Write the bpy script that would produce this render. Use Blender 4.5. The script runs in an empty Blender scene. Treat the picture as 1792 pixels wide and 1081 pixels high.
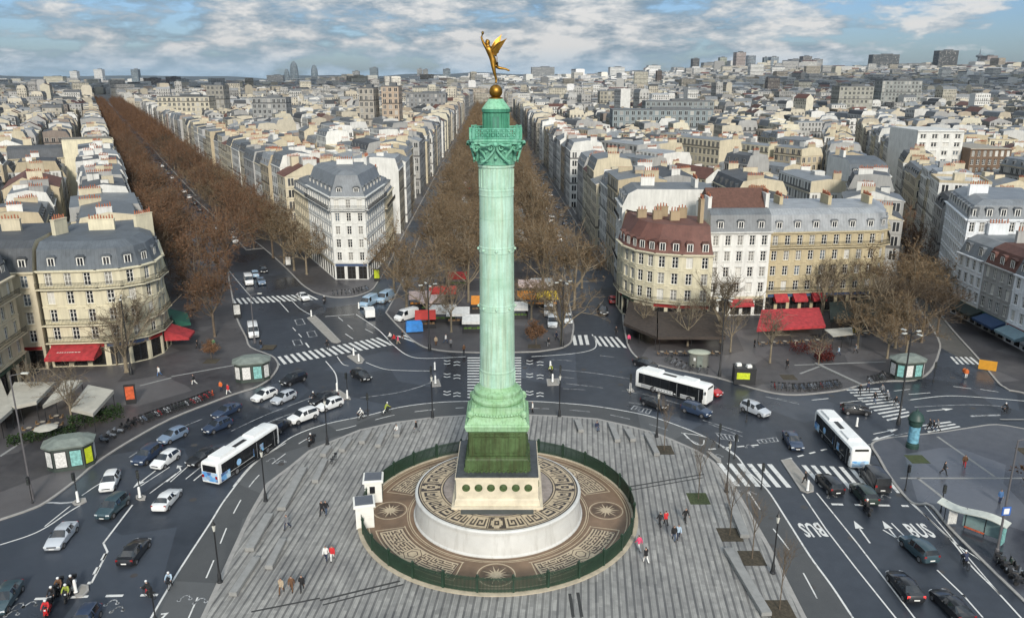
SUNEL, SUNAZ, SUNPOW = 27.0, 170.0, 3.3
EXPO, ZEN, CLB, SKYT = 0.25, 9.0, 5.7, (0.55, 0.69, 0.96)
HAZE = 2.6e-5
import bpy, math, random
import numpy as np
from mathutils import Vector, Matrix
random.seed(11)
R = random.Random(7)
scene = bpy.context.scene
COL = scene.collection
# ------------------------------------------------------------------ camera figures
FOC, PITCH, CAMH = 1400.0, math.radians(16.13), 46.5
CP, SP = math.cos(PITCH), math.sin(PITCH)
def at(px, py, z=0.0):
	"""ground (or height z) point that the photograph shows at this place"""
	a = (px - 896) / FOC; b = -(py - 540.5) / FOC
	dy = CP + b * SP; dz = -SP + b * CP
	t = (z - CAMH) / dz
	return Vector((a * t, dy * t, z))
def far(px, Y, z=0.0):
	"""point at distance Y and height z under picture column px"""
	return Vector(((px - 896) / FOC * (Y * CP + (CAMH - z) * SP), Y, z))
def hgt(py, Y):
	b = -(py - 540.5) / FOC
	return CAMH + Y * (-SP + b * CP) / (CP + b * SP)
ORD = ['', 'first', 'second', 'third', 'fourth', 'fifth', 'sixth', 'seventh', 'eighth', 'ninth', 'tenth', 'eleventh', 'twelfth', 'thirteenth',
	'fourteenth', 'fifteenth', 'sixteenth', 'seventeenth', 'eighteenth', 'nineteenth']
TENS = {2: 'twent', 3: 'thirt', 4: 'fort', 5: 'fift', 6: 'sixt', 7: 'sevent', 8: 'eight', 9: 'ninet'}
def ordinal(n):
	if n < 20: return ORD[n]
	if n < 100:
		return TENS[n // 10] + 'ieth' if n % 10 == 0 else TENS[n // 10] + 'y-' + ORD[n % 10]
	return 'hundred-and-' + ordinal(n - 100) if n > 100 else 'hundredth'

# ------------------------------------------------------------------ mesh builder
class MB:
	def __init__(s):
		s.v = []; s.f = []; s.m = []; s.uv = []; s.has_uv = False; s.sm = []
	def face(s, pts, m=0, uv=None, sm=False):
		i = len(s.v); s.v.extend([tuple(p) for p in pts]); s.f.append(tuple(range(i, i + len(pts)))); s.m.append(m); s.sm.append(sm)
		if uv is None: s.uv.append([(0.0, 0.0)] * len(pts))
		else: s.uv.append(uv); s.has_uv = True
		return s
	def faces(s, verts, faces, m=0, sm=False):
		i = len(s.v); s.v.extend([tuple(p) for p in verts])
		for f in faces:
			s.f.append(tuple(i + k for k in f)); s.m.append(m); s.sm.append(sm); s.uv.append([(0.0, 0.0)] * len(f))
		return s
	def box(s, cx, cy, cz, sx, sy, sz, rot=0.0, m=0, top=None):
		"""centre in plan, cz = bottom"""
		tx, ty = (1, 1) if top is None else top
		c, n = math.cos(rot), math.sin(rot); P = []
		for z, kx, ky in ((cz, 1, 1), (cz + sz, tx, ty)):
			for a, b in ((-1, -1), (1, -1), (1, 1), (-1, 1)):
				x, y = a * sx / 2 * kx, b * sy / 2 * ky
				P.append((cx + x * c - y * n, cy + x * n + y * c, z))
		s.faces(P, [(0, 3, 2, 1), (4, 5, 6, 7), (0, 1, 5, 4), (1, 2, 6, 5), (2, 3, 7, 6), (3, 0, 4, 7)], m)
		return s
	def prism(s, poly, z0, z1, m=0, mt=None, bottom=False):
		n = len(poly); P = [(p[0], p[1], z0) for p in poly] + [(p[0], p[1], z1) for p in poly]
		s.faces(P, [(k, (k + 1) % n, n + (k + 1) % n, n + k) for k in range(n)], m)
		s.face([(p[0], p[1], z1) for p in poly], m if mt is None else mt)
		if bottom: s.face([(p[0], p[1], z0) for p in reversed(poly)], m)
		return s
	def tube(s, p0, p1, r0, r1=None, n=8, m=0, caps=True, sm=True):
		r1 = r0 if r1 is None else r1
		p0 = Vector(p0); p1 = Vector(p1); d = (p1 - p0)
		if d.length < 1e-6: return s
		d.normalize(); u = d.orthogonal().normalized(); w = d.cross(u)
		P = []
		for p, r in ((p0, r0), (p1, r1)):
			for k in range(n):
				a = 2 * math.pi * k / n
				P.append(p + (u * math.cos(a) + w * math.sin(a)) * r)
		s.faces(P, [(k, (k + 1) % n, n + (k + 1) % n, n + k) for k in range(n)], m, sm)
		if caps: s.face([P[n + k] for k in range(n)], m); s.face([P[k] for k in reversed(range(n))], m)
		return s
	def path(s, pts, r, n=6, m=0):
		for a, b in zip(pts, pts[1:]): s.tube(a, b, r, r, n, m)
		return s
	def lathe(s, prof, n=32, cx=0, cy=0, m=0, sm=True, a0=0.0, caps=True):
		"""prof list of (r, z)"""
		P = []
		for r, z in prof:
			for k in range(n):
				a = a0 + 2 * math.pi * k / n
				P.append((cx + r * math.cos(a), cy + r * math.sin(a), z))
		F = []
		for j in range(len(prof) - 1):
			for k in range(n):
				F.append((j * n + k, j * n + (k + 1) % n, (j + 1) * n + (k + 1) % n, (j + 1) * n + k))
		s.faces(P, F, m, sm)
		if caps and prof[-1][0] > 1e-4: s.face([P[(len(prof) - 1) * n + k] for k in range(n)], m)
		if caps and prof[0][0] > 1e-4: s.face([P[k] for k in reversed(range(n))], m)
		return s
	def ball(s, c, r, n=10, m=0, sz=1.0):
		prof = [(max(1e-5, r * math.sin(math.pi * j / n)), c[2] - sz * r * math.cos(math.pi * j / n)) for j in range(n + 1)]
		return s.lathe(prof, n + 4, c[0], c[1], m)
	def build(s, name, mats, parent=None, loc=None, rotz=None, smooth=None):
		me = bpy.data.meshes.new(name)
		me.from_pydata(s.v, [], s.f)
		if not isinstance(mats, (list, tuple)): mats = [mats]
		for mt in mats: me.materials.append(mt)
		if me.polygons:
			me.polygons.foreach_set('material_index', s.m)
			me.polygons.foreach_set('use_smooth', [bool(x) for x in s.sm] if smooth is None else [smooth] * len(s.sm))
			if s.has_uv:
				ul = me.uv_layers.new(name='UVMap')
				ul.data.foreach_set('uv', [c for f in s.uv for p in f for c in p])
		if any(s.sm) or smooth:
			weld(me); me.set_sharp_from_angle(angle=math.radians(34))
		me.update()
		return link(name, me, parent, loc, rotz)
def weld(me):
	import bmesh
	bm = bmesh.new(); bm.from_mesh(me); bmesh.ops.remove_doubles(bm, verts=bm.verts, dist=1e-5); bm.to_mesh(me); bm.free()
def link(name, data, parent=None, loc=None, rotz=None):
	o = bpy.data.objects.new(name, data); COL.objects.link(o)
	if parent is not None: o.parent = parent
	if loc is not None: o.location = loc
	if rotz is not None: o.rotation_euler = (0, 0, rotz)
	return o
def tag(o, label=None, cat=None, group=None, kind=None):
	if label: o['label'] = label
	if cat: o['category'] = cat
	if group: o['group'] = group
	if kind: o['kind'] = kind
	return o
def thing(name, label, cat, loc=(0, 0, 0), rotz=0.0, group=None):
	o = link(name, None, None, loc, rotz); o.empty_display_size = 0.3
	return tag(o, label, cat, group)
KIDS = {}
def kids(o): return [c for c in o.children]
def dup(root, loc, rotz=0.0, label=None, group=None, scale=None, mats=None):
	"""copy of a thing with copies of its parts and sub-parts; mats maps a material of the source to another one"""
	def cp(o, par):
		c = o.copy(); COL.objects.link(c)
		if par is not None: c.parent = par
		if mats and c.type == 'MESH':
			for i, sl in enumerate(c.data.materials):
				if sl and sl.name in mats:
					c.material_slots[i].link = 'OBJECT'; c.material_slots[i].material = mats[sl.name]
		for ch in kids(o): cp(ch, c)
		return c
	r = cp(root, None); r.location = loc; r.rotation_euler = (0, 0, rotz)
	if scale is not None: r.scale = (scale,) * 3 if isinstance(scale, (int, float)) else scale
	if label: r['label'] = label
	if group: r['group'] = group
	return r
def drop(root):
	for ch in list(root.children): drop(ch)
	bpy.data.objects.remove(root)
def remat(o, old, new):
	for ob in [o] + list(o.children_recursive):
		if ob.type == 'MESH':
			for i, mt in enumerate(ob.data.materials):
				if mt and mt.name == old:
					ob.material_slots[i].link = 'OBJECT'; ob.material_slots[i].material = new

# ------------------------------------------------------------------ materials
M = {}
def nodes(name):
	mt = bpy.data.materials.new(name); mt.use_nodes = True
	nt = mt.node_tree; b = nt.nodes['Principled BSDF']
	return mt, nt, b
def N(nt, t, **kw):
	n = nt.nodes.new(t)
	for k, v in kw.items():
		if k in ('operation', 'blend_type', 'data_type', 'noise_dimensions', 'feature', 'attribute_name', 'offset', 'squash', 'vector_type'): setattr(n, k, v)
		else: n.inputs[k].default_value = v
	return n
def math_(nt, op, a, b=None, c=None):
	n = nt.nodes.new('ShaderNodeMath'); n.operation = op
	for i, x in enumerate((a, b, c)):
		if x is None: continue
		if isinstance(x, (int, float)): n.inputs[i].default_value = x
		else: nt.links.new(x, n.inputs[i])
	return n.outputs[0]
def mix(nt, fac, a, b, blend='MIX'):
	n = nt.nodes.new('ShaderNodeMix'); n.data_type = 'RGBA'; n.blend_type = blend; n.clamp_factor = True
	for i, x in ((0, fac), (6, a), (7, b)):
		if isinstance(x, (int, float)): n.inputs[i].default_value = x
		elif isinstance(x, (tuple, list)): n.inputs[i].default_value = (x[0], x[1], x[2], 1)
		else: nt.links.new(x, n.inputs[i])
	return n.outputs[2]
def ramp(nt, fac, stops):
	n = nt.nodes.new('ShaderNodeValToRGB'); e = n.color_ramp.elements
	while len(e) < len(stops): e.new(0.5)
	for k, (p, c) in enumerate(stops):
		e[k].position = p; e[k].color = (c, c, c, 1) if isinstance(c, (int, float)) else (c[0], c[1], c[2], 1)
	nt.links.new(fac, n.inputs[0]); return n.outputs[0]
def noise(nt, scale, detail=4, rough=0.6, coord='Object', stretch=None):
	tc = nt.nodes.new('ShaderNodeTexCoord'); src = tc.outputs[coord]
	if stretch:
		mp = nt.nodes.new('ShaderNodeMapping'); mp.inputs['Scale'].default_value = stretch
		nt.links.new(src, mp.inputs[0]); src = mp.outputs[0]
	n = nt.nodes.new('ShaderNodeTexNoise'); n.inputs['Scale'].default_value = scale; n.inputs['Detail'].default_value = detail
	n.inputs['Roughness'].default_value = rough
	nt.links.new(src, n.inputs['Vector']); return n.outputs[0]
def mat(name, rgb, rough=0.6, metal=0.0, var=0.12, scale=1.5, spec=None, coat=0.0, emit=None, rnd=0.0):
	"""plain procedural material: base colour broken up by noise"""
	if name in M: return M[name]
	mt, nt, b = nodes(name)
	nz = noise(nt, scale)
	lo = tuple(max(0, c * (1 - var)) for c in rgb); hi = tuple(min(1, c * (1 + var)) for c in rgb)
	c = mix(nt, ramp(nt, nz, [(0.3, 0.0), (0.7, 1.0)]), lo, hi)
	if rnd:
		oi = nt.nodes.new('ShaderNodeObjectInfo')
		k = math_(nt, 'MULTIPLY_ADD', oi.outputs['Random'], 2 * rnd, 1 - rnd)
		vm = nt.nodes.new('ShaderNodeVectorMath'); vm.operation = 'SCALE'; nt.links.new(c, vm.inputs[0]); nt.links.new(k, vm.inputs['Scale'])
		c = vm.outputs[0]
	nt.links.new(c, b.inputs['Base Color'])
	b.inputs['Roughness'].default_value = rough; b.inputs['Metallic'].default_value = metal
	if coat: b.inputs['Coat Weight'].default_value = coat; b.inputs['Coat Roughness'].default_value = 0.08
	if spec is not None: b.inputs['Specular IOR Level'].default_value = spec
	if emit:
		b.inputs['Emission Color'].default_value = (*emit[:3], 1); b.inputs['Emission Strength'].default_value = emit[3]
	M[name] = mt; return mt
def wall_mat(name, rgb, win=False, attr=False, tall=False):
	"""rendered stone wall; with win the UV grid (bays, floors) carries casement windows of distant fronts"""
	if name in M: return M[name]
	mt, nt, b = nodes(name)
	n1 = noise(nt, 0.35, 5); n2 = noise(nt, 1.4, 4, stretch=(1.5, 1.5, 0.18))
	if attr:
		at_ = nt.nodes.new('ShaderNodeAttribute'); at_.attribute_name = 'tint'; base = at_.outputs['Color']
	else:
		oi = nt.nodes.new('ShaderNodeObjectInfo')
		base = mix(nt, oi.outputs['Random'], tuple(c * 0.88 for c in rgb), tuple(min(1, c * 1.08) for c in rgb))
	d = math_(nt, 'MULTIPLY', ramp(nt, n1, [(0.3, 0.86), (0.7, 1.04)]), ramp(nt, n2, [(0.3, 0.84), (0.62, 1.02)]))
	vm = nt.nodes.new('ShaderNodeVectorMath'); vm.operation = 'SCALE'; nt.links.new(base, vm.inputs[0]); nt.links.new(d, vm.inputs['Scale'])
	c = vm.outputs[0]; rough = None
	if win:
		uv = nt.nodes.new('ShaderNodeUVMap'); sx = nt.nodes.new('ShaderNodeSeparateXYZ'); nt.links.new(uv.outputs[0], sx.inputs[0])
		fu = math_(nt, 'FRACT', sx.outputs[0]); fv = math_(nt, 'FRACT', sx.outputs[1])
		du = math_(nt, 'ABSOLUTE', math_(nt, 'SUBTRACT', fu, 0.5)); dv = math_(nt, 'ABSOLUTE', math_(nt, 'SUBTRACT', fv, 0.5))
		wn = nt.nodes.new('ShaderNodeTexWhiteNoise'); wn.noise_dimensions = '3D'
		cb = nt.nodes.new('ShaderNodeCombineXYZ'); nt.links.new(math_(nt, 'FLOOR', sx.outputs[0]), cb.inputs[0]); nt.links.new(math_(nt, 'FLOOR', sx.outputs[1]), cb.inputs[1])
		oi2 = nt.nodes.new('ShaderNodeObjectInfo'); nt.links.new(math_(nt, 'MULTIPLY', oi2.outputs['Random'], 97.0), cb.inputs[2]); nt.links.new(cb.outputs[0], wn.inputs[0])
		w, h = (0.25, 0.32)
		frame = math_(nt, 'MULTIPLY', math_(nt, 'LESS_THAN', du, w + 0.05), math_(nt, 'LESS_THAN', dv, h + 0.05))
		hole = math_(nt, 'MULTIPLY', math_(nt, 'LESS_THAN', du, w), math_(nt, 'LESS_THAN', dv, h))
		mull = math_(nt, 'GREATER_THAN', du, 0.03)
		glass = ramp(nt, wn.outputs[0], [(0.0, (0.02, 0.022, 0.026)), (0.55, (0.035, 0.04, 0.045)), (0.75, (0.12, 0.12, 0.12)), (0.97, (0.4, 0.39, 0.36))])
		light = mix(nt, 0.35, c, (0.7, 0.69, 0.65))
		c = mix(nt, frame, c, light)
		c = mix(nt, math_(nt, 'MULTIPLY', hole, mull), c, glass)
		rail = math_(nt, 'MULTIPLY', math_(nt, 'LESS_THAN', fv, 0.2), math_(nt, 'LESS_THAN', math_(nt, 'FRACT', math_(nt, 'MULTIPLY_ADD', math_(nt, 'FLOOR', sx.outputs[1]), 0.317, math_(nt, 'MULTIPLY', oi2.outputs['Random'], 5.3))), 0.32))
		c = mix(nt, math_(nt, 'MULTIPLY', rail, 0.75), c, (0.03, 0.03, 0.035))
		line = math_(nt, 'GREATER_THAN', fv, 0.955)
		c = mix(nt, math_(nt, 'MULTIPLY', line, 0.45), c, (0.2, 0.18, 0.15))
	nt.links.new(c, b.inputs['Base Color']); b.inputs['Roughness'].default_value = 0.85
	b.inputs['Specular IOR Level'].default_value = 0.25
	M[name] = mt; return mt
def roof_mat(name, rgb, seam=True, rough=0.55, attr=False):
	if name in M: return M[name]
	mt, nt, b = nodes(name)
	nz = noise(nt, 0.5, 5)
	if attr:
		a_ = nt.nodes.new('ShaderNodeAttribute'); a_.attribute_name = 'tint'; base = a_.outputs['Color']
	else:
		oi = nt.nodes.new('ShaderNodeObjectInfo')
		base = mix(nt, oi.outputs['Random'], tuple(c * 0.75 for c in rgb), tuple(min(1, c * 1.2) for c in rgb))
	nf = noise(nt, 3.0, 3, stretch=(1, 1, 0.25))
	d = math_(nt, 'MULTIPLY', ramp(nt, nz, [(0.28, 0.7), (0.72, 1.12)]), ramp(nt, nf, [(0.3, 0.86), (0.7, 1.06)]))
	if seam:
		tc = nt.nodes.new('ShaderNodeTexCoord'); s3 = nt.nodes.new('ShaderNodeSeparateXYZ'); nt.links.new(tc.outputs['UV'], s3.inputs[0])
		st = math_(nt, 'GREATER_THAN', math_(nt, 'FRACT', s3.outputs[0]), 0.1)
		d = math_(nt, 'MULTIPLY', d, math_(nt, 'MULTIPLY_ADD', st, 0.25, 0.75))
	vm = nt.nodes.new('ShaderNodeVectorMath'); vm.operation = 'SCALE'; nt.links.new(base, vm.inputs[0]); nt.links.new(d, vm.inputs['Scale'])
	nt.links.new(vm.outputs[0], b.inputs['Base Color']); b.inputs['Roughness'].default_value = rough
	M[name] = mt; return mt
# ------------------------------------------------------------------ camera, sun, sky
cam = bpy.data.cameras.new('camera'); cam.sensor_width = 36.0; cam.lens = FOC / 1792 * 36.0
cam.clip_start = 0.5; cam.clip_end = 60000
co = bpy.data.objects.new('camera', cam); COL.objects.link(co)
co.location = (0, 0, CAMH); co.rotation_euler = (math.pi / 2 - PITCH, 0, 0)
scene.camera = co
SUN_EL, SUN_AZ = math.radians(SUNEL), math.radians(SUNAZ)   # azimuth from +Y (away) clockwise
sd = bpy.data.lights.new('sun', 'SUN'); sd.energy = SUNPOW; sd.angle = math.radians(10); sd.color = (1.0, 0.93, 0.82)
so = bpy.data.objects.new('sun', sd); COL.objects.link(so); so.location = (60, -60, 200)
vs = Vector((math.sin(SUN_AZ) * math.cos(SUN_EL), math.cos(SUN_AZ) * math.cos(SUN_EL), math.sin(SUN_EL)))
so.rotation_euler = vs.to_track_quat('Z', 'Y').to_euler()
w = bpy.data.worlds.new('World'); scene.world = w; w.use_nodes = True
nt = w.node_tree; bg = nt.nodes['Background']; bg.inputs[1].default_value = 0.1
sky = nt.nodes.new('ShaderNodeTexSky'); sky.sky_type = 'NISHITA'; sky.sun_disc = False
sky.sun_elevation = SUN_EL; sky.sun_rotation = SUN_AZ; sky.altitude = 60; sky.air_density = 1.0; sky.dust_density = 1.0; sky.ozone_density = 2.0
tc = nt.nodes.new('ShaderNodeTexCoord'); sx = nt.nodes.new('ShaderNodeSeparateXYZ'); nt.links.new(tc.outputs['Generated'], sx.inputs[0])
elev = sx.outputs[2]
def cloud_noise(sc, off, zs, det=7, ro=0.56, dist=0.0):
	mp = nt.nodes.new('ShaderNodeMapping'); mp.inputs['Scale'].default_value = (sc, sc, sc * zs); mp.inputs['Location'].default_value = off
	nt.links.new(tc.outputs['Generated'], mp.inputs[0])
	n = nt.nodes.new('ShaderNodeTexNoise'); n.inputs['Scale'].default_value = 1.0; n.inputs['Detail'].default_value = det; n.inputs['Roughness'].default_value = ro
	n.inputs['Distortion'].default_value = dist
	nt.links.new(mp.outputs[0], n.inputs['Vector']); return n.outputs[0]
big = cloud_noise(6.0, (3.1, 0.4, 2.3), 3.4, 7, 0.56, 0.2)
fine = cloud_noise(17.0, (0.2, 7.4, 1.3), 3.0, 9, 0.62, 0.15)
band = cloud_noise(2.2, (1.7, 0.6, 3.0), 26.0, 4, 0.5)
dens = math_(nt, 'ADD', math_(nt, 'ADD', math_(nt, 'MULTIPLY', big, 0.55), math_(nt, 'MULTIPLY', fine, 0.3)), math_(nt, 'MULTIPLY', band, 0.14))
# more cloud to the left and overhead, an opening to the right
open_ = math_(nt, 'MULTIPLY', math_(nt, 'MAXIMUM', math_(nt, 'SUBTRACT', sx.outputs[0], 0.2), 0.0), 0.32)
dens = math_(nt, 'SUBTRACT', dens, math_(nt, 'MULTIPLY', open_, math_(nt, 'GREATER_THAN', sx.outputs[1], 0.0)))
dens = math_(nt, 'ADD', dens, math_(nt, 'MULTIPLY', math_(nt, 'MAXIMUM', math_(nt, 'SUBTRACT', elev, 0.12), 0.0), 0.35))
cover = ramp(nt, dens, [(0.43, 0.0), (0.475, 0.8), (0.52, 1.0)])
lum = math_(nt, 'ADD', math_(nt, 'MULTIPLY', fine, 0.55), math_(nt, 'MULTIPLY', big, 0.45))
cl = ramp(nt, lum, [(0.41, (0.25, 0.36, 0.475)), (0.465, (0.35, 0.46, 0.56)), (0.51, (0.58, 0.66, 0.73)), (0.575, (1.0, 1.0, 0.99))])
up = math_(nt, 'MULTIPLY_ADD', math_(nt, 'MAXIMUM', elev, 0.0), ZEN, CLB)
vm = nt.nodes.new('ShaderNodeVectorMath'); vm.operation = 'SCALE'; nt.links.new(cl, vm.inputs[0]); nt.links.new(up, vm.inputs['Scale'])
skyc = mix(nt, 1.0, sky.outputs[0], SKYT, 'MULTIPLY')
near_h = math_(nt, 'SUBTRACT', 1.0, math_(nt, 'MINIMUM', math_(nt, 'MULTIPLY', math_(nt, 'MAXIMUM', elev, 0.0), 28.0), 1.0))
hz_c = mix(nt, math_(nt, 'MULTIPLY', near_h, 0.7), vm.outputs[0], (3.4, 4.9, 6.3))
mixc = mix(nt, cover, skyc, hz_c)
nt.links.new(mixc, bg.inputs[0])
scene.view_settings.view_transform = 'Standard'; scene.view_settings.look = 'None'; scene.view_settings.gamma = 1
scene.view_settings.exposure = EXPO; scene.view_settings.use_curve_mapping = False
cy = scene.cycles
cy.use_denoising = True; cy.denoiser = 'OPENIMAGEDENOISE'
cy.max_bounces = 6; cy.diffuse_bounces = 3; cy.glossy_bounces = 3; cy.transmission_bounces = 4; cy.volume_bounces = 0
cy.sample_clamp_indirect = 4
cy.caustics_reflective = False; cy.caustics_refractive = False

# cloud shapes added overhead, out of view, to cast shade on the far quarters
cm = mat('shade_cloud_white', (.8, .81, .83), .95, var=.04, scale=.01)
for nm, lab, cx, cy, sx_, sy_, sd_ in (('shade_cloud', 'low grey cloudbank added to shade the left quarters, above the picture', -1080, 1150, 1150, 850, 1), ('shade_cloud', 'low grey cloudbank added to shade the right quarters, above the picture', 1180, 120, 560, 430, 2), ('shade_cloud', 'small low cloudbank added for shade between the other two, above the picture', 180, 640, 300, 170, 3)):
	cbm = MB(); rc = random.Random(sd_)
	for k in range(26):
		a, q = rc.uniform(0, 6.28), rc.random() ** .6; s_ = rc.uniform(.22, .42); r_ = sy_ * s_; n0 = len(cbm.v); cbm.ball((0, 0, 0), r_, 10, 0, .4); ox, oy, oz = sx_ * .8 * q * math.cos(a), sy_ * .8 * q * math.sin(a), rc.uniform(0, 80)
		cbm.v[n0:] = [(x * 1.5 + ox, y + oy, z + oz) for x, y, z in cbm.v[n0:]]
	tag(cbm.build(nm, cm, None, (cx, cy, 760)), lab, 'shade_cloud', kind='stuff')
# ------------------------------------------------------------------ terrain
def sstep(a, b, x):
	t = min(1, max(0, (x - a) / (b - a))); return t * t * (3 - 2 * t)
def ground_z(x, y):
	d = math.hypot(x, y); px = 896 + FOC * x / max(1.0, y) / CP
	r = sstep(300, 1050, px) * 0.45 + sstep(1050, 1300, px) * 0.55
	return 62 * r * sstep(1000, 3300, d)
def ground_mat():
	mt, nt, b = nodes('city_ground')
	nz = noise(nt, 0.05, 6); n2 = noise(nt, 0.6, 5)
	c = mix(nt, ramp(nt, nz, [(0.35, 0.0), (0.65, 1.0)]), (0.07, 0.068, 0.064), (0.13, 0.125, 0.115))
	c = mix(nt, ramp(nt, n2, [(0.4, 0.0), (0.7, 0.5)]), c, (0.06, 0.06, 0.058))
	nt.links.new(c, b.inputs['Base Color']); b.inputs['Roughness'].default_value = 0.8
	return mt
g = MB(); ys = [-60, 40, 140, 300, 600, 900, 1100, 1300, 1500, 1750, 2000, 2300, 2600, 3000, 3400, 3900, 4600, 5600, 7000, 9000]
for j, (y0, y1) in enumerate(zip(ys, ys[1:])):
	nx = 36
	def X(k, y): return (-1 + 2 * k / nx) * (y * 0.95 + 220)
	for k in range(nx):
		q = [(X(k, y0), y0), (X(k + 1, y0), y0), (X(k + 1, y1), y1), (X(k, y1), y1)]
		g.face([(a, b_, ground_z(a, b_)) for a, b_ in q], 0, None, True)
tag(g.build('ground', ground_mat()), 'grey-brown city ground between the houses reaching to the horizon', 'ground', kind='structure')
# far wooded hills on the skyline
hm = mat('far_hill', (0.05, 0.065, 0.075), 0.95, var=0.4, scale=0.004)
for nm, lab, x0, x1, Y, prof in (
	('hills', 'low dark wooded hill on the left skyline behind the white towers', -7000, -1900, 7000, lambda t: 58 + 14 * math.sin(t * 7) + 8 * math.sin(t * 19 + 1)),
	('hills', 'dark wooded ridge on the skyline behind the golden statue', -2400, 800, 7100, lambda t: 62 + 13 * math.sin(t * 9 + 2) + 6 * math.sin(t * 31))):
	h = MB(); n = 80
	for k in range(n):
		a, c = k / n, (k + 1) / n
		xa, xc = x0 + (x1 - x0) * a, x0 + (x1 - x0) * c
		ea, ec = sstep(0, .15, a) * sstep(0, .15, 1 - a), sstep(0, .15, c) * sstep(0, .15, 1 - c)
		za, zc = 10 + prof(a) * ea, 10 + prof(c) * ec
		h.face([(xa, Y, -5), (xc, Y, -5), (xc, Y + 500, zc), (xa, Y + 500, za)], 0, None, True)
		h.face([(xa, Y + 500, za), (xc, Y + 500, zc), (xc, Y + 1400, -5), (xa, Y + 1400, -5)], 0, None, True)
	tag(h.build(nm, hm), lab, 'hills', kind='structure')

# ------------------------------------------------------------------ asphalt, pavements, plaza
def asphalt_mat(name, lo, hi, r0=0.32, r1=0.6):
	mt, nt, b = nodes(name)
	n1 = noise(nt, 0.045, 5, 0.55); n2 = noise(nt, 0.7, 6, 0.65); n3 = noise(nt, 9.0, 3)
	t = math_(nt, 'ADD', math_(nt, 'MULTIPLY', ramp(nt, n1, [(0.38, 0.0), (0.66, 1.0)]), 0.65), math_(nt, 'MULTIPLY', ramp(nt, n2, [(0.3, 0.0), (0.7, 1.0)]), 0.35))
	c = mix(nt, t, lo, hi)
	c = mix(nt, math_(nt, 'MULTIPLY', ramp(nt, n3, [(0.4, 0.0), (0.6, 1.0)]), 0.25), c, tuple(x * 0.6 for x in lo))
	# repair patches
	vt = nt.nodes.new('ShaderNodeTexVoronoi'); vt.inputs['Scale'].default_value = 0.09; tcx = nt.nodes.new('ShaderNodeTexCoord'); nt.links.new(tcx.outputs['Object'], vt.inputs['Vector'])
	sp = nt.nodes.new('ShaderNodeSeparateXYZ'); nt.links.new(vt.outputs['Color'], sp.inputs[0])
	c = mix(nt, math_(nt, 'MULTIPLY', math_(nt, 'GREATER_THAN', sp.outputs[0], 0.72), 0.38), c, tuple(x * 1.5 for x in hi))
	nt.links.new(c, b.inputs['Base Color'])
	nt.links.new(math_(nt, 'MULTIPLY_ADD', ramp(nt, n1, [(0.35, 0.0), (0.65, 1.0)]), r1 - r0, r0), b.inputs['Roughness'])
	bp = nt.nodes.new('ShaderNodeBump'); bp.inputs['Strength'].default_value = 0.15; nt.links.new(n3, bp.inputs['Height']); nt.links.new(bp.outputs[0], b.inputs['Normal'])
	return mt
M['asphalt'] = asphalt_mat('asphalt', (0.010, 0.0135, 0.021), (0.050, 0.06, 0.077), 0.2, 0.58)  # pale bluish tone puts some wet gloss into the colour
M['cycle_asphalt'] = asphalt_mat('cycle_asphalt', (0.05, 0.053, 0.056), (0.085, 0.088, 0.09), 0.5, 0.75)
M['pave_asphalt'] = asphalt_mat('pave_asphalt', (0.03, 0.029, 0.034), (0.105, 0.10, 0.102), 0.3, 0.75)
M['wet_pave'] = asphalt_mat('wet_pave', (0.034, 0.038, 0.05), (0.105, 0.112, 0.13), 0.2, 0.62)
mat('kerb_stone', (0.30, 0.29, 0.275), 0.8)
def mark_mat(name, rgb, lo, hi):
	mt, nt, b = nodes(name); c = mix(nt, ramp(nt, noise(nt, 1.1, 6, .7), [(lo, 0.0), (hi, 1.0)]), (0.06, 0.065, 0.07), rgb)
	nt.links.new(c, b.inputs['Base Color']); b.inputs['Roughness'].default_value = .65; M[name] = mt
mark_mat('marking', (0.62, 0.62, 0.60), .28, .46); mark_mat('marking_worn', (0.42, 0.43, 0.44), .36, .6)
def flat(name, polys, z, m, label, cat, kind='structure', thick=None):
	b = MB()
	for p in polys:
		if thick: b.prism([(q[0], q[1]) for q in p], z - thick, z, 0)
		else: b.face([(q[0], q[1], z) for q in p])
	return tag(b.build(name, m), label, cat, kind=kind)
def P(*pp): return [at(*p) for p in pp]
def ccw(poly):
	a = sum(p[0] * q[1] - q[0] * p[1] for p, q in zip(poly, poly[1:] + poly[:1]))
	return poly if a > 0 else poly[::-1]
def tri(poly):
	from mathutils.geometry import tessellate_polygon
	return tessellate_polygon([[Vector((p[0], p[1], 0)) for p in poly]])
def slab(name, polyline, z, m, label, cat, kerb=True, kw=0.32, z0=-0.05):
	"""raised paved area with a stone kerb edge; polyline closed"""
	poly = ccw([(p[0], p[1]) for p in polyline]); n = len(poly)
	b = MB()
	b.faces([(p[0], p[1], z) for p in poly], [t if ((poly[t[1]][0]-poly[t[0]][0])*(poly[t[2]][1]-poly[t[0]][1])-(poly[t[1]][1]-poly[t[0]][1])*(poly[t[2]][0]-poly[t[0]][0]))>0 else t[::-1] for t in tri(poly)], 0)
	b.faces([(p[0], p[1], z0) for p in poly] + [(p[0], p[1], z) for p in poly], [(k, (k + 1) % n, n + (k + 1) % n, n + k) for k in range(n)], 1)
	o = tag(b.build(name, [m, M['kerb_stone']]), label, cat, kind='structure')
	if kerb:
		k2 = MB()
		ribbon(k2, [Vector((p[0], p[1], 0)) for p in poly + poly[:1]], kw, z + 0.006, inset=True)
		k2.build('kerb', M['kerb_stone'], o)
	return o
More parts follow.
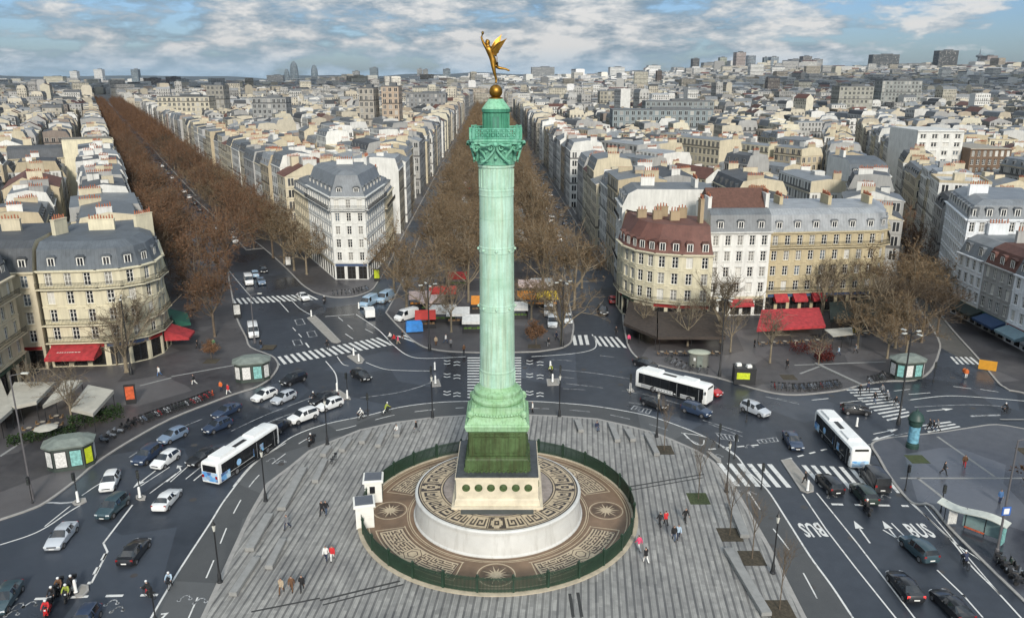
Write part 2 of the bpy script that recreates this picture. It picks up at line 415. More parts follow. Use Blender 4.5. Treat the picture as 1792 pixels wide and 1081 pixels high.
def smooth_line(pts, n=6, closed=False):
	"""Catmull-Rom through the points"""
	out = []; L = len(pts)
	for i in range(L - 1):
		p0 = pts[max(0, i - 1)]; p1 = pts[i]; p2 = pts[i + 1]; p3 = pts[min(L - 1, i + 2)]
		for k in range(n):
			t = k / n
			out.append(0.5 * ((2 * p1) + (p2 - p0) * t + (2 * p0 - 5 * p1 + 4 * p2 - p3) * t * t + (3 * p1 - p0 - 3 * p2 + p3) * t ** 3))
	out.append(pts[-1]); return out
def ribbon(b, pts, w, z, m=0, dash=None, inset=False):
	"""strip of width w along pts; dash = (on, off) lengths"""
	pts = [Vector((p[0], p[1], 0)) for p in pts]
	if dash:
		on, off = dash; dist = 0; seg = []
		for p, q in zip(pts, pts[1:]):
			L = (q - p).length; s0 = 0
			while s0 < L - 1e-6:
				ph = (dist + s0) % (on + off);
				if ph < on:
					e = min(L, s0 + on - ph); seg.append((p + (q - p) * (s0 / L), p + (q - p) * (e / L)))
				else: e = min(L, s0 + on + off - ph)
				s0 = max(e, s0 + 1e-4)
			dist += L
		for p, q in seg:
			d = (q - p)
			if d.length < 0.05: continue
			nrm = Vector((-d.y, d.x, 0)).normalized() * w / 2
			b.face([(v.x, v.y, z) for v in (p - nrm, q - nrm, q + nrm, p + nrm)], m)
		return
	n = len(pts); L_, R_ = [], []
	closed = (pts[0] - pts[-1]).length < 1e-6
	for i in range(n):
		d0 = (pts[i] - pts[i - 1]) if i > 0 else ((pts[-1] - pts[-2]) if closed else None)
		d1 = (pts[i + 1] - pts[i]) if i < n - 1 else ((pts[1] - pts[0]) if closed else None)
		n0 = Vector((-d0.y, d0.x, 0)).normalized() if d0 is not None and d0.length > 1e-9 else None
		n1 = Vector((-d1.y, d1.x, 0)).normalized() if d1 is not None and d1.length > 1e-9 else None
		nn = (n0 or n1) + (n1 or n0); nn.normalize(); cosv = max(0.4, nn.dot(n1 or n0))
		nn = nn / cosv
		if inset: L_.append(pts[i] + nn * w); R_.append(pts[i])
		else: L_.append(pts[i] + nn * w / 2); R_.append(pts[i] - nn * w / 2)
	for i in range(n - 1):
		b.face([(v.x, v.y, z) for v in (R_[i], R_[i + 1], L_[i + 1], L_[i])], m)
# roadway of the square and of the boulevards
road = flat('road', [P((-900, 1500), (2700, 1500), (2500, 720), (1792, 690), (1560, 560), (1200, 545), (1092, 480), (1000, 420), (700, 420), (480, 400), (380, 420), (0, 640), (-500, 800))], 0.004, M['asphalt'],
			'dark blue-grey wet asphalt roadway round the square', 'road')
B1 = Vector((-0.455, 0.89, 0)).normalized(); B1N = Vector((B1.y, -B1.x, 0))     # left boulevard
B2 = Vector((-0.028, 1.0, 0)).normalized(); B2N = Vector((B2.y, -B2.x, 0))      # central boulevard
def strip(o, d, n, a0, a1, s0, s1):
	return [o + d * s0 + n * a0, o + d * s0 + n * a1, o + d * s1 + n * a1, o + d * s1 + n * a0]
O1 = Vector((-71.5, 197, 0))      # road axis of the left boulevard
O2 = Vector((-4.5, 190, 0))       # axis of the central boulevard
flat('boulevard_roadway', [strip(O1, B1, B1N, -7.5, 7.5, -6, 1500)], 0.008, M['asphalt'], 'dark asphalt of the left boulevard running away between reddish trees', 'road')
flat('boulevard_roadway', [strip(O2, B2, B2N, -27, -19.5, 6, 1100)], 0.0085, M['asphalt'], 'left carriageway of the central boulevard lined with parked cars', 'road')
flat('boulevard_roadway', [strip(O2, B2, B2N, 18.5, 27.5, 0, 1100)], 0.009, M['asphalt'], 'right carriageway of the central boulevard in the shade of the row of houses', 'road')
# central plaza round the column
PLAZA = [(345, 1100), (350, 1085), (403, 970), (434, 903), (466, 847), (506, 817), (540, 789), (573, 775), (629, 752.5), (685, 740), (754, 731), (813, 727), (870, 725), (925, 726), (978, 728),
		(1045, 733), (1095, 744), (1146, 757), (1176, 769), (1221, 789), (1249, 808), (1282, 845), (1310, 892), (1349, 959), (1412, 1083), (1440, 1140), (1560, 1400), (180, 1400)]
def plaza_mat():
	mt, nt, b = nodes('granite_paving')
	tcx = nt.nodes.new('ShaderNodeTexCoord'); mp = nt.nodes.new('ShaderNodeMapping'); mp.inputs['Rotation'].default_value = (0, 0, math.radians(5))
	nt.links.new(tcx.outputs['Object'], mp.inputs[0]); s3 = nt.nodes.new('ShaderNodeSeparateXYZ'); nt.links.new(mp.outputs[0], s3.inputs[0])
	# rows of setts running away from the viewer, alternately pale and dark
	row = math_(nt, 'DIVIDE', s3.outputs[0], 0.7); fr = math_(nt, 'FRACT', row)
	wn = nt.nodes.new('ShaderNodeTexWhiteNoise'); wn.noise_dimensions = '2D'
	cb = nt.nodes.new('ShaderNodeCombineXYZ'); nt.links.new(math_(nt, 'FLOOR', math_(nt, 'MULTIPLY', row, 2.0)), cb.inputs[0])
	nt.links.new(math_(nt, 'FLOOR', math_(nt, 'ADD', math_(nt, 'DIVIDE', s3.outputs[1], 1.6), math_(nt, 'MULTIPLY', math_(nt, 'FLOOR', math_(nt, 'MULTIPLY', row, 2.0)), 0.37))), cb.inputs[1]); nt.links.new(cb.outputs[0], wn.inputs[0])
	n1 = noise(nt, 0.12, 5); n2 = noise(nt, 1.2, 5);
	dark = math_(nt, 'LESS_THAN', fr, 0.3)
	pale = mix(nt, wn.outputs[0], (0.24, 0.236, 0.226), (0.36, 0.352, 0.33))
	c = mix(nt, math_(nt, 'MULTIPLY', dark, ramp(nt, n1, [(0.3, 1.0), (0.7, 0.55)])), pale, mix(nt, wn.outputs[0], (0.05, 0.05, 0.052), (0.12, 0.118, 0.115)))
	c = mix(nt, math_(nt, 'MULTIPLY', math_(nt, 'LESS_THAN', math_(nt, 'FRACT', math_(nt, 'MULTIPLY', row, 2.0)), 0.07), 0.5), c, (0.06, 0.06, 0.06))
	c = mix(nt, ramp(nt, n2, [(0.35, 0.35), (0.6, 0.0)]), c, (0.10, 0.098, 0.095))
	c = mix(nt, ramp(nt, n1, [(0.35, 0.35), (0.55, 0.0)]), c, (0.10, 0.10, 0.102))
	nt.links.new(c, b.inputs['Base Color']); b.inputs['Roughness'].default_value = 0.62
	return mt
M['plaza'] = plaza_mat()
plaza = slab('plaza', P(*PLAZA), 0.13, M['plaza'], 'grey striped granite plaza round the column', 'plaza', kw=0.45)
# cycle path round the plaza
OUT = [(225, 1150), (264, 1081), (314, 997), (367, 916), (395, 872), (442, 814), (484, 783), (517, 761), (573, 741), (646, 726), (696, 713), (754, 705), (815, 702), (925, 702), (981, 705), (1045, 711),
	(1129, 726), (1185, 744), (1238, 766), (1285, 794), (1310, 825), (1342, 856), (1375, 906), (1417, 972), (1455, 1024), (1493, 1081), (1540, 1150)]
inner = PLAZA[0:26]
out_w = smooth_line(P(*OUT), 4); in_w = smooth_line(P((300, 1180), *inner, (1470, 1190)), 3)
flat_b = MB()
cyc = [Vector((p.x, p.y, 0)) for p in out_w] + [Vector((p.x, p.y, 0)) for p in reversed(in_w)]
cycp = ccw([(p.x, p.y) for p in cyc])
flat_b.faces([(p[0], p[1], 0.012) for p in cycp], [t for t in tri(cycp)], 0)
tag(flat_b.build('cycle_path', M['cycle_asphalt']), 'pale grey cycle path curving round the plaza', 'path', kind='structure')
# outer pavements
LPAVE = [(-300, 1010), (0, 911), (50, 894), (83, 879), (131, 844), (171, 810), (226, 774), (301, 733), (377, 703), (412, 690), (450, 678), (475, 662), (488, 643), (486, 632), (475, 622), (440, 608), (432, 590), (419, 565), (413, 545), (408, 520), (402, 490), (396, 462), (360, 440), (250, 420), (0, 560), (-300, 700)]
RPAVE = [(1088, 470), (1088, 545), (1094, 590), (1100, 610), (1112, 625), (1126, 632), (1176, 646), (1251, 661), (1302, 676), (1349, 688), (1392, 692), (1442, 688), (1478, 683), (1508, 675), (1550, 668), (1600, 666), (1630, 650), (1645, 617), (1643, 593), (1610, 540), (1590, 510), (1500, 480), (1300, 470)]
CPAVE = [(330, 340), (400, 400), (440, 420), (468, 441), (500, 470), (525, 496), (540, 507), (551, 513), (576, 520), (600, 521), (626, 518), (651, 508), (662, 494), (676, 473), (692, 440), (705, 400), (640, 390), (500, 380)]
RSIDE = [(1800, 752), (1744, 743), (1699, 748), (1640, 757), (1583, 763), (1545, 768), (1523, 778), (1535, 800), (1555, 835), (1588, 876), (1610, 884), (1628, 886), (1660, 925), (1720, 985), (1792, 1055), (1980, 1240), (2500, 1500), (2900, 1000), (2500, 760)]
RHOUSE = [(1640, 545), (1663, 575), (1706, 623), (1731, 653), (1745, 670), (1756, 678), (1781, 686), (1900, 690), (1900, 560), (1700, 500)]
MARKET = [(674, 548), (690, 566), (701, 577), (718, 594), (739, 607), (757, 612), (777, 615), (807, 617), (860, 618), (911, 617), (940, 616), (963, 613), (985, 609), (1000, 600), (1003, 588), (1005, 570), (1000, 545), (992, 500), (985, 450), (975, 400), (760, 400), (715, 470), (690, 520)]
mp_ = M['pave_asphalt']
def pave(pts, lab, sm=4, z=0.13, m_=None):
	return slab('pavement', smooth_line(P(*pts), sm), z, m_ or mp_, lab, 'pavement')
pave(LPAVE, 'left pavement with news kiosks and parked bicycles along its kerb', 3)
pave(RPAVE, 'right pavement in front of the red-roofed corner house and the red terrace', 3)
pave(CPAVE, 'rounded pavement at the foot of the white corner house between the boulevards', 3)
pave(RSIDE, 'pavement with the advertising column and bus shelter at the lower right', 3, .13, M['wet_pave'])
pave(RHOUSE, 'narrow pavement along the shady white houses on the right', 3)
pave(MARKET, 'promenade of the open-air market down the central boulevard', 3)
slab('pavement', strip(O2, B2, B2N, -19.3, 18.3, 40, 1100), 0.12, mat('earth_walk', (0.15, 0.105, 0.07), 0.9, var=0.35, scale=0.3), 'brown earth promenade under the trees of the central boulevard', 'pavement')
slab('pavement', strip(O1, B1, B1N, -19, -7.7, -12, 1500), 0.11, mp_, 'left footway of the left boulevard under reddish trees', 'pavement')
slab('pavement', strip(O1, B1, B1N, 7.7, 19, 22, 1500), 0.11, mp_, 'right footway of the left boulevard under reddish trees', 'pavement')
slab('pavement', strip(O2, B2, B2N, -32, -27.2, 42, 1100), 0.115, mp_, 'footway before the left row of houses on the central boulevard', 'pavement')
slab('pavement', strip(O2, B2, B2N, 27.7, 30, 10, 1100), 0.115, mp_, 'footway before the right row of houses on the central boulevard', 'pavement')
# traffic islands
ISL = [((556, 556), (598, 551), (793, 597), (774, 601), (738, 600)),]
def island(pts, lab):
	return tag(slab('traffic_island', P(*pts), 0.14, mat('island_stone', (0.27, 0.255, 0.23), 0.85), lab, 'traffic island', kw=0.2), lab, 'traffic island')
island([(537, 557), (551, 552), (566, 566), (597, 598), (590, 601), (580, 599)], 'long narrow stone island between the lanes of the left boulevard')
island([(607, 624), (616, 621), (630, 622), (638, 630), (634, 636), (624, 636)], 'small rounded island at the zebra crossing before the left boulevard')
island([(584, 684), (594, 683), (611, 694), (614, 699), (600, 699)], 'slim island with white bollards beside the dark cars')
island([(752, 668), (768, 664), (772, 676), (756, 677)], 'square island left of the centre crossing')
island([(956, 664), (978, 663), (980, 674), (958, 675)], 'square island with bollard right of the centre crossing')
island([(1096, 682), (1106, 680), (1110, 685), (1100, 687)], 'small island with bollard behind the long white bus')
island([(1366, 806), (1384, 803), (1424, 852), (1424, 860), (1412, 863), (1400, 858)], 'rounded island across the wide zebra crossing on the right')
island([(1236, 791), (1243, 791), (1262, 806), (1262, 811), (1254, 808)], 'thin island beside the cycle path at the right crossing')
island([(126, 880), (137, 873), (150, 872), (152, 878), (142, 883), (130, 884)], 'round stone refuge under the traffic light by the left kerb')
island([(238, 868), (246, 866), (256, 869), (254, 875), (244, 876), (238, 873)], 'round stone refuge with white bollard between the left lanes')
island([(130, 1040), (142, 1023), (155, 1025), (156, 1034), (146, 1044), (134, 1046)], 'grey rounded refuge at the bottom left crossing')

# ------------------------------------------------------------------ painted markings: parts of the road
ZM = 0.022
mk = MB(); mw = MB(); cw = MB()
def line(pts, w=0.16, dash=None, worn=False, smooth=True, z=ZM):
	pw = P(*pts)
	if smooth and len(pts) > 2: pw = smooth_line(pw, 5)
	ribbon(mw if worn else mk, pw, w, z + (0.002 if worn else 0), 0, dash)
line(OUT, 0.2)
# dashed centre of the cycle path
mid = [((a[0] + b[0]) / 2, (a[1] + b[1]) / 2) for a, b in zip([(330, 1081), (372, 985), (405, 905), (445, 840), (495, 797), (545, 764), (610, 748), (685, 727), (754, 717), (813, 713)], [(330, 1081), (372, 985), (405, 905), (445, 840), (495, 797), (545, 764), (610, 748), (685, 727), (754, 717), (813, 713)])]
line(mid, 0.14, (3, 3))
line([(925, 714), (978, 716), (1045, 722), (1110, 735), (1170, 753), (1220, 775), (1262, 803)], 0.14, (3, 3), True)
line([(1310, 860), (1346, 915), (1390, 975), (1445, 1075)], 0.14, (4, 4))
# lanes left ring road
line([(0, 953), (50, 937), (83, 921), (120, 896), (140, 884)], 0.18); line([(78, 921), (123, 885)], 0.14); line([(143, 867), (173, 847), (205, 832)], 0.15); line([(80, 879), (110, 880), (128, 878)], 0.35, worn=True)
line([(226, 800), (300, 756), (382, 722), (420, 708)], 0.15, (4, 5), True)
line([(232, 883), (181, 950), (188, 965), (160, 1020)], 0.2, smooth=False)
line([(185, 968), (155, 1022)], 0.35, (1.2, 1.2))
for a, b in (((262, 863), (330, 812)), ((298, 843), (360, 788)), ((325, 838), (372, 800)), ((246, 850), (300, 815))): line([a, b], 0.14, (5, 3), smooth=False)
line([(405, 754), (470, 724), (560, 690)], 0.16, worn=True); line([(340, 826), (420, 764), (500, 727), (585, 703)], 0.16, worn=True)
line([(0, 1048), (80, 1047), (160, 1043), (300, 1040)], 0.35, (1.6, 1.6))
line([(408, 851), (430, 824), (450, 806), (500, 775)], 0.16)
# lanes upper left
line([(570, 632), (586, 652), (590, 670), (590, 683)], 0.18); line([(590, 624), (600, 637), (610, 640)], 0.16)
line([(640, 634), (670, 645), (700, 648), (755, 649)], 0.16); line([(630, 696), (690, 688), (730, 678), (752, 670)], 0.15, worn=True)
line([(400, 473), (440, 520), (455, 528)], 0.15); line([(488, 527), (505, 546)], 0.18); line([(510, 525), (525, 540), (548, 553)], 0.16)
line([(569, 554), (620, 550)], 0.2); line([(592, 555), (622, 580)], 0.16, (3, 3)); line([(604, 584), (618, 593)], 0.2)
line([(512, 573), (528, 590)], 0.18, (2.5, 2)); line([(639, 576), (660, 586)], 0.18, (3, 3))
line([(623, 550), (661, 576), (688, 603), (714, 622), (746, 627), (815, 624)], 0.2)
line([(930, 624), (1000, 619), (1038, 611), (1043, 598), (1036, 585)], 0.2)
line([(535, 600), (541, 608)], 0.3)
# lanes right
for q, d in ((((970, 646), (1040, 653), (1110, 664)), None), (((990, 671), (1050, 678), (1130, 690)), (6, 3)), (((1100, 704), (1160, 713), (1230, 727)), (5, 4)), (((965, 629), (1030, 633)), (4, 3)), (((965, 658), (1005, 662)), None), (((985, 680), (1025, 682)), None),
			(((1230, 735), (1300, 757)), None), (((1240, 741), (1300, 764)), None), (((1050, 622), (1075, 625)), (2.5, 1.5)), (((1166, 700), (1200, 710)), None), (((1340, 694), (1420, 712), (1440, 718)), (5, 3))):
	line(list(q), 0.15, d, True)
line([(1192, 757), (1238, 766), (1285, 796)], 0.16); line([(1195, 757), (1215, 775), (1230, 778), (1232, 770)], 0.2)
line([(1375, 804), (1460, 782)], 0.3, (1, 1)); line([(1240, 786), (1330, 778)], 0.3, (1, 1))
# right approach lanes
line([(1404, 864), (1445, 925), (1495, 990), (1575, 1090)], 0.16, smooth=False); line([(1429, 862), (1500, 950), (1600, 1080), (1640, 1130)], 0.16, smooth=False)
line([(1455, 882), (1590, 885)], 0.4, (1.3, 1.3)); line([(1560, 915), (1585, 940)], 0.16, smooth=False); line([(1640, 997), (1690, 1045)], 0.16, smooth=False); line([(1685, 1040), (1720, 1080)], 0.16, smooth=False)
line([(1592, 878), (1660, 940), (1700, 990), (1745, 1035), (1800, 1095)], 0.18); line([(1597, 880), (1665, 945), (1722, 985), (1792, 1052)], 0.14); line([(1618, 884), (1680, 958), (1750, 1040)], 0.14)
line([(1592, 876), (1622, 882), (1640, 895)], 0.15)
# right hand crossing lanes
line([(1590, 700), (1650, 693), (1700, 694), (1800, 702)], 0.2); line([(1600, 712), (1700, 708), (1765, 712)], 0.16, worn=True); line([(1698, 728), (1750, 726)], 0.5, worn=True)
line([(1520, 778), (1585, 764)], 0.18); line([(1535, 768), (1600, 755)], 0.15, worn=True); line([(1420, 700), (1450, 697)], 0.18, (3, 2)); line([(1470, 705), (1510, 700)], 0.15); line([(1564, 684), (1592, 681)], 0.15); line([(1590, 690), (1628, 687)], 0.15); line([(1668, 676), (1700, 680)], 0.16, (2.5, 1.5)); line([(1715, 681), (1750, 686)], 0.16, (2.5, 1.5))
line([(1360, 697), (1400, 705), (1423, 716)], 0.15, (3, 3), True)
# hatched hollow boxes
def outline(pts, w=0.16):
	pw = P(*pts); pw.append(pw[0]); ribbon(mw, pw, w, ZM + 0.002)
for q in ([(1110, 710), (1140, 717), (1135, 724), (1104, 716)], [(1252, 757), (1290, 763), (1292, 772), (1262, 768)], [(1325, 770), (1358, 765), (1362, 772), (1330, 776)]):
	outline(q);
	for k in range(1, 5):
		a = P(q[0], q[1], q[2], q[3]); t = k / 5; ribbon(mw, [a[0].lerp(a[1], t), a[3].lerp(a[2], t)], 0.16, ZM + 0.002)
# zebra crossings
def zebra(b, a0, a1, b0, b1, n, w=0.5, worn=False):
	"""stripes between the edge a0-a1 and the edge b0-b1 (picture points)"""
	A0, A1, B0, B1_ = P(a0, a1, b0, b1)
	for k in range(n):
		t0 = (k + 0.5 - w / 2) / n; t1 = (k + 0.5 + w / 2) / n
		b.face([(p.x, p.y, ZM) for p in (A0.lerp(A1, t0), A0.lerp(A1, t1), B0.lerp(B1_, t1), B0.lerp(B1_, t0))])
zebra(cw, (482, 640), (690, 603), (472, 627), (664, 590), 19)
zebra(cw, (818, 698), (818, 624), (912, 698), (912, 624), 15, 0.42)
zebra(cw, (1002, 604), (1034, 603), (998, 587), (1030, 586), 3, 0.55); zebra(cw, (1046, 605), (1100, 609), (1035, 588), (1083, 590), 5, 0.5)
zebra(cw, (408, 533), (560, 524), (402, 523), (540, 514), 16)
zebra(cw, (655, 524), (700, 531), (664, 511), (712, 517), 6)
zebra(cw, (1282, 850), (1390, 853), (1250, 810), (1355, 812), 6); zebra(cw, (1432, 852), (1582, 863), (1398, 813), (1545, 820), 9)
zebra(cw, (1478, 680), (1556, 738), (1536, 678), (1600, 728), 11, 0.42); zebra(cw, (1610, 742), (1632, 764), (1660, 736), (1692, 752), 4, 0.45)
zebra(cw, (1672, 637), (1718, 638), (1660, 624), (1702, 625), 5)
zebra(cw, (728, 601), (742, 600), (690, 588), (712, 586), 2)
# arrows and lettering
def local_marks(px, py, head, shapes, b=mk):
	o = at(px, py); c, s_ = math.cos(head), math.sin(head)
	for poly in shapes:
		b.face([(o.x + x * c - y * s_, o.y + x * s_ + y * c, ZM + 0.004) for x, y in poly])
ARROW = [[(-0.09, -2.2), (0.09, -2.2), (0.09, 0.7), (-0.09, 0.7)], [(-0.45, 0.6), (0.45, 0.6), (0.0, 2.2)]]
TURN = [[(-0.09, -2.2), (0.09, -2.2), (0.09, 0.8), (-0.09, 0.8)], [(-0.09, 0.8), (0.09, 0.8), (-0.6, 1.6), (-0.75, 1.45)], [(-0.4, 1.8), (-1.2, 1.9), (-0.8, 1.1)]]
def toward(a, b):
	p, q = at(*a), at(*b); return math.atan2(q.y - p.y, q.x - p.x) - math.pi / 2
for c_, f_, sh in (((1508, 930), (1490, 905), ARROW), ((1560, 930), (1540, 906), ARROW), ((1575, 945), (1640, 985), ARROW), ((310, 828), (330, 812), TURN), ((357, 826), (385, 803), ARROW), ((253, 838), (240, 848), ARROW), ((1615, 960), (1600, 940), ARROW),
				((1550, 755), (1575, 750), ARROW), ((1545, 765), (1520, 772), ARROW), ((1645, 717), (1680, 714), ARROW)):
	local_marks(*c_, toward(c_, f_), sh)
CHEV = [[(-.62, .36), (-.5, .62), (0, .22), (0, -.06)], [(.62, .36), (.5, .62), (0, .22), (0, -.06)]]
for x_, ys_ in ((791, (635, 658, 689)), (936, (635, 658, 689))):
	for y_ in ys_:
		for dx_, hd in ((-9, 0), (9, math.pi)):
			for oy in (-2.6, 2.6): local_marks(x_ + dx_, y_ + oy, hd, CHEV)
BIKE = [[(math.cos(a) * r + cx, math.sin(a) * r) for a in np.linspace(0, 2 * math.pi, 9)[:-1]] for cx, r in ((-0.5, 0.2), (0.5, 0.2))] + [[(-0.6, 0.0), (-0.5, -0.1), (0.0, 0.6), (-0.1, 0.7)], [(0.6, 0), (0.5, -.1), (0.2, .7), (0.3, .75)], [(-.1, .55), (.35, .55), (.35, .7), (-.1, .7)]]
for c_ in ((475, 806), (492, 809), (323, 1049), (350, 1054), (1228, 797), (1258, 799), (1292, 862), (1315, 865), (195, 1057), (205, 1069), (1312, 782), (30, 1063), (20, 1076), (52, 1060), (1456, 870), (1550, 871)):
	local_marks(*c_, 0.25, BIKE, mw)
for c_ in ((524, 564), (545, 585), (520, 600)): outline([(c_[0] - 8, c_[1] - 4), (c_[0] + 5, c_[1] - 6), (c_[0] + 10, c_[1] + 3), (c_[0] - 4, c_[1] + 5)], 0.2)
mh_ = MB(); rm = random.Random(2)
for k in range(70):
	p = at(rm.uniform(20, 1780), rm.choice((rm.uniform(600, 720), rm.uniform(700, 1060))), ZM + .012); r_ = rm.choice((.35, .42, .3)); mh_.face([(p.x + r_ * math.cos(a), p.y + r_ * math.sin(a), ZM - .006) for a in np.linspace(0, 6.283, 15)[:-1]])
mh_.build('manhole_cover', mat('cast_iron', (.055, .05, .048), .55), road)
mk.build('lane_marking', M['marking'], road); mw.build('worn_marking', M['marking_worn'], road); cw.build('zebra_stripe', M['marking'], road)
def text_mesh(txt, name, size, m, parent=None, loc=(0, 0, 0), rot=(0, 0, 0), sc=(1, 1, 1), ext=0.0, off=.05):
	cu = bpy.data.curves.new(name, 'FONT'); cu.body = txt; cu.size = size; cu.align_x = 'CENTER'; cu.align_y = 'CENTER'; cu.extrude = ext; cu.resolution_u = 2; cu.offset = off
	tmp = bpy.data.objects.new('tmp', cu); COL.objects.link(tmp); bpy.context.view_layer.update()
	me = bpy.data.meshes.new_from_object(tmp.evaluated_get(bpy.context.evaluated_depsgraph_get()))
	bpy.data.objects.remove(tmp); me.materials.clear(); me.materials.append(m); me.name = name
	o = link(name, me, parent, loc); o.rotation_euler = rot; o.scale = sc
	return o
p = at(1421, 925, ZM + 0.004); text_mesh('BUS', 'bus_lettering', 2.0, M['marking'], road, p, (0, 0, toward((1421, 925), (1450, 962))), (0.72, 1.9, 1))
p = at(1610, 929, ZM + 0.004); text_mesh('BUS', 'bus_lettering', 2.0, M['marking'], road, p, (0, 0, toward((1610, 929), (1585, 903))), (0.72, 1.9, 1))
p = at(286, 1078, ZM + 0.004); text_mesh('7', 'path_numeral', 1.2, M['marking'], road, p, (0, 0, 0.2), (1, 1, 1))
# cobbled drains across the plaza
dr = MB()
for a, b_, w_ in (((1101, 853), (1232, 831), 0.25), ((1103, 859), (1230, 837), 0.2), ((560, 1052), (700, 1018), 0.25), ((565, 1060), (706, 1024), 0.2), ((440, 1072), (560, 1048), 0.22), ((997, 1040), (1003, 1081), 0.3), ((1011, 1038), (1018, 1081), 0.3)):
	ribbon(dr, P(a, b_), w_, 0.136)
dr.build('drain_channel', mat('dark_slot', (0.035, 0.035, 0.035), 0.8), plaza)
# ------------------------------------------------------------------ the column
CX, CY = -1.55, 79.5
def verdigris(name, a, b_, c_, streak=0.5, sc=0.5):
	mt, nt, b = nodes(name)
	n1 = noise(nt, sc, 6, 0.62); n2 = noise(nt, 1.6, 5, 0.6, stretch=(2.0, 2.0, 0.10)); n3 = noise(nt, 6, 4)
	c = mix(nt, ramp(nt, n1, [(0.40, 0.0), (0.6, 1.0)]), a, b_)
	c = mix(nt, math_(nt, 'MULTIPLY', ramp(nt, n2, [(0.42, 0.0), (0.75, 1.0)]), streak), c, c_)
	n4 = noise(nt, 2.6, 5, 0.7, stretch=(1.6, 1.6, 0.06))
	c = mix(nt, math_(nt, 'MULTIPLY', ramp(nt, n4, [(0.49, 0.0), (0.68, 1.0)]), 0.6), c, tuple(x * 0.42 for x in c_))
	c = mix(nt, math_(nt, 'MULTIPLY', ramp(nt, n3, [(0.45, 0.0), (0.7, 1.0)]), 0.18), c, tuple(x * 0.5 for x in a))
	nt.links.new(c, b.inputs['Base Color']); b.inputs['Roughness'].default_value = 0.6; b.inputs['Specular IOR Level'].default_value = 0.3
	M[name] = mt; return mt
vg_shaft = verdigris('pale_verdigris', (0.34, 0.54, 0.42), (0.45, 0.67, 0.56), (0.47, 0.56, 0.40), 0.75)
vg_base = verdigris('yellow_verdigris', (0.24, 0.43, 0.235), (0.32, 0.51, 0.33), (0.22, 0.37, 0.17), 0.5)
vg_ped = verdigris('dark_bronze', (0.05, 0.085, 0.03), (0.09, 0.155, 0.06), (0.05, 0.048, 0.02), 0.7)
vg_top = verdigris('deep_verdigris', (0.055, 0.235, 0.145), (0.10, 0.33, 0.22), (0.04, 0.17, 0.11), 0.6)
vg_cap = verdigris('capital_verdigris', (0.15, 0.42, 0.29), (0.25, 0.54, 0.40), (0.08, 0.26, 0.17), 0.6, 1.2)
gold = mat('gilding', (0.29, 0.155, 0.028), 0.45, 0.95, var=0.3, scale=3.0)
def marble_mat():
	mt, nt, b = nodes('white_marble')
	n1 = noise(nt, 0.35, 6); n2 = noise(nt, 1.1, 5, stretch=(1.6, 1.6, 0.15))
	c = mix(nt, ramp(nt, n1, [(0.3, 0.0), (0.7, 1.0)]), (0.50, 0.50, 0.48), (0.62, 0.62, 0.60))
	c = mix(nt, ramp(nt, n2, [(0.5, 0.0), (0.72, 0.5)]), c, (0.36, 0.35, 0.32))
	nt.links.new(c, b.inputs['Base Color']); b.inputs['Roughness'].default_value = 0.55; return mt
marble = marble_mat()
cream = mat('cream_stone', (0.58, 0.52, 0.40), 0.75, var=0.18, scale=0.8)
tile_cream = mat('mosaic_cream', (0.44, 0.36, 0.25), 0.6, var=0.2, scale=3)
tile_dark = mat('mosaic_dark', (0.035, 0.028, 0.026), 0.5, var=0.3, scale=3)
tile_brown = mat('mosaic_brown', (0.17, 0.112, 0.072), 0.6, var=0.35, scale=0.25)
slate = mat('shaded_top', (0.055, 0.062, 0.068), 0.5, var=0.3)  # shade on the plinth top put into this dark colour
col = thing('column', 'tall pale green bronze column on a white marble drum', 'column', (CX, CY, 0))
b = MB()
b.lathe([(9.35, -0.02), (9.35, 0.25), (9.2, 0.4), (9.05, 1.6), (8.95, 2.45), (9.1, 2.55), (9.12, 2.85), (9.0, 3.0), (8.6, 3.02), (0.01, 3.02)], 96)
b.build('base_drum', marble, col)
# mosaic ring on the drum
def polar(bm, r0, r1, a0, a1, z, m=0, steps=1):
	for k in range(steps):
		p, q = a0 + (a1 - a0) * k / steps, a0 + (a1 - a0) * (k + 1) / steps
		bm.face([(r0 * math.cos(p), r0 * math.sin(p), z), (r1 * math.cos(p), r1 * math.sin(p), z), (r1 * math.cos(q), r1 * math.sin(q), z), (r0 * math.cos(q), r0 * math.sin(q), z)], m)
mb = MB(); T2 = 2 * math.pi
polar(mb, 6.0, 8.8, 0, T2, 3.03, 0, 120)
ring_floor = MB(); polar(ring_floor, 0.5, 6.0, 0, T2, 3.028, 0, 60); ring_floor.build('drum_floor', mat('pinkish_floor', (0.27, 0.235, 0.215), 0.7, var=0.25), col)
d = MB()
for r0, r1 in ((6.0, 6.12), (6.28, 6.38), (8.44, 8.54), (8.64, 8.8)): polar(d, r0, r1, 0, T2, 3.036, 0, 120)
KEY = ["...........", ".XXXXX.XXX.", ".X...X.X.X.", ".X.X.X.X.X.", ".X.XXX.X.X.", ".X.....X...", "..........."]
SQ = [".........", ".XXXXXXX.", ".X.....X.", ".X.XXX.X.", ".X.....X.", ".XXXXXXX.", "........."]
RND = ["XXX...XXX", "XX.....XX", "X..XXX..X", "X..X.X..X", "X..XXX..X", "XX.....XX", "XXX...XXX"]
seq = []
for k in range(8): seq += [RND if k % 2 == 0 else SQ, KEY, [r[::-1] for r in KEY]]
total = sum(len(s[0]) + 1 for s in seq); ang = -math.pi / 2 - 4.5 * T2 / total
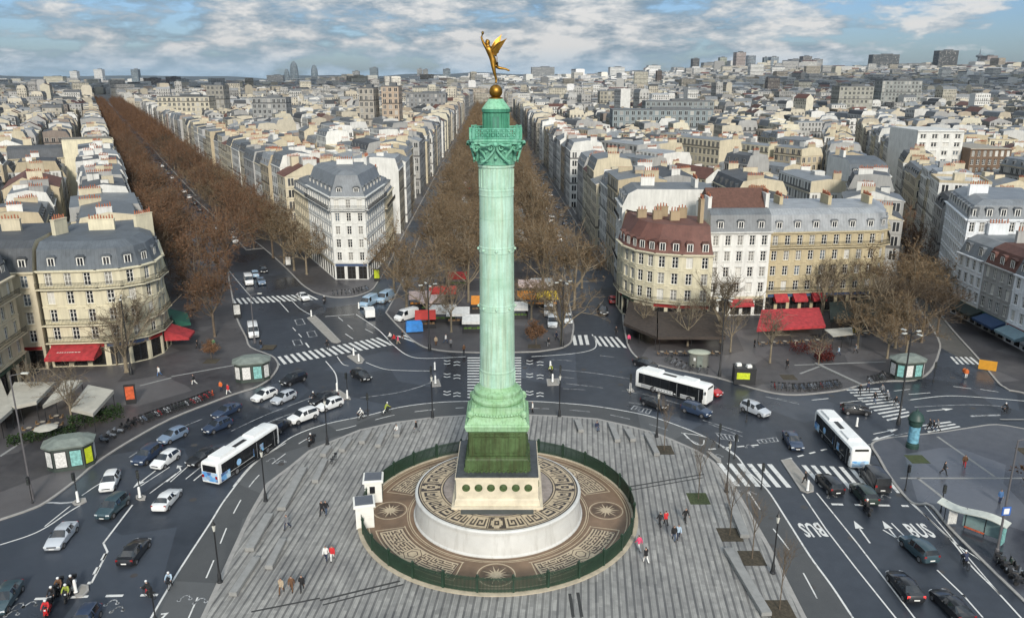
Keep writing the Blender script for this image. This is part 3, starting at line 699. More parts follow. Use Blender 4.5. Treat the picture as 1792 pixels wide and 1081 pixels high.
for s in seq:
	nc = len(s[0])
	for c_ in range(nc + 1):
		for r_ in range(7):
			if c_ == nc or s[r_][c_] == 'X':
				a0 = ang + c_ * T2 / total; rr = 8.42 - (r_ + 1) * 0.29
				polar(d, rr, rr + 0.29, a0, a0 + T2 / total * (.6 if c_ == nc else 1.0), 3.036)
	ang += (nc + 1) * T2 / total
mo = mb.build('mosaic_ring', tile_cream, col); d.build('key_pattern', tile_dark, mo)
# stone plinth with round medallions, top sheet darkened in place of shade
b = MB()
b.box(0, 0, 3.03, 9.6, 9.6, 0.28); b.box(0, 0, 3.31, 9.0, 9.0, 0.55, top=(0.985, 0.985)); b.box(0, 0, 3.86, 8.85, 8.85, 0.2, top=(0.98, 0.98))
b.box(0, 0, 4.06, 8.6, 8.6, 2.2); b.box(0, 0, 6.26, 8.8, 8.8, 0.22)
b.build('stone_plinth', cream, col)
b = MB(); b.box(0, 0, 6.482, 8.62, 8.62, 0.12); b.build('plinth_shade_sheet', slate, col)
b = MB(); b.box(0, -5.3, 3.04, 7.6, 0.9, 0.02); b.build('water_trough', mat('dark_water_stone', (0.03, 0.045, 0.055), 0.3), col)
for side in range(4):
	for k in range(6):
		b = MB(); b.lathe([(0.42, 0.0), (0.42, 0.06), (0.34, 0.09), (0.32, 0.05), (0.18, 0.1), (0.01, 0.13)], 16)
		o = b.build('medallion', vg_ped, col)
		o.matrix_local = Matrix.Rotation(side * math.pi / 2, 4, 'Z') @ Matrix.Translation((-3.25 + k * 1.3, -4.3, 5.3)) @ Matrix.Rotation(math.pi / 2, 4, 'X')
# bronze pedestal
b = MB()
def sq(z0, z1, w0, w1): b.box(0, 0, z0, w0, w0, z1 - z0, top=(w1 / w0, w1 / w0))
sq(6.6, 7.9, 6.7, 6.7); sq(7.9, 8.15, 6.6, 6.3); sq(8.15, 8.35, 6.45, 6.45); sq(8.35, 11.0, 5.95, 5.9)
for s_ in range(4):
	for (w_, h_, z_, dpt) in ((4.9, 1.9, 8.7, 0.06),):
		pass
pd = b.build('pedestal', vg_ped, col)
b = MB()
for s_ in range(4):
	a = s_ * math.pi / 2; c_, n_ = math.cos(a), math.sin(a)
	def fb(x, y, z, sx, sy, sz): b.box(x * c_ - y * n_, x * n_ + y * c_, z, sx, sy, sz, a)
	for z in (8.55, 10.35): fb(0, -3.0, z, 5.1, 0.12, 0.12)
	for x in (-2.5, 2.5): fb(x, -3.0, 8.67, 0.12, 0.12, 1.68)
	for k in range(9): fb(-2.2 + 0.55 * k, -3.0, 10.55, 0.35, 0.14, 0.28)
	for k in range(14): fb(-3.0 + 0.46 * k, -3.42, 6.6, 0.18, 0.2, 0.2 + 0.12 * (k % 2))
b.build('relief_panel', vg_ped, pd)
b = MB()
sq(11.0, 11.2, 5.95, 6.45); sq(11.2, 11.45, 6.45, 6.5); sq(11.45, 11.75, 6.6, 6.75); sq(11.75, 11.95, 6.75, 6.6); sq(11.95, 12.6, 6.35, 5.7); sq(12.6, 13.3, 5.5, 5.3); sq(13.3, 13.6, 5.35, 5.35)
cn = b.build('cornice', vg_base, col)
b = MB()
for sx_ in (-1, 1):
	for sy_ in (-1, 1): b.ball((sx_ * 2.75, sy_ * 2.75, 12.95), 0.38, 8); b.tube((sx_ * 2.9, sy_ * 2.9, 12.6), (sx_ * 2.2, sy_ * 2.2, 13.7), 0.3, 0.1, 8)
for s_ in range(4):
	a = s_ * math.pi / 2
	for k in range(-8, 9):
		x, y = k * 0.3, -2.88 + 0.02 * abs(k); b.ball((x * math.cos(a) - y * math.sin(a), x * math.sin(a) + y * math.cos(a), 12.95 - 0.25 * math.cos(k / 8 * 1.5)), 0.17, 6)
b.build('garland', vg_base, cn)
b = MB(); b.lathe([(2.62, 13.6), (2.75, 13.75), (2.78, 14.0), (2.62, 14.2), (2.42, 14.28), (2.38, 14.45), (2.5, 14.55), (2.5, 14.8), (2.32, 14.95), (2.1, 15.05), (1.98, 15.25), (1.9, 15.4)], 48)
b.build('moulded_base', vg_base, col)
# shaft with two lion-head rings and fluted ends
b = MB(); nseg = 96
prof = [(1.86, 15.38), (1.85, 16.9)]
def shaft_r(z): return 1.85 - 0.17 * (z - 15.4) / 22.7
zs = [16.9]
def seg(z0, z1):
	prof.append((shaft_r(z0), z0)); prof.append((shaft_r(z1), z1))
prof.append((shaft_r(16.9) + 0.05, 16.95)); prof.append((shaft_r(17) + 0.05, 17.1))
for z in (17.15, 19.6): prof.append((shaft_r(z), z))
def joint(z): prof.extend([(shaft_r(z), z - 0.03), (shaft_r(z) - 0.03, z - 0.02), (shaft_r(z) - 0.03, z + 0.02), (shaft_r(z), z + 0.03)])
def ring(z): prof.extend([(shaft_r(z), z - 0.34), (shaft_r(z) + 0.045, z - 0.3), (shaft_r(z) + 0.045, z - 0.2), (shaft_r(z) + 0.025, z - 0.18), (shaft_r(z) + 0.025, z + 0.18), (shaft_r(z) + 0.045, z + 0.2), (shaft_r(z) + 0.045, z + 0.3), (shaft_r(z), z + 0.34)])
joint(20.2); ring(23.9); joint(27.0); ring(29.9); joint(33.0); ring(35.6)
prof += [(shaft_r(36.0), 36.0), (shaft_r(38.0), 38.05), (shaft_r(38) + 0.12, 38.1), (shaft_r(38) + 0.12, 38.3), (1.66, 38.35)]
b.lathe(prof, nseg)
sh = b.build('shaft', vg_shaft, col)
b = MB()
for z0, z1 in ((15.55, 16.8), (36.1, 37.9)):
	for k in range(24):
		a = T2 * k / 24; r = shaft_r((z0 + z1) / 2) + 0.015
		b.box(r * math.cos(a), r * math.sin(a), z0, 0.09, 0.16, z1 - z0, a)
b.build('fluting', vg_shaft, sh)
for z in (23.9, 29.9):
	for k in range(8):
		a = T2 * (k + 0.0) / 8; r = shaft_r(z) + 0.1; bb = MB(); bb.ball((0, 0, 0), 0.15, 8); bb.tube((0, 0, -0.04), (0.12, 0, -0.06), 0.09, 0.06, 8)
		o = bb.build('lion_head', vg_shaft, sh, (r * math.cos(a), r * math.sin(a), z), a)
# capital
b = MB(); b.lathe([(1.7, 38.3), (1.85, 38.4), (1.78, 38.55), (1.85, 39.0), (2.05, 39.6), (2.4, 40.2), (2.6, 40.5), (2.3, 40.55)], 48)
cp_ = b.build('capital', vg_cap, col)
def leaf(bm, a, z0, h, w, out, r0):
	ca, sa = math.cos(a), math.sin(a); rows = []
	for j in range(6):
		t = j / 5; r = r0 + 0.06 + out * t * t; z = z0 + h * (t if t < 0.8 else 0.8 - (t - 0.8) * 0.6); ww = w * math.sin(math.pi * (0.25 + 0.72 * t))
		rows.append([((r + 0.05 * (1 - abs(k))) * ca - k * ww / 2 * sa, (r + 0.05 * (1 - abs(k))) * sa + k * ww / 2 * ca, z) for k in (-1, 0, 1)])
	for p, q in zip(rows, rows[1:]):
		for k in range(2): bm.face([p[k], p[k + 1], q[k + 1], q[k]], 0, None, True)
b = MB()
for k in range(16): leaf(b, T2 * k / 16, 38.4, 0.95, 0.7, 0.35, 1.75)
for k in range(8): leaf(b, T2 * (k + 0.5) / 8, 38.7, 1.35, 0.8, 0.5, 1.85)
b.build('acanthus_leaf', vg_cap, cp_)
b = MB()
def spiral(bm, c, u, v, r0, turns, rad, flip=1):
	pts = []
	for k in range(int(turns * 12) + 1):
		a = T2 * k / 12; r = r0 * (1 - 0.75 * k / (turns * 12)); pts.append(Vector(c) + Vector(u) * r * math.cos(a) * flip + Vector(v) * r * math.sin(a))
	for p, q in zip(pts, pts[1:]): bm.tube(p, q, rad, rad, 5, 0, False)
for k in range(4):
	a = math.pi / 4 + k * math.pi / 2; rv = Vector((math.cos(a), math.sin(a), 0)); tv = Vector((-rv.y, rv.x, 0))
	spiral(b, rv * 2.78 + Vector((0, 0, 40.05)), rv, (0, 0, 1), 0.46, 1.6, 0.15)
	for s_ in (-1, 1):
		pts = [rv * 1.9 + tv * s_ * 0.75 + Vector((0, 0, 38.7)), rv * 2.0 + tv * s_ * 0.5 + Vector((0, 0, 39.3)), rv * 2.4 + tv * s_ * 0.2 + Vector((0, 0, 39.95)), rv * 2.6 + Vector((0, 0, 40.4))]
		for p, q in zip(smooth_line(pts, 4), smooth_line(pts, 4)[1:]): b.tube(p, q, 0.12, 0.12, 6, 0, False)
	a = k * math.pi / 2; rv = Vector((math.cos(a), math.sin(a), 0)); tv = Vector((-rv.y, rv.x, 0))
	for s_ in (-1, 1):
		pts = [rv * 2.1 + tv * s_ * 1.35 + Vector((0, 0, 38.75)), rv * 2.1 + tv * s_ * 0.95 + Vector((0, 0, 38.9)), rv * 2.3 + tv * s_ * 0.4 + Vector((0, 0, 39.5)), rv * 2.5 + tv * s_ * 0.1 + Vector((0, 0, 40.05)), rv * 2.65 + tv * s_ * 0.35 + Vector((0, 0, 40.45)), rv * 2.65 + tv * s_ * 0.8 + Vector((0, 0, 40.3)), rv * 2.75 + tv * s_ * 1.5 + Vector((0, 0, 40.35))]
		sl = smooth_line(pts, 4)
		for p, q in zip(sl, sl[1:]): b.tube(p, q, 0.11, 0.11, 6, 0, False)
		spiral(b, rv * 2.4 + tv * s_ * 0.55 + Vector((0, 0, 40.05)), tv * s_, (0, 0, 1), 0.3, 1.3, 0.08)
	b.ball(rv * 2.65 + Vector((0, 0, 40.4)), 0.24, 8); b.ball(rv * 2.2 + Vector((0, 0, 39.1)), 0.16, 8)
b.build('scroll', vg_cap, cp_)
# gallery on a concave abacus, pierced parapet
def abacus_poly(w, dip):
	pts = []
	for k in range(4):
		a = k * math.pi / 2
		for t in np.linspace(-1, 1, 9)[:-1]:
			x, y = t * (w - 0.35), -w + dip * (1 - t * t); pts.append((x * math.cos(a) - y * math.sin(a), x * math.sin(a) + y * math.cos(a)))
		x, y = w - 0.35, -w; pts.append((x * math.cos(a) - y * math.sin(a), x * math.sin(a) + y * math.cos(a)))
	return pts
b = MB(); b.prism(abacus_poly(2.35, 0.32), 40.4, 40.65, 0, None, True); b.prism(abacus_poly(2.46, 0.32), 40.652, 40.85, 0, None, True)
b.build('abacus', vg_cap, col)
b = MB(); pp = abacus_poly(2.38, 0.32); pp2 = pp + pp[:1]
for (x0, y0), (x1, y1) in zip(pp2, pp2[1:]):
	for z, r in ((40.95, 0.07), (41.8, 0.08), (41.45, 0.04)): b.tube((x0, y0, z), (x1, y1, z), r, r, 6, 0, False)
	L = math.hypot(x1 - x0, y1 - y0); n = max(1, int(L / 0.16))
	for k in range(n):
		t = k / n; x, y = x0 + (x1 - x0) * t, y0 + (y1 - y0) * t
		b.tube((x, y, 40.85), (x, y, 41.8), 0.06, 0.06, 5, 0, False)
	xm, ym = (x0 + x1) / 2, (y0 + y1) / 2; b.ball((xm, ym, 41.62), 0.12, 6); b.ball((xm, ym, 41.2), 0.12, 6)
for k in range(4):
	for s_ in (-1, 1):
		a = k * math.pi / 2; x, y = s_ * 2.08, -2.38; b.box(x * math.cos(a) - y * math.sin(a), x * math.sin(a) + y * math.cos(a), 40.85, 0.26, 0.26, 1.1, a)
b.build('gallery_railing', verdigris('gallery_verdigris', (.10, .35, .235), (.19, .47, .35), (.06, .22, .15), .6, 1.2), col)
b = MB(); b.lathe([(1.35, 41.0), (1.35, 41.2), (1.22, 41.25), (1.22, 43.2), (1.36, 43.3), (1.4, 43.55), (1.32, 43.6)], 40)
lt = b.build('lantern', vg_top, col)
b = MB()
for k in range(12):
	a = T2 * k / 12; b.box(1.26 * math.cos(a), 1.26 * math.sin(a), 41.25, 0.1, 0.2, 1.95, a)
b.build('pilaster', vg_top, lt)
b = MB(); b.box(0, -1.25, 41.3, 0.6, 0.1, 1.6); b.build('door', mat('bronze_door', (0.05, 0.17, 0.12), 0.6), lt)
b = MB(); b.lathe([(1.38, 43.6), (1.3, 43.7), (1.05, 44.05), (0.8, 44.35), (0.72, 44.5), (0.6, 44.55)], 40); b.build('lantern_roof', verdigris('roof_verdigris', (0.2, 0.47, 0.3), (0.27, 0.53, 0.36), (0.15, 0.36, 0.22)), col)
b = MB(); b.lathe([(0.66, 44.5), (0.66, 44.62), (0.55, 44.66), (0.5, 44.7)], 32); b.ball((0, 0, 45.2), 0.64, 20); b.build('globe', gold, col)

# ------------------------------------------------------------------ skin bodies
def skin_mesh(name, V, E, rad, sub=1):
	me = bpy.data.meshes.new(name); me.from_pydata([tuple(v) for v in V], E, [])
	o = bpy.data.objects.new('tmp_skin', me); COL.objects.link(o)
	md = o.modifiers.new('s', 'SKIN'); md.use_smooth_shade = True
	for i, r in enumerate(rad):
		sv = me.skin_vertices[0].data[i]; sv.radius = (r, r) if isinstance(r, (int, float)) else r; sv.use_root = (i == 0)
	if sub: ss = o.modifiers.new('d', 'SUBSURF'); ss.levels = sub; ss.render_levels = sub
	bpy.context.view_layer.update()
	out = bpy.data.meshes.new_from_object(o.evaluated_get(bpy.context.evaluated_depsgraph_get()))
	bpy.data.objects.remove(o); out.name = name
	return out
# gilded winged figure, metres from the globe top, x right, z up, y away
def sp(px, py, y=0.0): return Vector(((px - 869) / 18.35, y, (148 - py) / 19.2))
V = [sp(865, 106), sp(862, 99), sp(859, 91), sp(857.5, 85), sp(856, 80.5), sp(854.5, 75.5), sp(853.5, 72.5),
	sp(853, 84, -.14), sp(848, 75.5, -.2), sp(845, 67.5, -.22), sp(844.6, 64, -.22),          # raised arm
	sp(861, 84.5, .2), sp(865, 92, .34), sp(869, 97, .3), sp(870.5, 98.5, .3),                # other arm
	sp(864.5, 112, -.1), sp(866.5, 126, -.1), sp(870, 139, -.06), sp(869, 146, -.14),         # standing leg
	sp(867, 110, .12), sp(872.5, 118.5, .15), sp(886, 120.5, .12), sp(893.5, 124, .1)]        # trailing leg
E = [(0, 1), (1, 2), (2, 3), (3, 4), (4, 5), (5, 6), (3, 7), (7, 8), (8, 9), (9, 10), (3, 11), (11, 12), (12, 13), (13, 14), (0, 15), (15, 16), (16, 17), (17, 18), (0, 19), (19, 20), (20, 21), (21, 22)]
rad = [.25, .22, .27, .24, .11, .19, .13, .14, .1, .075, .07, .14, .1, .075, .07, .2, .135, .085, .09, .19, .13, .08, .07]
stt = thing('statue', 'gilded winged youth on the globe holding up a torch', 'statue', (CX, CY, 45.84))
bm_ = skin_mesh('body', V, E, [r * 1.28 for r in rad], 2); bm_.materials.append(gold); link('body', bm_, stt)
hb = MB(); hb.ball(sp(855.2, 73.6, .02), 0.22, 10); hb.tube(sp(856, 73, 0), sp(859, 77, .05), 0.13, 0.05, 8); hb.tube(sp(852.5, 75.5, -.02), sp(850.9, 76.3, -.03), 0.05, 0.02, 6)
hb.ball(sp(854, 70.5), 0.08, 6); hb.build('hair', gold, stt)
tb = MB(); tb.tube(sp(844.3, 68, -.22), sp(846.5, 60.5, -.22), 0.045, 0.07, 8); tb.ball(sp(847, 58.7, -.22), 0.13, 8, 0, 1.3); tb.tube(sp(847, 58.5, -.22), sp(848.3, 56.6, -.22), 0.09, 0.01, 8)
tb.build('torch', mat('dark_gilding', (0.16, 0.1, 0.03), 0.4, 0.8), stt)
for k in range(5):    # fingers round the torch
	tb = None
cb_ = MB()
for k in range(10): cb_.tube(sp(871 + (k % 2) * .5, 99 + k * 1.3, .3), sp(871 + ((k + 1) % 2) * .5, 100.3 + k * 1.3, .3), 0.035, 0.035, 5)
cb_.build('broken_chain', gold, stt)
def wing(root, tip, low, y0, y1, nm):
	wb = MB(); n = 11
	root = Vector(root); tip = Vector(tip); low = Vector(low)
	for k in range(n):
		t = k / (n - 1)
		end = tip.lerp(low, t ** 1.15) + Vector((0, y1 + (y1 - y0) * 0.15 * t, 0)); st = root.lerp(root + (low - root) * 0.35, t) + Vector((0, y0, 0))
		mid = (st + end) / 2; dirv = (end - st); nrm = Vector((-dirv.z, 0, dirv.x)).normalized()
		w_ = 0.155; th = Vector((0, 0.03 + 0.003 * k, 0)); off = Vector((0, 0.012 * k, 0))
		a = [st - nrm * w_ * .7 + off, mid - nrm * w_ * 1.25 + off, end + off, mid + nrm * w_ * 1.25 + off, st + nrm * w_ * .7 + off]
		wb.face([p - th for p in a]); wb.face([p + th for p in reversed(a)])
		for i in range(5): wb.face([a[i] - th, a[i] + th, a[(i + 1) % 5] + th, a[(i + 1) % 5] - th])
	pts = [root + Vector((0, y0, 0)), root.lerp(tip, .35) + Vector((0, (y0 + y1) / 2, .12)), root.lerp(tip, .7) + Vector((0, y1, .06)), tip + Vector((0, y1, 0))]
	sl = smooth_line(pts, 4)
	for i, (p, q) in enumerate(zip(sl, sl[1:])): wb.tube(p, q, 0.12 - 0.008 * i, 0.12 - 0.008 * (i + 1), 8)
	wb.build('wing', gold, stt)
wing(sp(861, 86), sp(879.5, 60.5), sp(875, 92), 0.1, 0.55, 'a'); wing(sp(861, 88), sp(888.5, 68.5), sp(871.5, 97), -0.12, -0.35, 'b')

# ------------------------------------------------------------------ mosaic floor, railing, huts
b = MB(); b.lathe([(15.45, 0.0), (15.45, 0.22), (15.2, 0.26), (14.75, 0.26), (14.7, 0.1)], 120, CX, CY, caps=False)
kerb_ring = b.build('kerb_ring', mat('warm_kerb', (0.42, 0.365, 0.275), 0.8, var=0.2), None); tag(kerb_ring, 'pale stone kerb ring under the green railing', 'kerb', kind='structure')
fl = MB(); polar(fl, 9.0, 14.75, 0, T2, 0.15, 0, 120)
floor = tag(fl.build('mosaic_floor', tile_brown, None, (CX, CY, 0)), 'brown mosaic floor with pale suns and labyrinth panels round the drum', 'floor', kind='structure')
ln = MB(); dk = MB(); sund = MB()
ZF = 0.156
for r, w_ in ((9.75, 0.12), (10.0, 0.07), (14.2, 0.12), (14.5, 0.08)): polar(ln, r, r + w_, 0, T2, ZF, 0, 120)
def ring_at(bm, cx, cy, r, w_, z, n=48):
	for k in range(n):
		p, q = T2 * k / n, T2 * (k + 1) / n
		bm.face([(cx + r * math.cos(p), cy + r * math.sin(p), z), (cx + (r + w_) * math.cos(p), cy + (r + w_) * math.sin(p), z), (cx + (r + w_) * math.cos(q), cy + (r + w_) * math.sin(q), z), (cx + r * math.cos(q), cy + r * math.sin(q), z)])
for k in range(4):
	a = k * math.pi / 2; cx, cy = 12.05 * math.cos(a), 12.05 * math.sin(a)
	ring_at(ln, cx, cy, 1.78, 0.13, ZF)
	n = 14
	for j in range(n):
		t = T2 * j / n; R1 = 1.6 if j % 2 == 0 else 1.15
		ln.face([(cx + 0.5 * math.cos(t - .21), cy + 0.5 * math.sin(t - .21), ZF + .002), (cx + R1 * math.cos(t), cy + R1 * math.sin(t), ZF + .002), (cx + 0.5 * math.cos(t + .21), cy + 0.5 * math.sin(t + .21), ZF + .002)])
	ln.face([(cx + 0.54 * math.cos(T2 * j / 16), cy + 0.54 * math.sin(T2 * j / 16), ZF + .004) for j in range(16)])
	dd = MB()
	sund.face([(cx + 1.62 * math.cos(T2 * j / 32), cy + 1.62 * math.sin(T2 * j / 32), ZF - .002) for j in range(32)])
	# outer arcs hugging the sun
	for sgn in (-1, 1):
		pts = []
		for j in range(15):
			t = a + math.pi / 2 * 0 + (-1.15 + 2.3 * j / 14);
			pts.append((cx + 2.25 * math.cos(t + (0 if sgn > 0 else math.pi)), cy + 2.25 * math.sin(t + (0 if sgn > 0 else math.pi))))
	# trapezoid panel with labyrinth between two suns
	a2 = a + math.pi / 4; da = 0.475; rr = random.Random(40 + k)
	for r0, r1 in ((10.45, 10.57), (13.55, 13.67)):
		polar(ln, r0, r1, a2 - da, a2 + da, ZF, 0, 24)
	for s_ in (-1, 1):
		e = a2 + s_ * da
		e0, e1 = e + s_ * 0.0, e + s_ * 0.0
		ln.face([(10.45 * math.cos(e - s_ * .02), 10.45 * math.sin(e - s_ * .02), ZF + .001), (13.67 * math.cos(e), 13.67 * math.sin(e), ZF + .001), (13.67 * math.cos(e + .01), 13.67 * math.sin(e + .01), ZF + .001), (10.45 * math.cos(e + .01 - s_ * .02), 10.45 * math.sin(e + .01 - s_ * .02), ZF + .001)][::1])
	polar(dk, 10.75, 13.4, a2 - da + .03, a2 + da - .03, ZF - .001, 0, 24)
	nc, nr = 66, 15
	polar(ln, 10.85, 13.3, a2 - da + .04, a2 + da - .04, ZF + .0005, 0, 24)
	grid = [[1] * nc for _ in range(nr)]
	for y_ in range(1, nr, 2):
		for x_ in range(1, nc, 2):
			grid[y_][x_] = 0
			dx_, dy_ = rr.choice([(1, 0), (1, 0), (0, 1), (-1, 0)])
			if 0 < y_ + dy_ < nr and 0 < x_ + dx_ < nc: grid[y_ + dy_][x_ + dx_] = 0
	for y_ in range(nr):
		for x_ in range(nc):
			if abs(x_ - nc / 2) < 6: continue
			if grid[y_][x_] == 0:
				p0 = a2 - da + .045 + (2 * da - .09) * x_ / nc; q0 = 10.9 + 2.35 * y_ / nr
				polar(dk, q0, q0 + 2.35 / nr, p0, p0 + (2 * da - .09) / nc, ZF + .004)
	hx, hy = 12.05 * math.cos(a2), 12.05 * math.sin(a2)
	for rad_, bm2, zz in ((1.05, dk, .006), (0.95, ln, .008), (0.62, dk, .010), (0.5, ln, .012)):
		bm2.face([(hx + rad_ * math.cos(a2 + T2 * j / 6), hy + rad_ * math.sin(a2 + T2 * j / 6), ZF + zz) for j in range(6)])
sund.build('sun_disc', mat('mosaic_sun', (.105, .07, .046), .6, var=.35), floor); ln.build('pale_inlay', tile_cream, floor); dk.build('dark_inlay', tile_dark_w := mat('mosaic_umber', (0.075, 0.05, 0.038), 0.55, var=0.4), floor)
iron_g = mat('green_iron', (0.018, 0.042, 0.026), 0.45, var=0.3)
fence = thing('railing', 'dark green iron railing encircling the column', 'railing', (CX, CY, 0.26))
NP = 28; RF = 15.0
pm = MB(); half = math.pi / NP; nb = 26
for z, r in ((0.12, 0.045), (0.25, 0.03), (1.45, 0.045), (1.3, 0.03)):
	for k in range(4):
		a0, a1 = -half + 2 * half * k / 4, -half + 2 * half * (k + 1) / 4
		pm.tube((RF * math.cos(a0), RF * math.sin(a0), z), (RF * math.cos(a1), RF * math.sin(a1), z), r, r, 5, 0, False)
for k in range(nb):
	a0 = -half + 2 * half * (k + .5) / nb; pm.box(RF * math.cos(a0), RF * math.sin(a0), 0.0, 0.065, 0.075, 1.62, a0, 0, (0.9, 0.9))
panel = pm.build('railing_panel', iron_g, fence)
pb = MB(); pb.box(RF, 0, 0, 0.22, 0.22, 1.6); pb.box(RF, 0, 1.6, 0.3, 0.3, 0.1); pb.ball((RF, 0, 1.8), 0.13, 8)
post = pb.build('railing_post', iron_g, fence, None, half)
for k in range(1, NP):
	for s_, off in ((panel, 0), (post, half)):
		c_ = s_.copy(); COL.objects.link(c_); c_.parent = fence; c_.rotation_euler = (0, 0, off + 2 * half * k)
white_p = mat('white_render', (0.72, 0.72, 0.68), 0.7, var=0.08)
def hut(px, py, lab, rz):
	t = thing('guard_hut', lab, 'hut', at(px, py, 0.13), rz, 'white huts at the railing gate')
	b = MB(); b.box(0, 0, 0, 1.9, 1.9, 2.5); b.build('wall', white_p, t)
	b = MB(); b.box(0, 0, 2.5, 2.3, 2.3, 0.22); b.box(0, 0, 2.72, 2.15, 2.15, 0.1); r_ = b.build('roof', white_p, t)
	b = MB(); b.box(0, 0, 2.822, 1.9, 1.9, 0.05); b.build('roof_sheet', mat('zinc_dark', (0.10, 0.11, 0.13), 0.45), r_)
	b = MB(); b.box(-0.1, -0.96, 1.2, 0.6, 0.05, 0.85); b.build('window', mat('dark_pane', (0.02, 0.022, 0.026), 0.15), t)
	b = MB(); b.box(0.96, 0, 0.02, 0.05, 0.8, 2.0); b.build('door', mat('green_door', (0.03, 0.05, 0.04), 0.5), t)
	return t
hut(655, 872, 'white guard hut with a small window at the railing, the farther of two', 0.12)
h2 = hut(639, 916, 'white windowless guard hut at the railing, the nearer of two', 0.22)
for ch in list(h2.children):
	if ch.name.startswith('window'): bpy.data.objects.remove(ch)
# benches
bench_m = mat('bench_granite', (0.25, 0.25, 0.243), 0.7, var=0.12)
BEN = [((531, 817), (492, 888), 'long granite slab bench on the left of the plaza beside a lamp'), ((576, 780), (565, 794), 'short granite bench left of the plaza by the parked bicycle'), ((569, 803), (551, 840), 'granite bench beside the parked bicycle on the plaza'),
	((612, 766), (598, 786), 'first short granite bench along the upper left plaza edge'), ((646, 752), (633, 772), 'second short granite bench along the upper left plaza edge'), ((672, 755), (661, 778), 'third short granite bench along the upper left plaza edge'),
	((699, 742), (694, 760), 'granite bench with a person in white on the upper left plaza'), ((471, 898), (436, 959), 'long granite slab bench at the left plaza edge below the lamp'), ((495, 942), (470, 990), 'long narrow granite bench second from the left plaza edge'),
	((449, 974), (407, 1037), 'granite slab bench nearest the bottom left plaza corner'), ((1010, 734), (1017, 752), 'short granite bench right behind the column'), ((1069, 740), (1081, 769), 'longer granite bench third right of the column'),
	((1097, 750), (1108, 768), 'short granite bench between two longer ones on the upper right plaza'), ((1132, 758), (1150, 793), 'granite bench beside the small tree pit on the upper right plaza'), ((1281, 881), (1304, 936), 'long granite bench at the right plaza edge beside a tree pit'),
	((1274, 958), (1342, 1072), 'longest granite bench at the lower right plaza edge')]
for p0, p1, lab in BEN:
	a, c_ = at(*p0, .55), at(*p1, .55); m_ = (a + c_) / 2; L = (a - c_).length
	b = MB(); w_ = 0.75 if L < 6 else 0.95
	b.box(0, 0, 0, w_ * 0.86, L * 0.97, 0.1); b.box(0, 0, 0.1, w_, L, 0.36); b.box(0, 0, 0.46, w_ * 0.96, L * 0.99, 0.03)
	o = b.build('stone_bench', bench_m, None, (m_.x, m_.y, 0.13), math.atan2(c_.y - a.y, c_.x - a.x) + math.pi / 2); tag(o, lab, 'bench', 'granite benches on the plaza')
# ------------------------------------------------------------------ vehicles
glass_d = mat('car_glass', (0.015, 0.018, 0.022), 0.06, 0, var=0.1, spec=0.8)
tyre_m = mat('tyre', (0.012, 0.012, 0.013), 0.8); rim_m = mat('rim', (0.28, 0.28, 0.29), 0.35, 0.6)
head_m = mat('headlight_glass', (0.65, 0.68, 0.7), 0.12); tail_m = mat('taillight_glass', (0.28, 0.012, 0.012), 0.15)
brake_m = mat('brake_light_lit', (0.5, 0.02, 0.02), 0.2, emit=(1.0, 0.06, 0.05, 1.2))
plate_m = mat('plate', (0.72, 0.72, 0.70), 0.5); trim_m = mat('black_trim', (0.018, 0.018, 0.02), 0.5)
PAINT = {}
def paint(name, rgb, rough=0.28): PAINT[name] = mat('paint_' + name, rgb, rough, 0.0, var=0.06, scale=0.7, coat=0.5); return PAINT[name]
for n_, c_ in (('white', (0.72, 0.73, 0.73)), ('silver', (0.42, 0.45, 0.49)), ('grey', (0.17, 0.19, 0.22)), ('black', (0.012, 0.013, 0.016)), ('dark blue', (0.028, 0.045, 0.085)), ('blue grey', (0.16, 0.22, 0.31)),
			('teal', (0.035, 0.065, 0.08)), ('light blue', (0.28, 0.40, 0.52)), ('red', (0.42, 0.02, 0.02)), ('cream', (0.6, 0.57, 0.47)), ('dark green', (0.02, 0.035, 0.028))): paint(n_, c_)
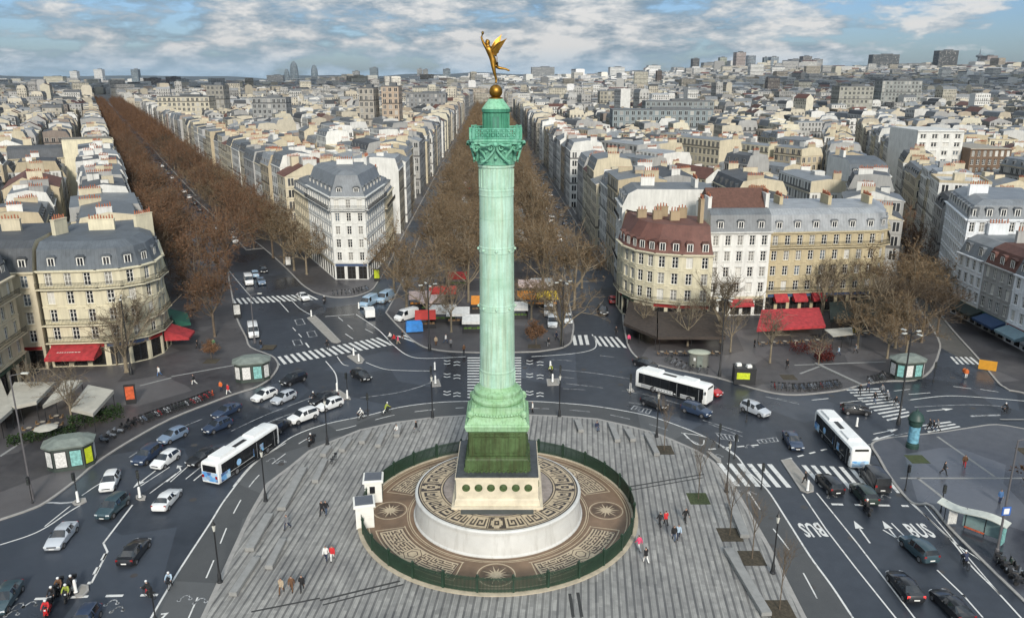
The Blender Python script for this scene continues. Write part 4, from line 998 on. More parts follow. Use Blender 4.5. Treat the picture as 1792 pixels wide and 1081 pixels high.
def car_proto(name, L, W, st, kind='car', wheel_r=0.32, wx=(0.8, 0.78), glass_to=99):
	"""st stations from the front (local -y ... nose at +y): (dist, zlow, belt, top, half width, half roof)"""
	root = link(name, None)
	rings = []
	for (d_, zb, zs, zt, w_, wt) in st:
		y = L / 2 - d_
		cab = zt > zs + 0.25
		half = [(w_ * 0.84, zb), (w_ * 0.97, zb + 0.1), (w_, zb + (zs - zb) * 0.55), (w_ * 0.965, zs), ((wt, zt - 0.07) if cab else (w_ * 0.9, zs + (zt - zs) * 0.5)), ((wt * 0.82, zt - 0.005) if cab else (w_ * 0.6, zt)), (0, zt + 0.015)]
		rings.append([(-x, y, z) for x, z in half] + [(x, y, z) for x, z in reversed(half[:-1])])
	body, gls = MB(), MB(); n = len(rings[0])
	for i, (a, c_) in enumerate(zip(rings, rings[1:])):
		cab0 = st[i][3] > st[i][2] + 0.25; cab1 = st[i + 1][3] > st[i + 1][2] + 0.25
		for k in range(n - 1):
			q = [a[k], a[k + 1], c_[k + 1], c_[k]]
			side = k in (3, n - 5); topf = 4 <= k <= n - 6
			isg = False
			if cab0 and cab1: isg = side and (st[i + 1][0] - st[i][0]) > 0.16 and st[i + 1][0] <= glass_to
			elif cab0 != cab1: isg = topf
			(gls if isg else body).face(q, 0, None, not isg)
		body.face([a[n - 1], a[0], c_[0], c_[n - 1]])
	body.face(list(reversed(rings[0]))); body.face(rings[-1])
	body.build('body', PAINT['white'], root); gls.build('window_glass', glass_d, root)
	wz = wheel_r
	wproto = None
	for fy in (L / 2 - wx[0], -L / 2 + wx[1]):
		for s_ in (-1, 1):
			if wproto is None:
				wb = MB(); wb.tube((-0.11, 0, 0), (0.11, 0, 0), wheel_r, wheel_r, 18); wproto = wb.build('wheel', tyre_m, root)
				rb = MB(); rb.tube((-0.118, 0, 0), (0.118, 0, 0), wheel_r * 0.62, wheel_r * 0.62, 14); rproto = rb.build('rim', rim_m, wproto); wo = wproto
			else:
				wo = wproto.copy(); COL.objects.link(wo); ro = rproto.copy(); COL.objects.link(ro); ro.parent = wo; wo.parent = root
			wo.location = (s_ * (W / 2 - 0.09), fy, wz)
	wf, wr = st[1][4], st[-2][4]
	zf = st[1][2] - 0.08; zr = st[-2][2] - 0.12
	for s_ in (-1, 1):
		b = MB(); b.box(s_ * wf * 0.78, L / 2 - st[1][0] + 0.02, zf - 0.08, 0.34, 0.16, 0.15, s_ * -0.35); b.build('headlight', head_m, root)
		b = MB(); b.box(s_ * wr * 0.84, -L / 2 + (L - st[-2][0]) - 0.02, zr - 0.12, 0.22, 0.1, 0.26, s_ * 0.25); b.build('taillight', tail_m, root)
		b = MB(); b.ball((s_ * (W / 2 + 0.04), L / 2 - st[4][0] - 0.1, st[4][2] + 0.07), 0.1, 6); b.build('mirror', trim_m, root)
	b = MB(); b.box(0, -L / 2 - 0.012, 0.55, 0.52, 0.02, 0.12); b.build('number_plate', plate_m, root)
	b = MB(); b.box(0, L / 2 + 0.0, 0.36, 0.5, 0.03, 0.11); b.build('number_plate', plate_m, root)
	b = MB(); b.box(0, L / 2 - 0.03, 0.52, W * 0.5, 0.06, 0.12); b.build('grille', trim_m, root)
	return root
HATCH = car_proto('hatchback', 4.1, 1.78, [(0, .34, .52, .56, .62, .5), (.14, .2, .68, .72, .8, .6), (.9, .19, .86, .9, .87, .7), (1.12, .19, .92, .96, .88, .7), (1.85, .19, .95, 1.42, .89, .6), (2.4, .19, .97, 1.49, .89, .62), (2.52, .19, .98, 1.49, .89, .62), (3.35, .2, 1.0, 1.45, .88, .6), (3.75, .22, 1.0, 1.36, .87, .57), (3.98, .26, .96, 1.02, .84, .7), (4.1, .36, .7, .74, .74, .6)])
SEDAN = car_proto('saloon', 4.6, 1.82, [(0, .34, .52, .56, .62, .5), (.15, .2, .66, .7, .82, .6), (1.0, .19, .84, .88, .89, .7), (1.35, .19, .9, .94, .9, .7), (2.1, .19, .93, 1.36, .9, .6), (2.65, .19, .95, 1.43, .9, .62), (2.77, .19, .95, 1.43, .9, .62), (3.45, .2, .97, 1.36, .9, .58), (4.0, .21, .97, 1.02, .89, .7), (4.45, .26, .94, .98, .86, .7), (4.6, .36, .7, .74, .74, .6)])
SUV = car_proto('estate_car', 4.4, 1.86, [(0, .38, .66, .7, .68, .5), (.14, .24, .82, .86, .84, .65), (.95, .22, .98, 1.02, .91, .75), (1.15, .22, 1.03, 1.07, .92, .75), (1.8, .22, 1.06, 1.56, .93, .68), (2.45, .22, 1.08, 1.66, .93, .7), (2.57, .22, 1.08, 1.66, .93, .7), (3.5, .23, 1.1, 1.64, .92, .69), (4.05, .25, 1.1, 1.56, .91, .66), (4.28, .3, 1.06, 1.12, .88, .7), (4.4, .4, .8, .84, .8, .6)], wheel_r=0.36)
VAN = car_proto('van', 5.2, 1.98, [(0, .38, .72, .76, .76, .6), (.12, .24, .92, .96, .9, .7), (.55, .22, 1.12, 1.16, .97, .85), (.75, .22, 1.2, 1.24, .98, .85), (1.35, .22, 1.25, 2.0, .99, .82), (1.75, .22, 1.25, 2.16, .99, .86), (2.3, .22, 1.25, 2.19, .99, .87), (3.6, .24, 1.25, 2.2, .99, .87), (5.08, .26, 1.25, 2.17, .98, .86), (5.18, .3, 1.25, 2.12, .96, .82), (5.2, .32, 1.2, 1.25, .95, .8)], wheel_r=0.35, glass_to=2.4)
PROTO = {'hatch': HATCH, 'saloon': SEDAN, 'suv': SUV, 'van': VAN}
CAT = {'hatch': 'car', 'saloon': 'car', 'suv': 'car', 'van': 'van'}
NM = {'hatch': 'parked_car', 'saloon': 'saloon_car', 'suv': 'estate_car', 'van': 'van'}
def car(kind, colour, c, f, label, group=None, lit=False, name=None):
	p, q = at(*c, 0.7), at(*f, 0.7)
	h = math.atan2(q.y - p.y, q.x - p.x) - math.pi / 2
	ms = {'paint_white': PAINT[colour]}
	if lit: ms['taillight_glass'] = brake_m
	o = dup(PROTO[kind], (p.x, p.y, 0.01), h, label, group, None, ms)
	o['category'] = CAT[kind]; o.name = name or {'hatch': 'hatchback', 'saloon': 'saloon_car', 'suv': 'estate_car', 'van': 'van'}[kind]
	return o
G_L = 'cars on the left side of the ring road'; G_R = 'cars on the right side of the ring road'
for a in [
	('hatch', 'white', (462, 690), (440, 699), 'white hatchback beside the grey car near the left news kiosk', G_L), ('hatch', 'silver', (496, 694), (474, 704), 'grey hatchback side by side with the white one near the news kiosk', G_L),
	('suv', 'black', (513, 662), (491, 670), 'black tall car close to the news kiosk and the zebra crossing', G_L), ('hatch', 'black', (632, 655), (647, 662), 'black car alone before the rounded crossing island', G_L),
	('saloon', 'dark blue', (396, 717), (373, 728), 'dark blue saloon along the row of parked bicycles, ahead of a dark hatchback', G_L), ('hatch', 'dark blue', (380, 743), (358, 752), 'dark hatchback just below the dark blue saloon on the left', G_L),
	('suv', 'white', (530, 727), (508, 735), 'white car with black windows in front of the long left bus', G_L), ('hatch', 'white', (577, 706), (560, 712), 'small white car beside the black car at the slim island', G_L),
	('saloon', 'black', (566, 695), (546, 702), 'black car beside the slim island with white bollards', G_L), ('hatch', 'black', (490, 743), (504, 733), 'dark car right in front of the left bus', G_L),
	('hatch', 'blue grey', (302, 760), (281, 770), 'blue-grey hatchback beside the row of bicycles on the left', G_L), ('suv', 'dark blue', (257, 795), (239, 808), 'dark blue car to the left of a white hatchback by the kerb', G_L),
	('hatch', 'white', (289, 802), (270, 815), 'white hatchback right of the dark blue car near the kiosk', G_L), ('saloon', 'black', (355, 797), (338, 806), 'black car hidden partly beside the left bus', G_L),
	('hatch', 'white', (192, 840), (184, 856), 'white car coming forward between the two round refuges', G_L), ('suv', 'teal', (197, 885), (178, 902), 'dark teal car coming forward below the white one', G_L),
	('saloon', 'white', (292, 871), (305, 856), 'white saloon seen from behind left of the bus', G_L), ('saloon', 'silver', (107, 935), (92, 953), 'silver saloon coming forward at the far left', G_L),
	('saloon', 'black', (234, 962), (248, 944), 'black saloon alone in the wide lane at the lower left', G_L), ('saloon', 'teal', (8, 1043), (-8, 1066), 'dark car cut by the left edge of the picture', G_L),
	('hatch', 'dark blue', (146, 1085), (133, 1104), 'dark blue car roof cut by the bottom edge at the left', G_L),
	('van', 'white', (435, 491), (440, 504), 'white van coming down the left boulevard beside a blue-grey car', None), ('saloon', 'blue grey', (457, 491), (464, 504), 'blue-grey car beside the white van on the left boulevard', None),
	('suv', 'light blue', (446, 479), (441, 468), 'pale blue car behind the white van on the left boulevard', None), ('hatch', 'black', (461, 471), (465, 480), 'small black car higher up the left boulevard', None),
	('saloon', 'white', (531, 518), (542, 526), 'white saloon crossing the zebra before the white corner house', None), ('van', 'white', (443, 580), (446, 594), 'white van parked in the bay by the left pavement', None),
	('saloon', 'black', (405, 402), (411, 412), 'black car under the trees of the left boulevard', None), ('hatch', 'white', (411, 420), (416, 428), 'small white car behind the black one on the left boulevard', None), ('suv', 'black', (423, 409), (428, 418), 'dark car beside the black one on the left boulevard', None),
	('van', 'light blue', (645, 529), (632, 536), 'light blue van parked beside the market entrance', 'vans at the market'), ('van', 'light blue', (674, 521), (661, 528), 'pale blue-white van behind the light blue one at the market', 'vans at the market'), ('van', 'white', (711, 553), (690, 559), 'long white van beside the blue tarpaulin at the market', 'vans at the market'),
	('van', 'white', (967, 563), (967, 575), 'white van parked nearest right of the column on the market side', 'vans at the market'), ('van', 'white', (960, 544), (960, 556), 'white van behind the nearest white van right of the column', 'vans at the market'), ('hatch', 'white', (994, 557), (996, 567), 'white car parked right of the two market vans', 'vans at the market'),
	('suv', 'black', (1055, 542), (1060, 553), 'black car coming down the right carriageway', None), ('hatch', 'red', (1072, 523), (1068, 512), 'dark red car by the right kerb under the house row', None),
	('saloon', 'black', (1130, 635), (1152, 642), 'black car waiting at the kerb behind the long right bus', G_R), ('hatch', 'red', (1242, 681), (1256, 686), 'red car peeping out in front of the right bus', G_R), ('hatch', 'black', (1145, 703), (1163, 709), 'small black car beside the right bus', G_R),
	('suv', 'dark blue', (1219, 716), (1241, 723), 'black tall car below the right bus', G_R), ('suv', 'silver', (1322, 715), (1342, 723), 'silver car alone right of the long bus', G_R), ('hatch', 'black', (1498, 715), (1516, 716), 'black car at the zebra crossing near the poster column', G_R),
	('saloon', 'dark blue', (1388, 769), (1398, 784), 'dark blue car left of the bus with the artwork front', G_R), ('suv', 'black', (1452, 845), (1437, 829), 'black car standing on the wide zebra beside the rounded island', G_R), ('suv', 'dark green', (1512, 862), (1498, 846), 'dark green car between two black vehicles at the zebra', G_R),
	('van', 'black', (1530, 838), (1517, 822), 'black van on the wide zebra crossing', G_R), ('suv', 'teal', (1608, 958), (1590, 942), 'dark grey car beside the bus lane lettering', G_R), ('saloon', 'black', (1584, 1022), (1569, 1003), 'black saloon braking with lit red lights at the lower right', G_R, True),
	('saloon', 'black', (1666, 1056), (1648, 1038), 'glossy black saloon at the lower right corner', G_R)]:
	car(*a)
def row(o, d, n, off, s0, s1, step, kinds, lab, group, seed, head=0):
	rr = random.Random(seed); s = s0; i = 0
	while s < s1:
		i += 1; p = o + d * s + n * off; k = rr.choice(kinds); c_ = rr.choice(['black', 'black', 'grey', 'white', 'silver', 'dark blue', 'blue grey'])
		cn_ = {'grey': 'grey', 'silver': 'silver', 'white': 'white', 'black': 'black', 'dark blue': 'dark blue', 'blue grey': 'blue-grey'}[c_]
		h = math.atan2(d.y, d.x) - math.pi / 2 + head
		c0 = dup(PROTO[k], (p.x, p.y, 0.012), h, '%s %s, %s from the square' % (cn_, lab, ordinal(i)), group, None, {'paint_white': PAINT[c_]})
		c0['category'] = CAT[k]; c0.name = {'hatch': 'hatchback', 'saloon': 'saloon_car', 'suv': 'estate_car', 'van': 'van'}[k]
		s += step * rr.uniform(0.92, 1.25)
row(O2, B2, B2N, 19.8, 42, 230, 6.2, ['hatch', 'suv', 'saloon', 'van'], 'car parked along the promenade on the right carriageway', 'cars parked on the right carriageway', 3)
row(O2, B2, B2N, -20.8, 60, 260, 6.5, ['hatch', 'suv', 'van', 'saloon'], 'car parked along the promenade on the left carriageway', 'cars parked on the left carriageway', 4)
row(O2, B2, B2N, 24, 70, 260, 16, ['hatch', 'saloon'], 'car driving down the right carriageway', 'cars on the right carriageway', 5, math.pi)
row(O1, B1, B1N, -5.5, 70, 300, 14, ['hatch', 'suv', 'saloon'], 'car coming down the left boulevard', 'cars coming down the left boulevard', 6, math.pi)
row(O1, B1, B1N, 4.5, 60, 300, 17, ['hatch', 'saloon', 'suv'], 'car going up the left boulevard', 'cars going up the left boulevard', 8)
# buses
white_b = mat('bus_white', (0.74, 0.75, 0.74), 0.4, var=0.06); black_b = mat('bus_black', (0.010, 0.011, 0.013), 0.12, spec=0.7); grey_b = mat('bus_grey', (0.30, 0.31, 0.32), 0.5)
def art_mat():
	mt, nt, b = nodes('bus_artwork')
	vt = nt.nodes.new('ShaderNodeTexVoronoi'); vt.inputs['Scale'].default_value = 1.6; tcx = nt.nodes.new('ShaderNodeTexCoord'); nt.links.new(tcx.outputs['Object'], vt.inputs['Vector'])
	sp_ = nt.nodes.new('ShaderNodeSeparateXYZ'); nt.links.new(vt.outputs['Color'], sp_.inputs[0])
	c = ramp(nt, sp_.outputs[0], [(0.0, (0.10, 0.30, 0.62)), (0.35, (0.25, 0.50, 0.75)), (0.6, (0.55, 0.68, 0.78)), (0.85, (0.06, 0.12, 0.28))]); nt.links.new(c, b.inputs['Base Color']); b.inputs['Roughness'].default_value = 0.35
	return mt
art = art_mat()
def bus(c, f, lab, decor):
	L, W, H = 12.0, 2.55, 3.0
	p, q = at(*c, 1.5), at(*f, 1.5); h = math.atan2(q.y - p.y, q.x - p.x) - math.pi / 2
	t = thing('bus', lab, 'bus', (p.x, p.y, 0.01), h, 'white roofed city buses')
	b = MB(); w2 = W / 2
	prof = [(w2 - .06, .32), (w2, .42), (w2, 2.6), (w2 - .1, 2.86), (w2 - .35, 2.98), (0, 3.03)]
	ring_ = [(-x, z) for x, z in prof] + [(x, z) for x, z in reversed(prof[:-1])]
	def R_(y, k): return [(x * k, y, z if z < 1 else 1 + (z - 1) * (1 - (1 - k) * .6)) for x, z in ring_]
	ys_ = [(L / 2, .86), (L / 2 - .12, .95), (L / 2 - .5, 1), (-L / 2 + .3, 1), (-L / 2 + .08, .97), (-L / 2, .9)]
	rs = [R_(y, k) for y, k in ys_]; n = len(ring_)
	for a, c_ in zip(rs, rs[1:]):
		for k in range(n - 1): b.face([a[k], a[k + 1], c_[k + 1], c_[k]], 0, None, k not in (1, n - 3))
		b.face([a[n - 1], a[0], c_[0], c_[n - 1]])
	b.face(list(reversed(rs[0]))); b.face(rs[-1]); b.build('body', white_b, t)
	for s_ in (-1, 1):
		b = MB(); b.box(s_ * (w2 + 0.004), 0.05, 1.0, 0.03, L - 1.1, 1.62); wn = b.build('window_band', black_b, t)
		b = MB(); b.box(s_ * (w2 + 0.004), -0.2, 0.42, 0.028, L - 2.6, 0.5)
		b.build('side_skirt', black_b if decor else grey_b, t)
		b = MB()
		for k in range(7): b.box(s_ * (w2 + 0.012), -L / 2 + 1.4 + k * 1.5, 1.05, 0.03, 0.05, 1.5)
		b.build('mullion', trim_m, wn)
		for y in ((L / 2 - 1.2, 1.2) if s_ == 1 else ()):
			b = MB(); b.box(s_ * (w2 + 0.012), y, 0.4, 0.036, 1.2, 2.1); dd = b.build('door', black_b, t)
			b = MB(); b.box(s_ * (w2 + 0.022), y, 0.42, 0.036, 0.05, 2.05); b.build('door_edge', grey_b, dd)
		if decor:
			b = MB(); b.box(s_ * (w2 + 0.014), 1.5, 0.9, 0.03, 2.0, 1.0); b.build('artwork', art, t); b = MB(); b.box(s_ * (w2 + 0.014), -4.8, 0.45, 0.03, 1.6, 1.0); b.build('artwork', art, t)
			b = MB(); b.tube((s_ * (w2 + 0.0), -2.3, 1.5), (s_ * (w2 + 0.035), -2.3, 1.5), 0.42, 0.42, 16); b.build('round_emblem', mat('pale_blue_art', (0.30, 0.52, 0.78), 0.4), t)
		else:
			b = MB()
			for k in range(8): b.box(s_ * (w2 + 0.016), -2.6 + k * 0.5, 0.62, 0.03, 0.3, 0.16)
			b.build('side_lettering', white_b, t)
	b = MB(); b.box(0, L / 2 - .04, 1.25, 2.0, 0.06, 1.15, 0, 0, (0.94, 1)); b.build('windscreen', black_b, t)
	b = MB(); b.box(0, L / 2 - .03, 2.5, 1.7, 0.08, 0.3); b.build('destination_board', mat('amber_board', (0.02, 0.02, 0.015), 0.3), t)
	b = MB(); b.box(0, -L / 2 + .0, 1.7, 1.9, 0.05, 0.85); b.build('rear_window', black_b, t)
	if decor:
		b = MB(); b.box(0, -L / 2 - .0, 0.5, 2.2, 0.06, 1.15); b.build('artwork', art, t); b = MB(); b.box(0, L / 2 - .0, 0.5, 2.05, 0.06, 0.7); b.build('artwork', art, t)
	for y, z, m_, nm in ((L / 2 - .02, .7, head_m, 'headlight'), (-L / 2 - .04, .95, tail_m, 'taillight')):
		for s_ in (-1, 1): b = MB(); b.box(s_ * 0.95, y, z, 0.26, 0.1, 0.2 if nm == 'headlight' else 0.35); b.build(nm, m_, t)
	b = MB(); b.box(0, 2.6, 3.0, 1.7, 2.6, 0.22, 0, 0, (0.9, 0.94)); b.box(0, -3.6, 3.0, 1.8, 3.0, 0.26, 0, 0, (0.9, 0.94)); b.build('roof_unit', white_b, t)
	b = MB(); b.box(0.2, -0.6, 3.02, 0.55, 2.2, 0.05); b.build('roof_hatch', trim_m, t)
	for y in (L / 2 - 2.7, -L / 2 + 3.2):
		for s_ in (-1, 1):
			b = MB(); b.tube((s_ * (w2 - .2), y, .48), (s_ * (w2 + .03), y, .48), .48, .48, 20); wh = b.build('wheel', tyre_m, t)
			b = MB(); b.tube((s_ * (w2 - .1), y, .48), (s_ * (w2 + .045), y, .48), .28, .28, 14); b.build('rim', rim_m, wh)
	for s_ in (-1, 1): b = MB(); b.box(s_ * (w2 + .18), L / 2 - .1, 1.9, .16, .14, .42); b.build('mirror', trim_m, t)
bus((424, 791), (480, 754), 'white roofed bus with blue artwork on its rear, on the left ring road', True)
bus((1179, 674), (1240, 690), 'long white bus with black window band behind the right of the plaza', False)
bus((1472, 766), (1500, 796), 'white roofed bus with blue artwork on its front, beside the poster column', True)
# low white box trailer and tarpaulin cart
t = thing('trailer', 'small white box trailer parked beside the market vans', 'trailer', at(647, 556, 0.01), 0.3)
b = MB(); b.box(0, 0, .45, 1.9, 2.4, 1.5); b.build('box_body', white_b, t); b = MB(); b.box(0, 0, 1.95, 2.0, 2.5, .06); b.build('lid', white_b, t)
b = MB(); b.tube((0, 1.2, .5), (0, 2.2, .45), .05); b.build('drawbar', trim_m, t)
for s_ in (-1, 1): b = MB(); b.tube((s_ * .9, 0, .33), (s_ * 1.05, 0, .33), .33, .33, 14); b.build('wheel', tyre_m, t)
t = thing('covered_cart', 'bright blue tarpaulin covered cart before the white market van', 'cart', at(725, 580, 0.1), 0.2)
b = MB(); b.box(0, 0, .3, 3.2, 2.4, 1.5, 0, 0, (.95, .92)); b.box(0, 0, 1.8, 3.05, 2.22, .35, 0, 0, (.85, .3)); b.build('tarpaulin', mat('blue_tarp', (0.03, 0.19, 0.52), 0.55, var=0.2), t)
b = MB(); b.box(0, 0, .1, 3.0, 2.2, .2); b.build('frame', trim_m, t)
for o_ in (HATCH, SEDAN, SUV, VAN): drop(o_)
# ------------------------------------------------------------------ people, cycles
skin_m = mat('skin', (0.48, 0.30, 0.22), 0.6); hair_m = mat('dark_hair', (0.03, 0.022, 0.016), 0.6)
CLOTH = {}
def cloth(n_, c_): CLOTH[n_] = mat('cloth_' + n_.replace(' ', '_'), c_, 0.85, var=0.15, scale=6)
for n_, c_ in (('black', (0.012, 0.012, 0.014)), ('navy', (0.02, 0.028, 0.06)), ('red', (0.5, 0.025, 0.03)), ('orange', (0.6, 0.14, 0.03)), ('white', (0.65, 0.65, 0.63)), ('grey', (0.16, 0.165, 0.175)), ('brown', (0.12, 0.06, 0.03)), ('blue', (0.06, 0.14, 0.30)), ('denim', (0.05, 0.075, 0.13)), ('pink', (0.6, 0.07, 0.16)), ('green', (0.06, 0.16, 0.07)), ('pale blue', (0.35, 0.45, 0.55)), ('beige', (0.38, 0.30, 0.21)), ('lime', (0.26, 0.31, 0.05))): cloth(n_, c_)
shoe_m = mat('shoes', (0.02, 0.018, 0.017), 0.6)
def figure(name, J):
	"""one continuous skinned body from joints, with jacket, trousers, shoes and hair as separate parts"""
	names = list(J); V = [Vector(J[k]) for k in names]; ix = {k: i for i, k in enumerate(names)}
	E = [('pelvis', 'waist'), ('waist', 'chest'), ('chest', 'neck'), ('neck', 'jaw'), ('jaw', 'head'), ('head', 'crown')]
	for s_ in 'lr': E += [('chest', 'sh' + s_), ('sh' + s_, 'el' + s_), ('el' + s_, 'wr' + s_), ('wr' + s_, 'pa' + s_), ('pelvis', 'hi' + s_), ('hi' + s_, 'kn' + s_), ('kn' + s_, 'an' + s_), ('an' + s_, 'to' + s_)]
	Rr = dict(pelvis=(.165, .12), waist=(.145, .105), chest=(.175, .125), neck=(.058, .058), jaw=(.07, .08), head=(.078, .095), crown=(.05, .06))
	for s_ in 'lr': Rr.update({'sh' + s_: .062, 'el' + s_: .047, 'wr' + s_: .032, 'pa' + s_: (.042, .022), 'hi' + s_: .092, 'kn' + s_: .06, 'an' + s_: .043, 'to' + s_: .042})
	me = skin_mesh(name, V, [(ix[a], ix[b_]) for a, b_ in E], [Rr[k] for k in names], 1)
	segs = [(V[ix[a]], V[ix[b_]], a) for a, b_ in E]
	def near(p):
		best = None
		for a, b_, nm in segs:
			ab = b_ - a; t = max(0, min(1, (p - a).dot(ab) / max(1e-9, ab.length_squared))); d = (a + ab * t - p).length
			if best is None or d < best[0]: best = (d, nm, t)
		return best[1], best[2]
	lab = []
	for v in me.vertices:
		nm, t = near(v.co)
		if nm in ('pelvis', 'waist', 'chest') and not (nm == 'chest' and v.co.z > J['neck'][2] - .02): lab.append('J' if not (nm == 'pelvis' and t < .1 and False) else 'T')
		elif nm[:2] in ('sh', 'el'): lab.append('J')
		elif nm[:2] == 'wr' : lab.append('S')
		elif nm[:2] in ('hi', 'kn'): lab.append('T')
		elif nm[:2] == 'an': lab.append('F')
		elif nm in ('head',): lab.append('H')
		else: lab.append('S')
	# face: brow, nose, mouth, ears and fingers belong to the same skin mesh
	def sub(which, off):
		b = MB(); keep = [p for p in me.polygons if sum(lab[i] in which for i in p.vertices) * 2 >= len(p.vertices)]
		for p in keep: b.face([me.vertices[i].co + me.vertices[i].normal * off for i in p.vertices], 0, None, True)
		return b
	root = link(name, None)
	fb = MB()
	for p in me.polygons: fb.face([me.vertices[i].co for i in p.vertices], 0, None, True)
	hd = Vector(J['head']); fw = (Vector(J['face']) - hd) if 'face' in J else Vector((0, 1, 0))
	fw = Vector((0, 1, 0)) if fw.length < 1e-6 else fw.normalized(); side = Vector((fw.y, -fw.x, 0)).normalized()
	fb.tube(hd + fw * .085 + Vector((0, 0, .02)), hd + fw * .115 - Vector((0, 0, .025)), .009, .017, 6)
	for s_ in (-1, 1):
		fb.tube(hd + side * s_ * .078, hd + side * s_ * .092 - fw * .01, .028, .02, 6)
		k = 'l' if s_ < 0 else 'r'; pa = Vector(J['pa' + k]); wr = Vector(J['wr' + k]); d_ = (pa - wr).normalized(); u = d_.cross(Vector((1, 0, 0))); u = u.normalized() if u.length > .1 else Vector((0, 1, 0)); w_ = d_.cross(u)
		for j, ln_ in enumerate((.06, .075, .08, .066)):
			base = pa + d_ * .035 + u * (j - 1.5) * .02; mid = base + d_ * ln_ * .55 + w_ * .008; fb.tube(base - d_ * .03, mid, .0095, .009, 5); fb.tube(mid, mid + d_ * ln_ * .5 + w_ * .024, .009, .0065, 5)
		tb_ = wr + d_ * .04 + u * .034; fb.tube(tb_ - u * .02, tb_ + u * .022 + d_ * .035, .012, .010, 5); fb.tube(tb_ + u * .022 + d_ * .035, tb_ + u * .018 + d_ * .068, .010, .008, 5)
	fb.build('body', skin_m, root)
	eb = MB()
	for s_ in (-1, 1): eb.ball(hd + fw * .084 + side * s_ * .032 + Vector((0, 0, .015)), .012, 5)
	eb.build('eye', hair_m, root)
	mbm = MB(); mbm.tube(hd + fw * .088 - side * .025 - Vector((0, 0, .055)), hd + fw * .088 + side * .025 - Vector((0, 0, .055)), .007, .007, 5); mbm.build('mouth', mat('lips', (.35, .12, .1), .6), root)
	sub('J', .028).build('jacket', CLOTH['black'], root); sub('T', .02).build('trousers', CLOTH['denim'], root); sub('F', .018).build('shoe', shoe_m, root)
	hbm = MB()
	for p in me.polygons:
		c_ = sum((me.vertices[i].co for i in p.vertices), Vector()) / len(p.vertices)
		if (c_.z > hd.z + .045 or ((c_ - hd).dot(fw) < .0 and c_.z > hd.z - .05)) and (c_ - hd).length < .2:
			hbm.face([me.vertices[i].co + me.vertices[i].normal * .02 for i in p.vertices], 0, None, True)
	hbm.build('hair', hair_m, root)
	return root
def joints(stride=0.0, arm=0.0, lean=0.0, sit=False, reach=None, dx=0.0):
	J = dict(pelvis=(0, 0, .93), waist=(0, lean * .3, 1.08), chest=(0, lean * .7, 1.33), neck=(0, lean, 1.50), jaw=(0, lean + .03, 1.57), head=(0, lean + .03, 1.65), crown=(0, lean + .01, 1.72))
	for s_, k in ((-1, 'l'), (1, 'r')):
		st = s_ * stride; ar = -s_ * arm
		J['sh' + k] = (s_ * .19, lean * .75, 1.40); J['el' + k] = (s_ * .25, lean * .6 + ar * .45 - .03, 1.13); J['wr' + k] = (s_ * .25, lean * .5 + ar + .05, .90); J['pa' + k] = (s_ * .245, lean * .5 + ar * 1.1 + .08, .83)
		J['hi' + k] = (s_ * .095, st * .1, .87); J['kn' + k] = (s_ * .1, st * .55 + .04, .49 + abs(st) * .02); J['an' + k] = (s_ * .1, st * .95 - .02 - (.1 if st < 0 else 0), .09 + (.07 if st < -.1 else 0)); J['to' + k] = (s_ * .11, st * .95 + .13 - (.08 if st < 0 else 0), .045)
	if sit:
		zo = sit if isinstance(sit, float) else -.45
		for k_ in ('pelvis', 'waist', 'chest', 'neck', 'jaw', 'head', 'crown', 'shl', 'shr', 'ell', 'elr', 'wrl', 'wrr', 'pal', 'par'):
			x, y, z = J[k_]; J[k_] = (x, y, z + zo)
	return J
def ride(z0=.92, lean=.3, hand_y=.62, hand_z=1.05, foot=(.12, .16)):
	J = joints(lean=0.0)
	J.update(pelvis=(0, -.18, z0 + .05), waist=(0, -.1, z0 + .2), chest=(0, lean * .45, z0 + .43), neck=(0, lean * .62, z0 + .60), jaw=(0, lean * .75, z0 + .67), head=(0, lean * .78, z0 + .75), crown=(0, lean * .74, z0 + .82))
	for s_, k in ((-1, 'l'), (1, 'r')):
		f = s_ * foot[0]
		J['sh' + k] = (s_ * .19, lean * .5, z0 + .5); J['el' + k] = (s_ * .28, lean * .5 + .18, z0 + .3); J['wr' + k] = (s_ * .27, hand_y - .08, hand_z + .04); J['pa' + k] = (s_ * .27, hand_y, hand_z + .01)
		J['hi' + k] = (s_ * .1, -.16, z0 + .0); J['kn' + k] = (s_ * .13, .24 + f * .5, z0 - .28 + f); J['an' + k] = (s_ * .11, .02 + f, foot[1] + .12 + f * .8); J['to' + k] = (s_ * .11, .17 + f, foot[1] + .06 + f * .8)
	return J
WALK = figure('person', joints(.33, .24, .04)); WALK2 = figure('person', joints(-.26, -.18, .03)); STAND = figure('person', joints(.03, .02, .0))
js = joints(0, 0, .06, sit=-.42)
for s_, k in ((-1, 'l'), (1, 'r')):
	js['hi' + k] = (s_ * .1, .05, .5); js['kn' + k] = (s_ * .13, .46, .52); js['an' + k] = (s_ * .12, .48, .1); js['to' + k] = (s_ * .12, .62, .05); js['wr' + k] = (s_ * .2, .32, .62); js['pa' + k] = (s_ * .17, .4, .6); js['el' + k] = (s_ * .27, .08, .72)
SIT = figure('person', js)
CYC = figure('person', ride()); MOTO = figure('person', ride(.86, .16, .58, 1.0, (.02, .22)))
POSE = {'walk': WALK, 'walk2': WALK2, 'stand': STAND, 'sit': SIT}
def person(pose, c, f, jacket, trousers, lab, group=None, z=0.13, hair=None):
	p = at(c[0], c[1], z); a = math.radians(f)
	ms = {'cloth_black': CLOTH[jacket], 'cloth_denim': CLOTH[trousers]}
	if hair: ms['dark_hair'] = hair
	o = dup(POSE[pose], (p.x, p.y, z), a, lab, group, R.uniform(.96, 1.03), ms); o['category'] = 'person'; o.name = 'person'; return o
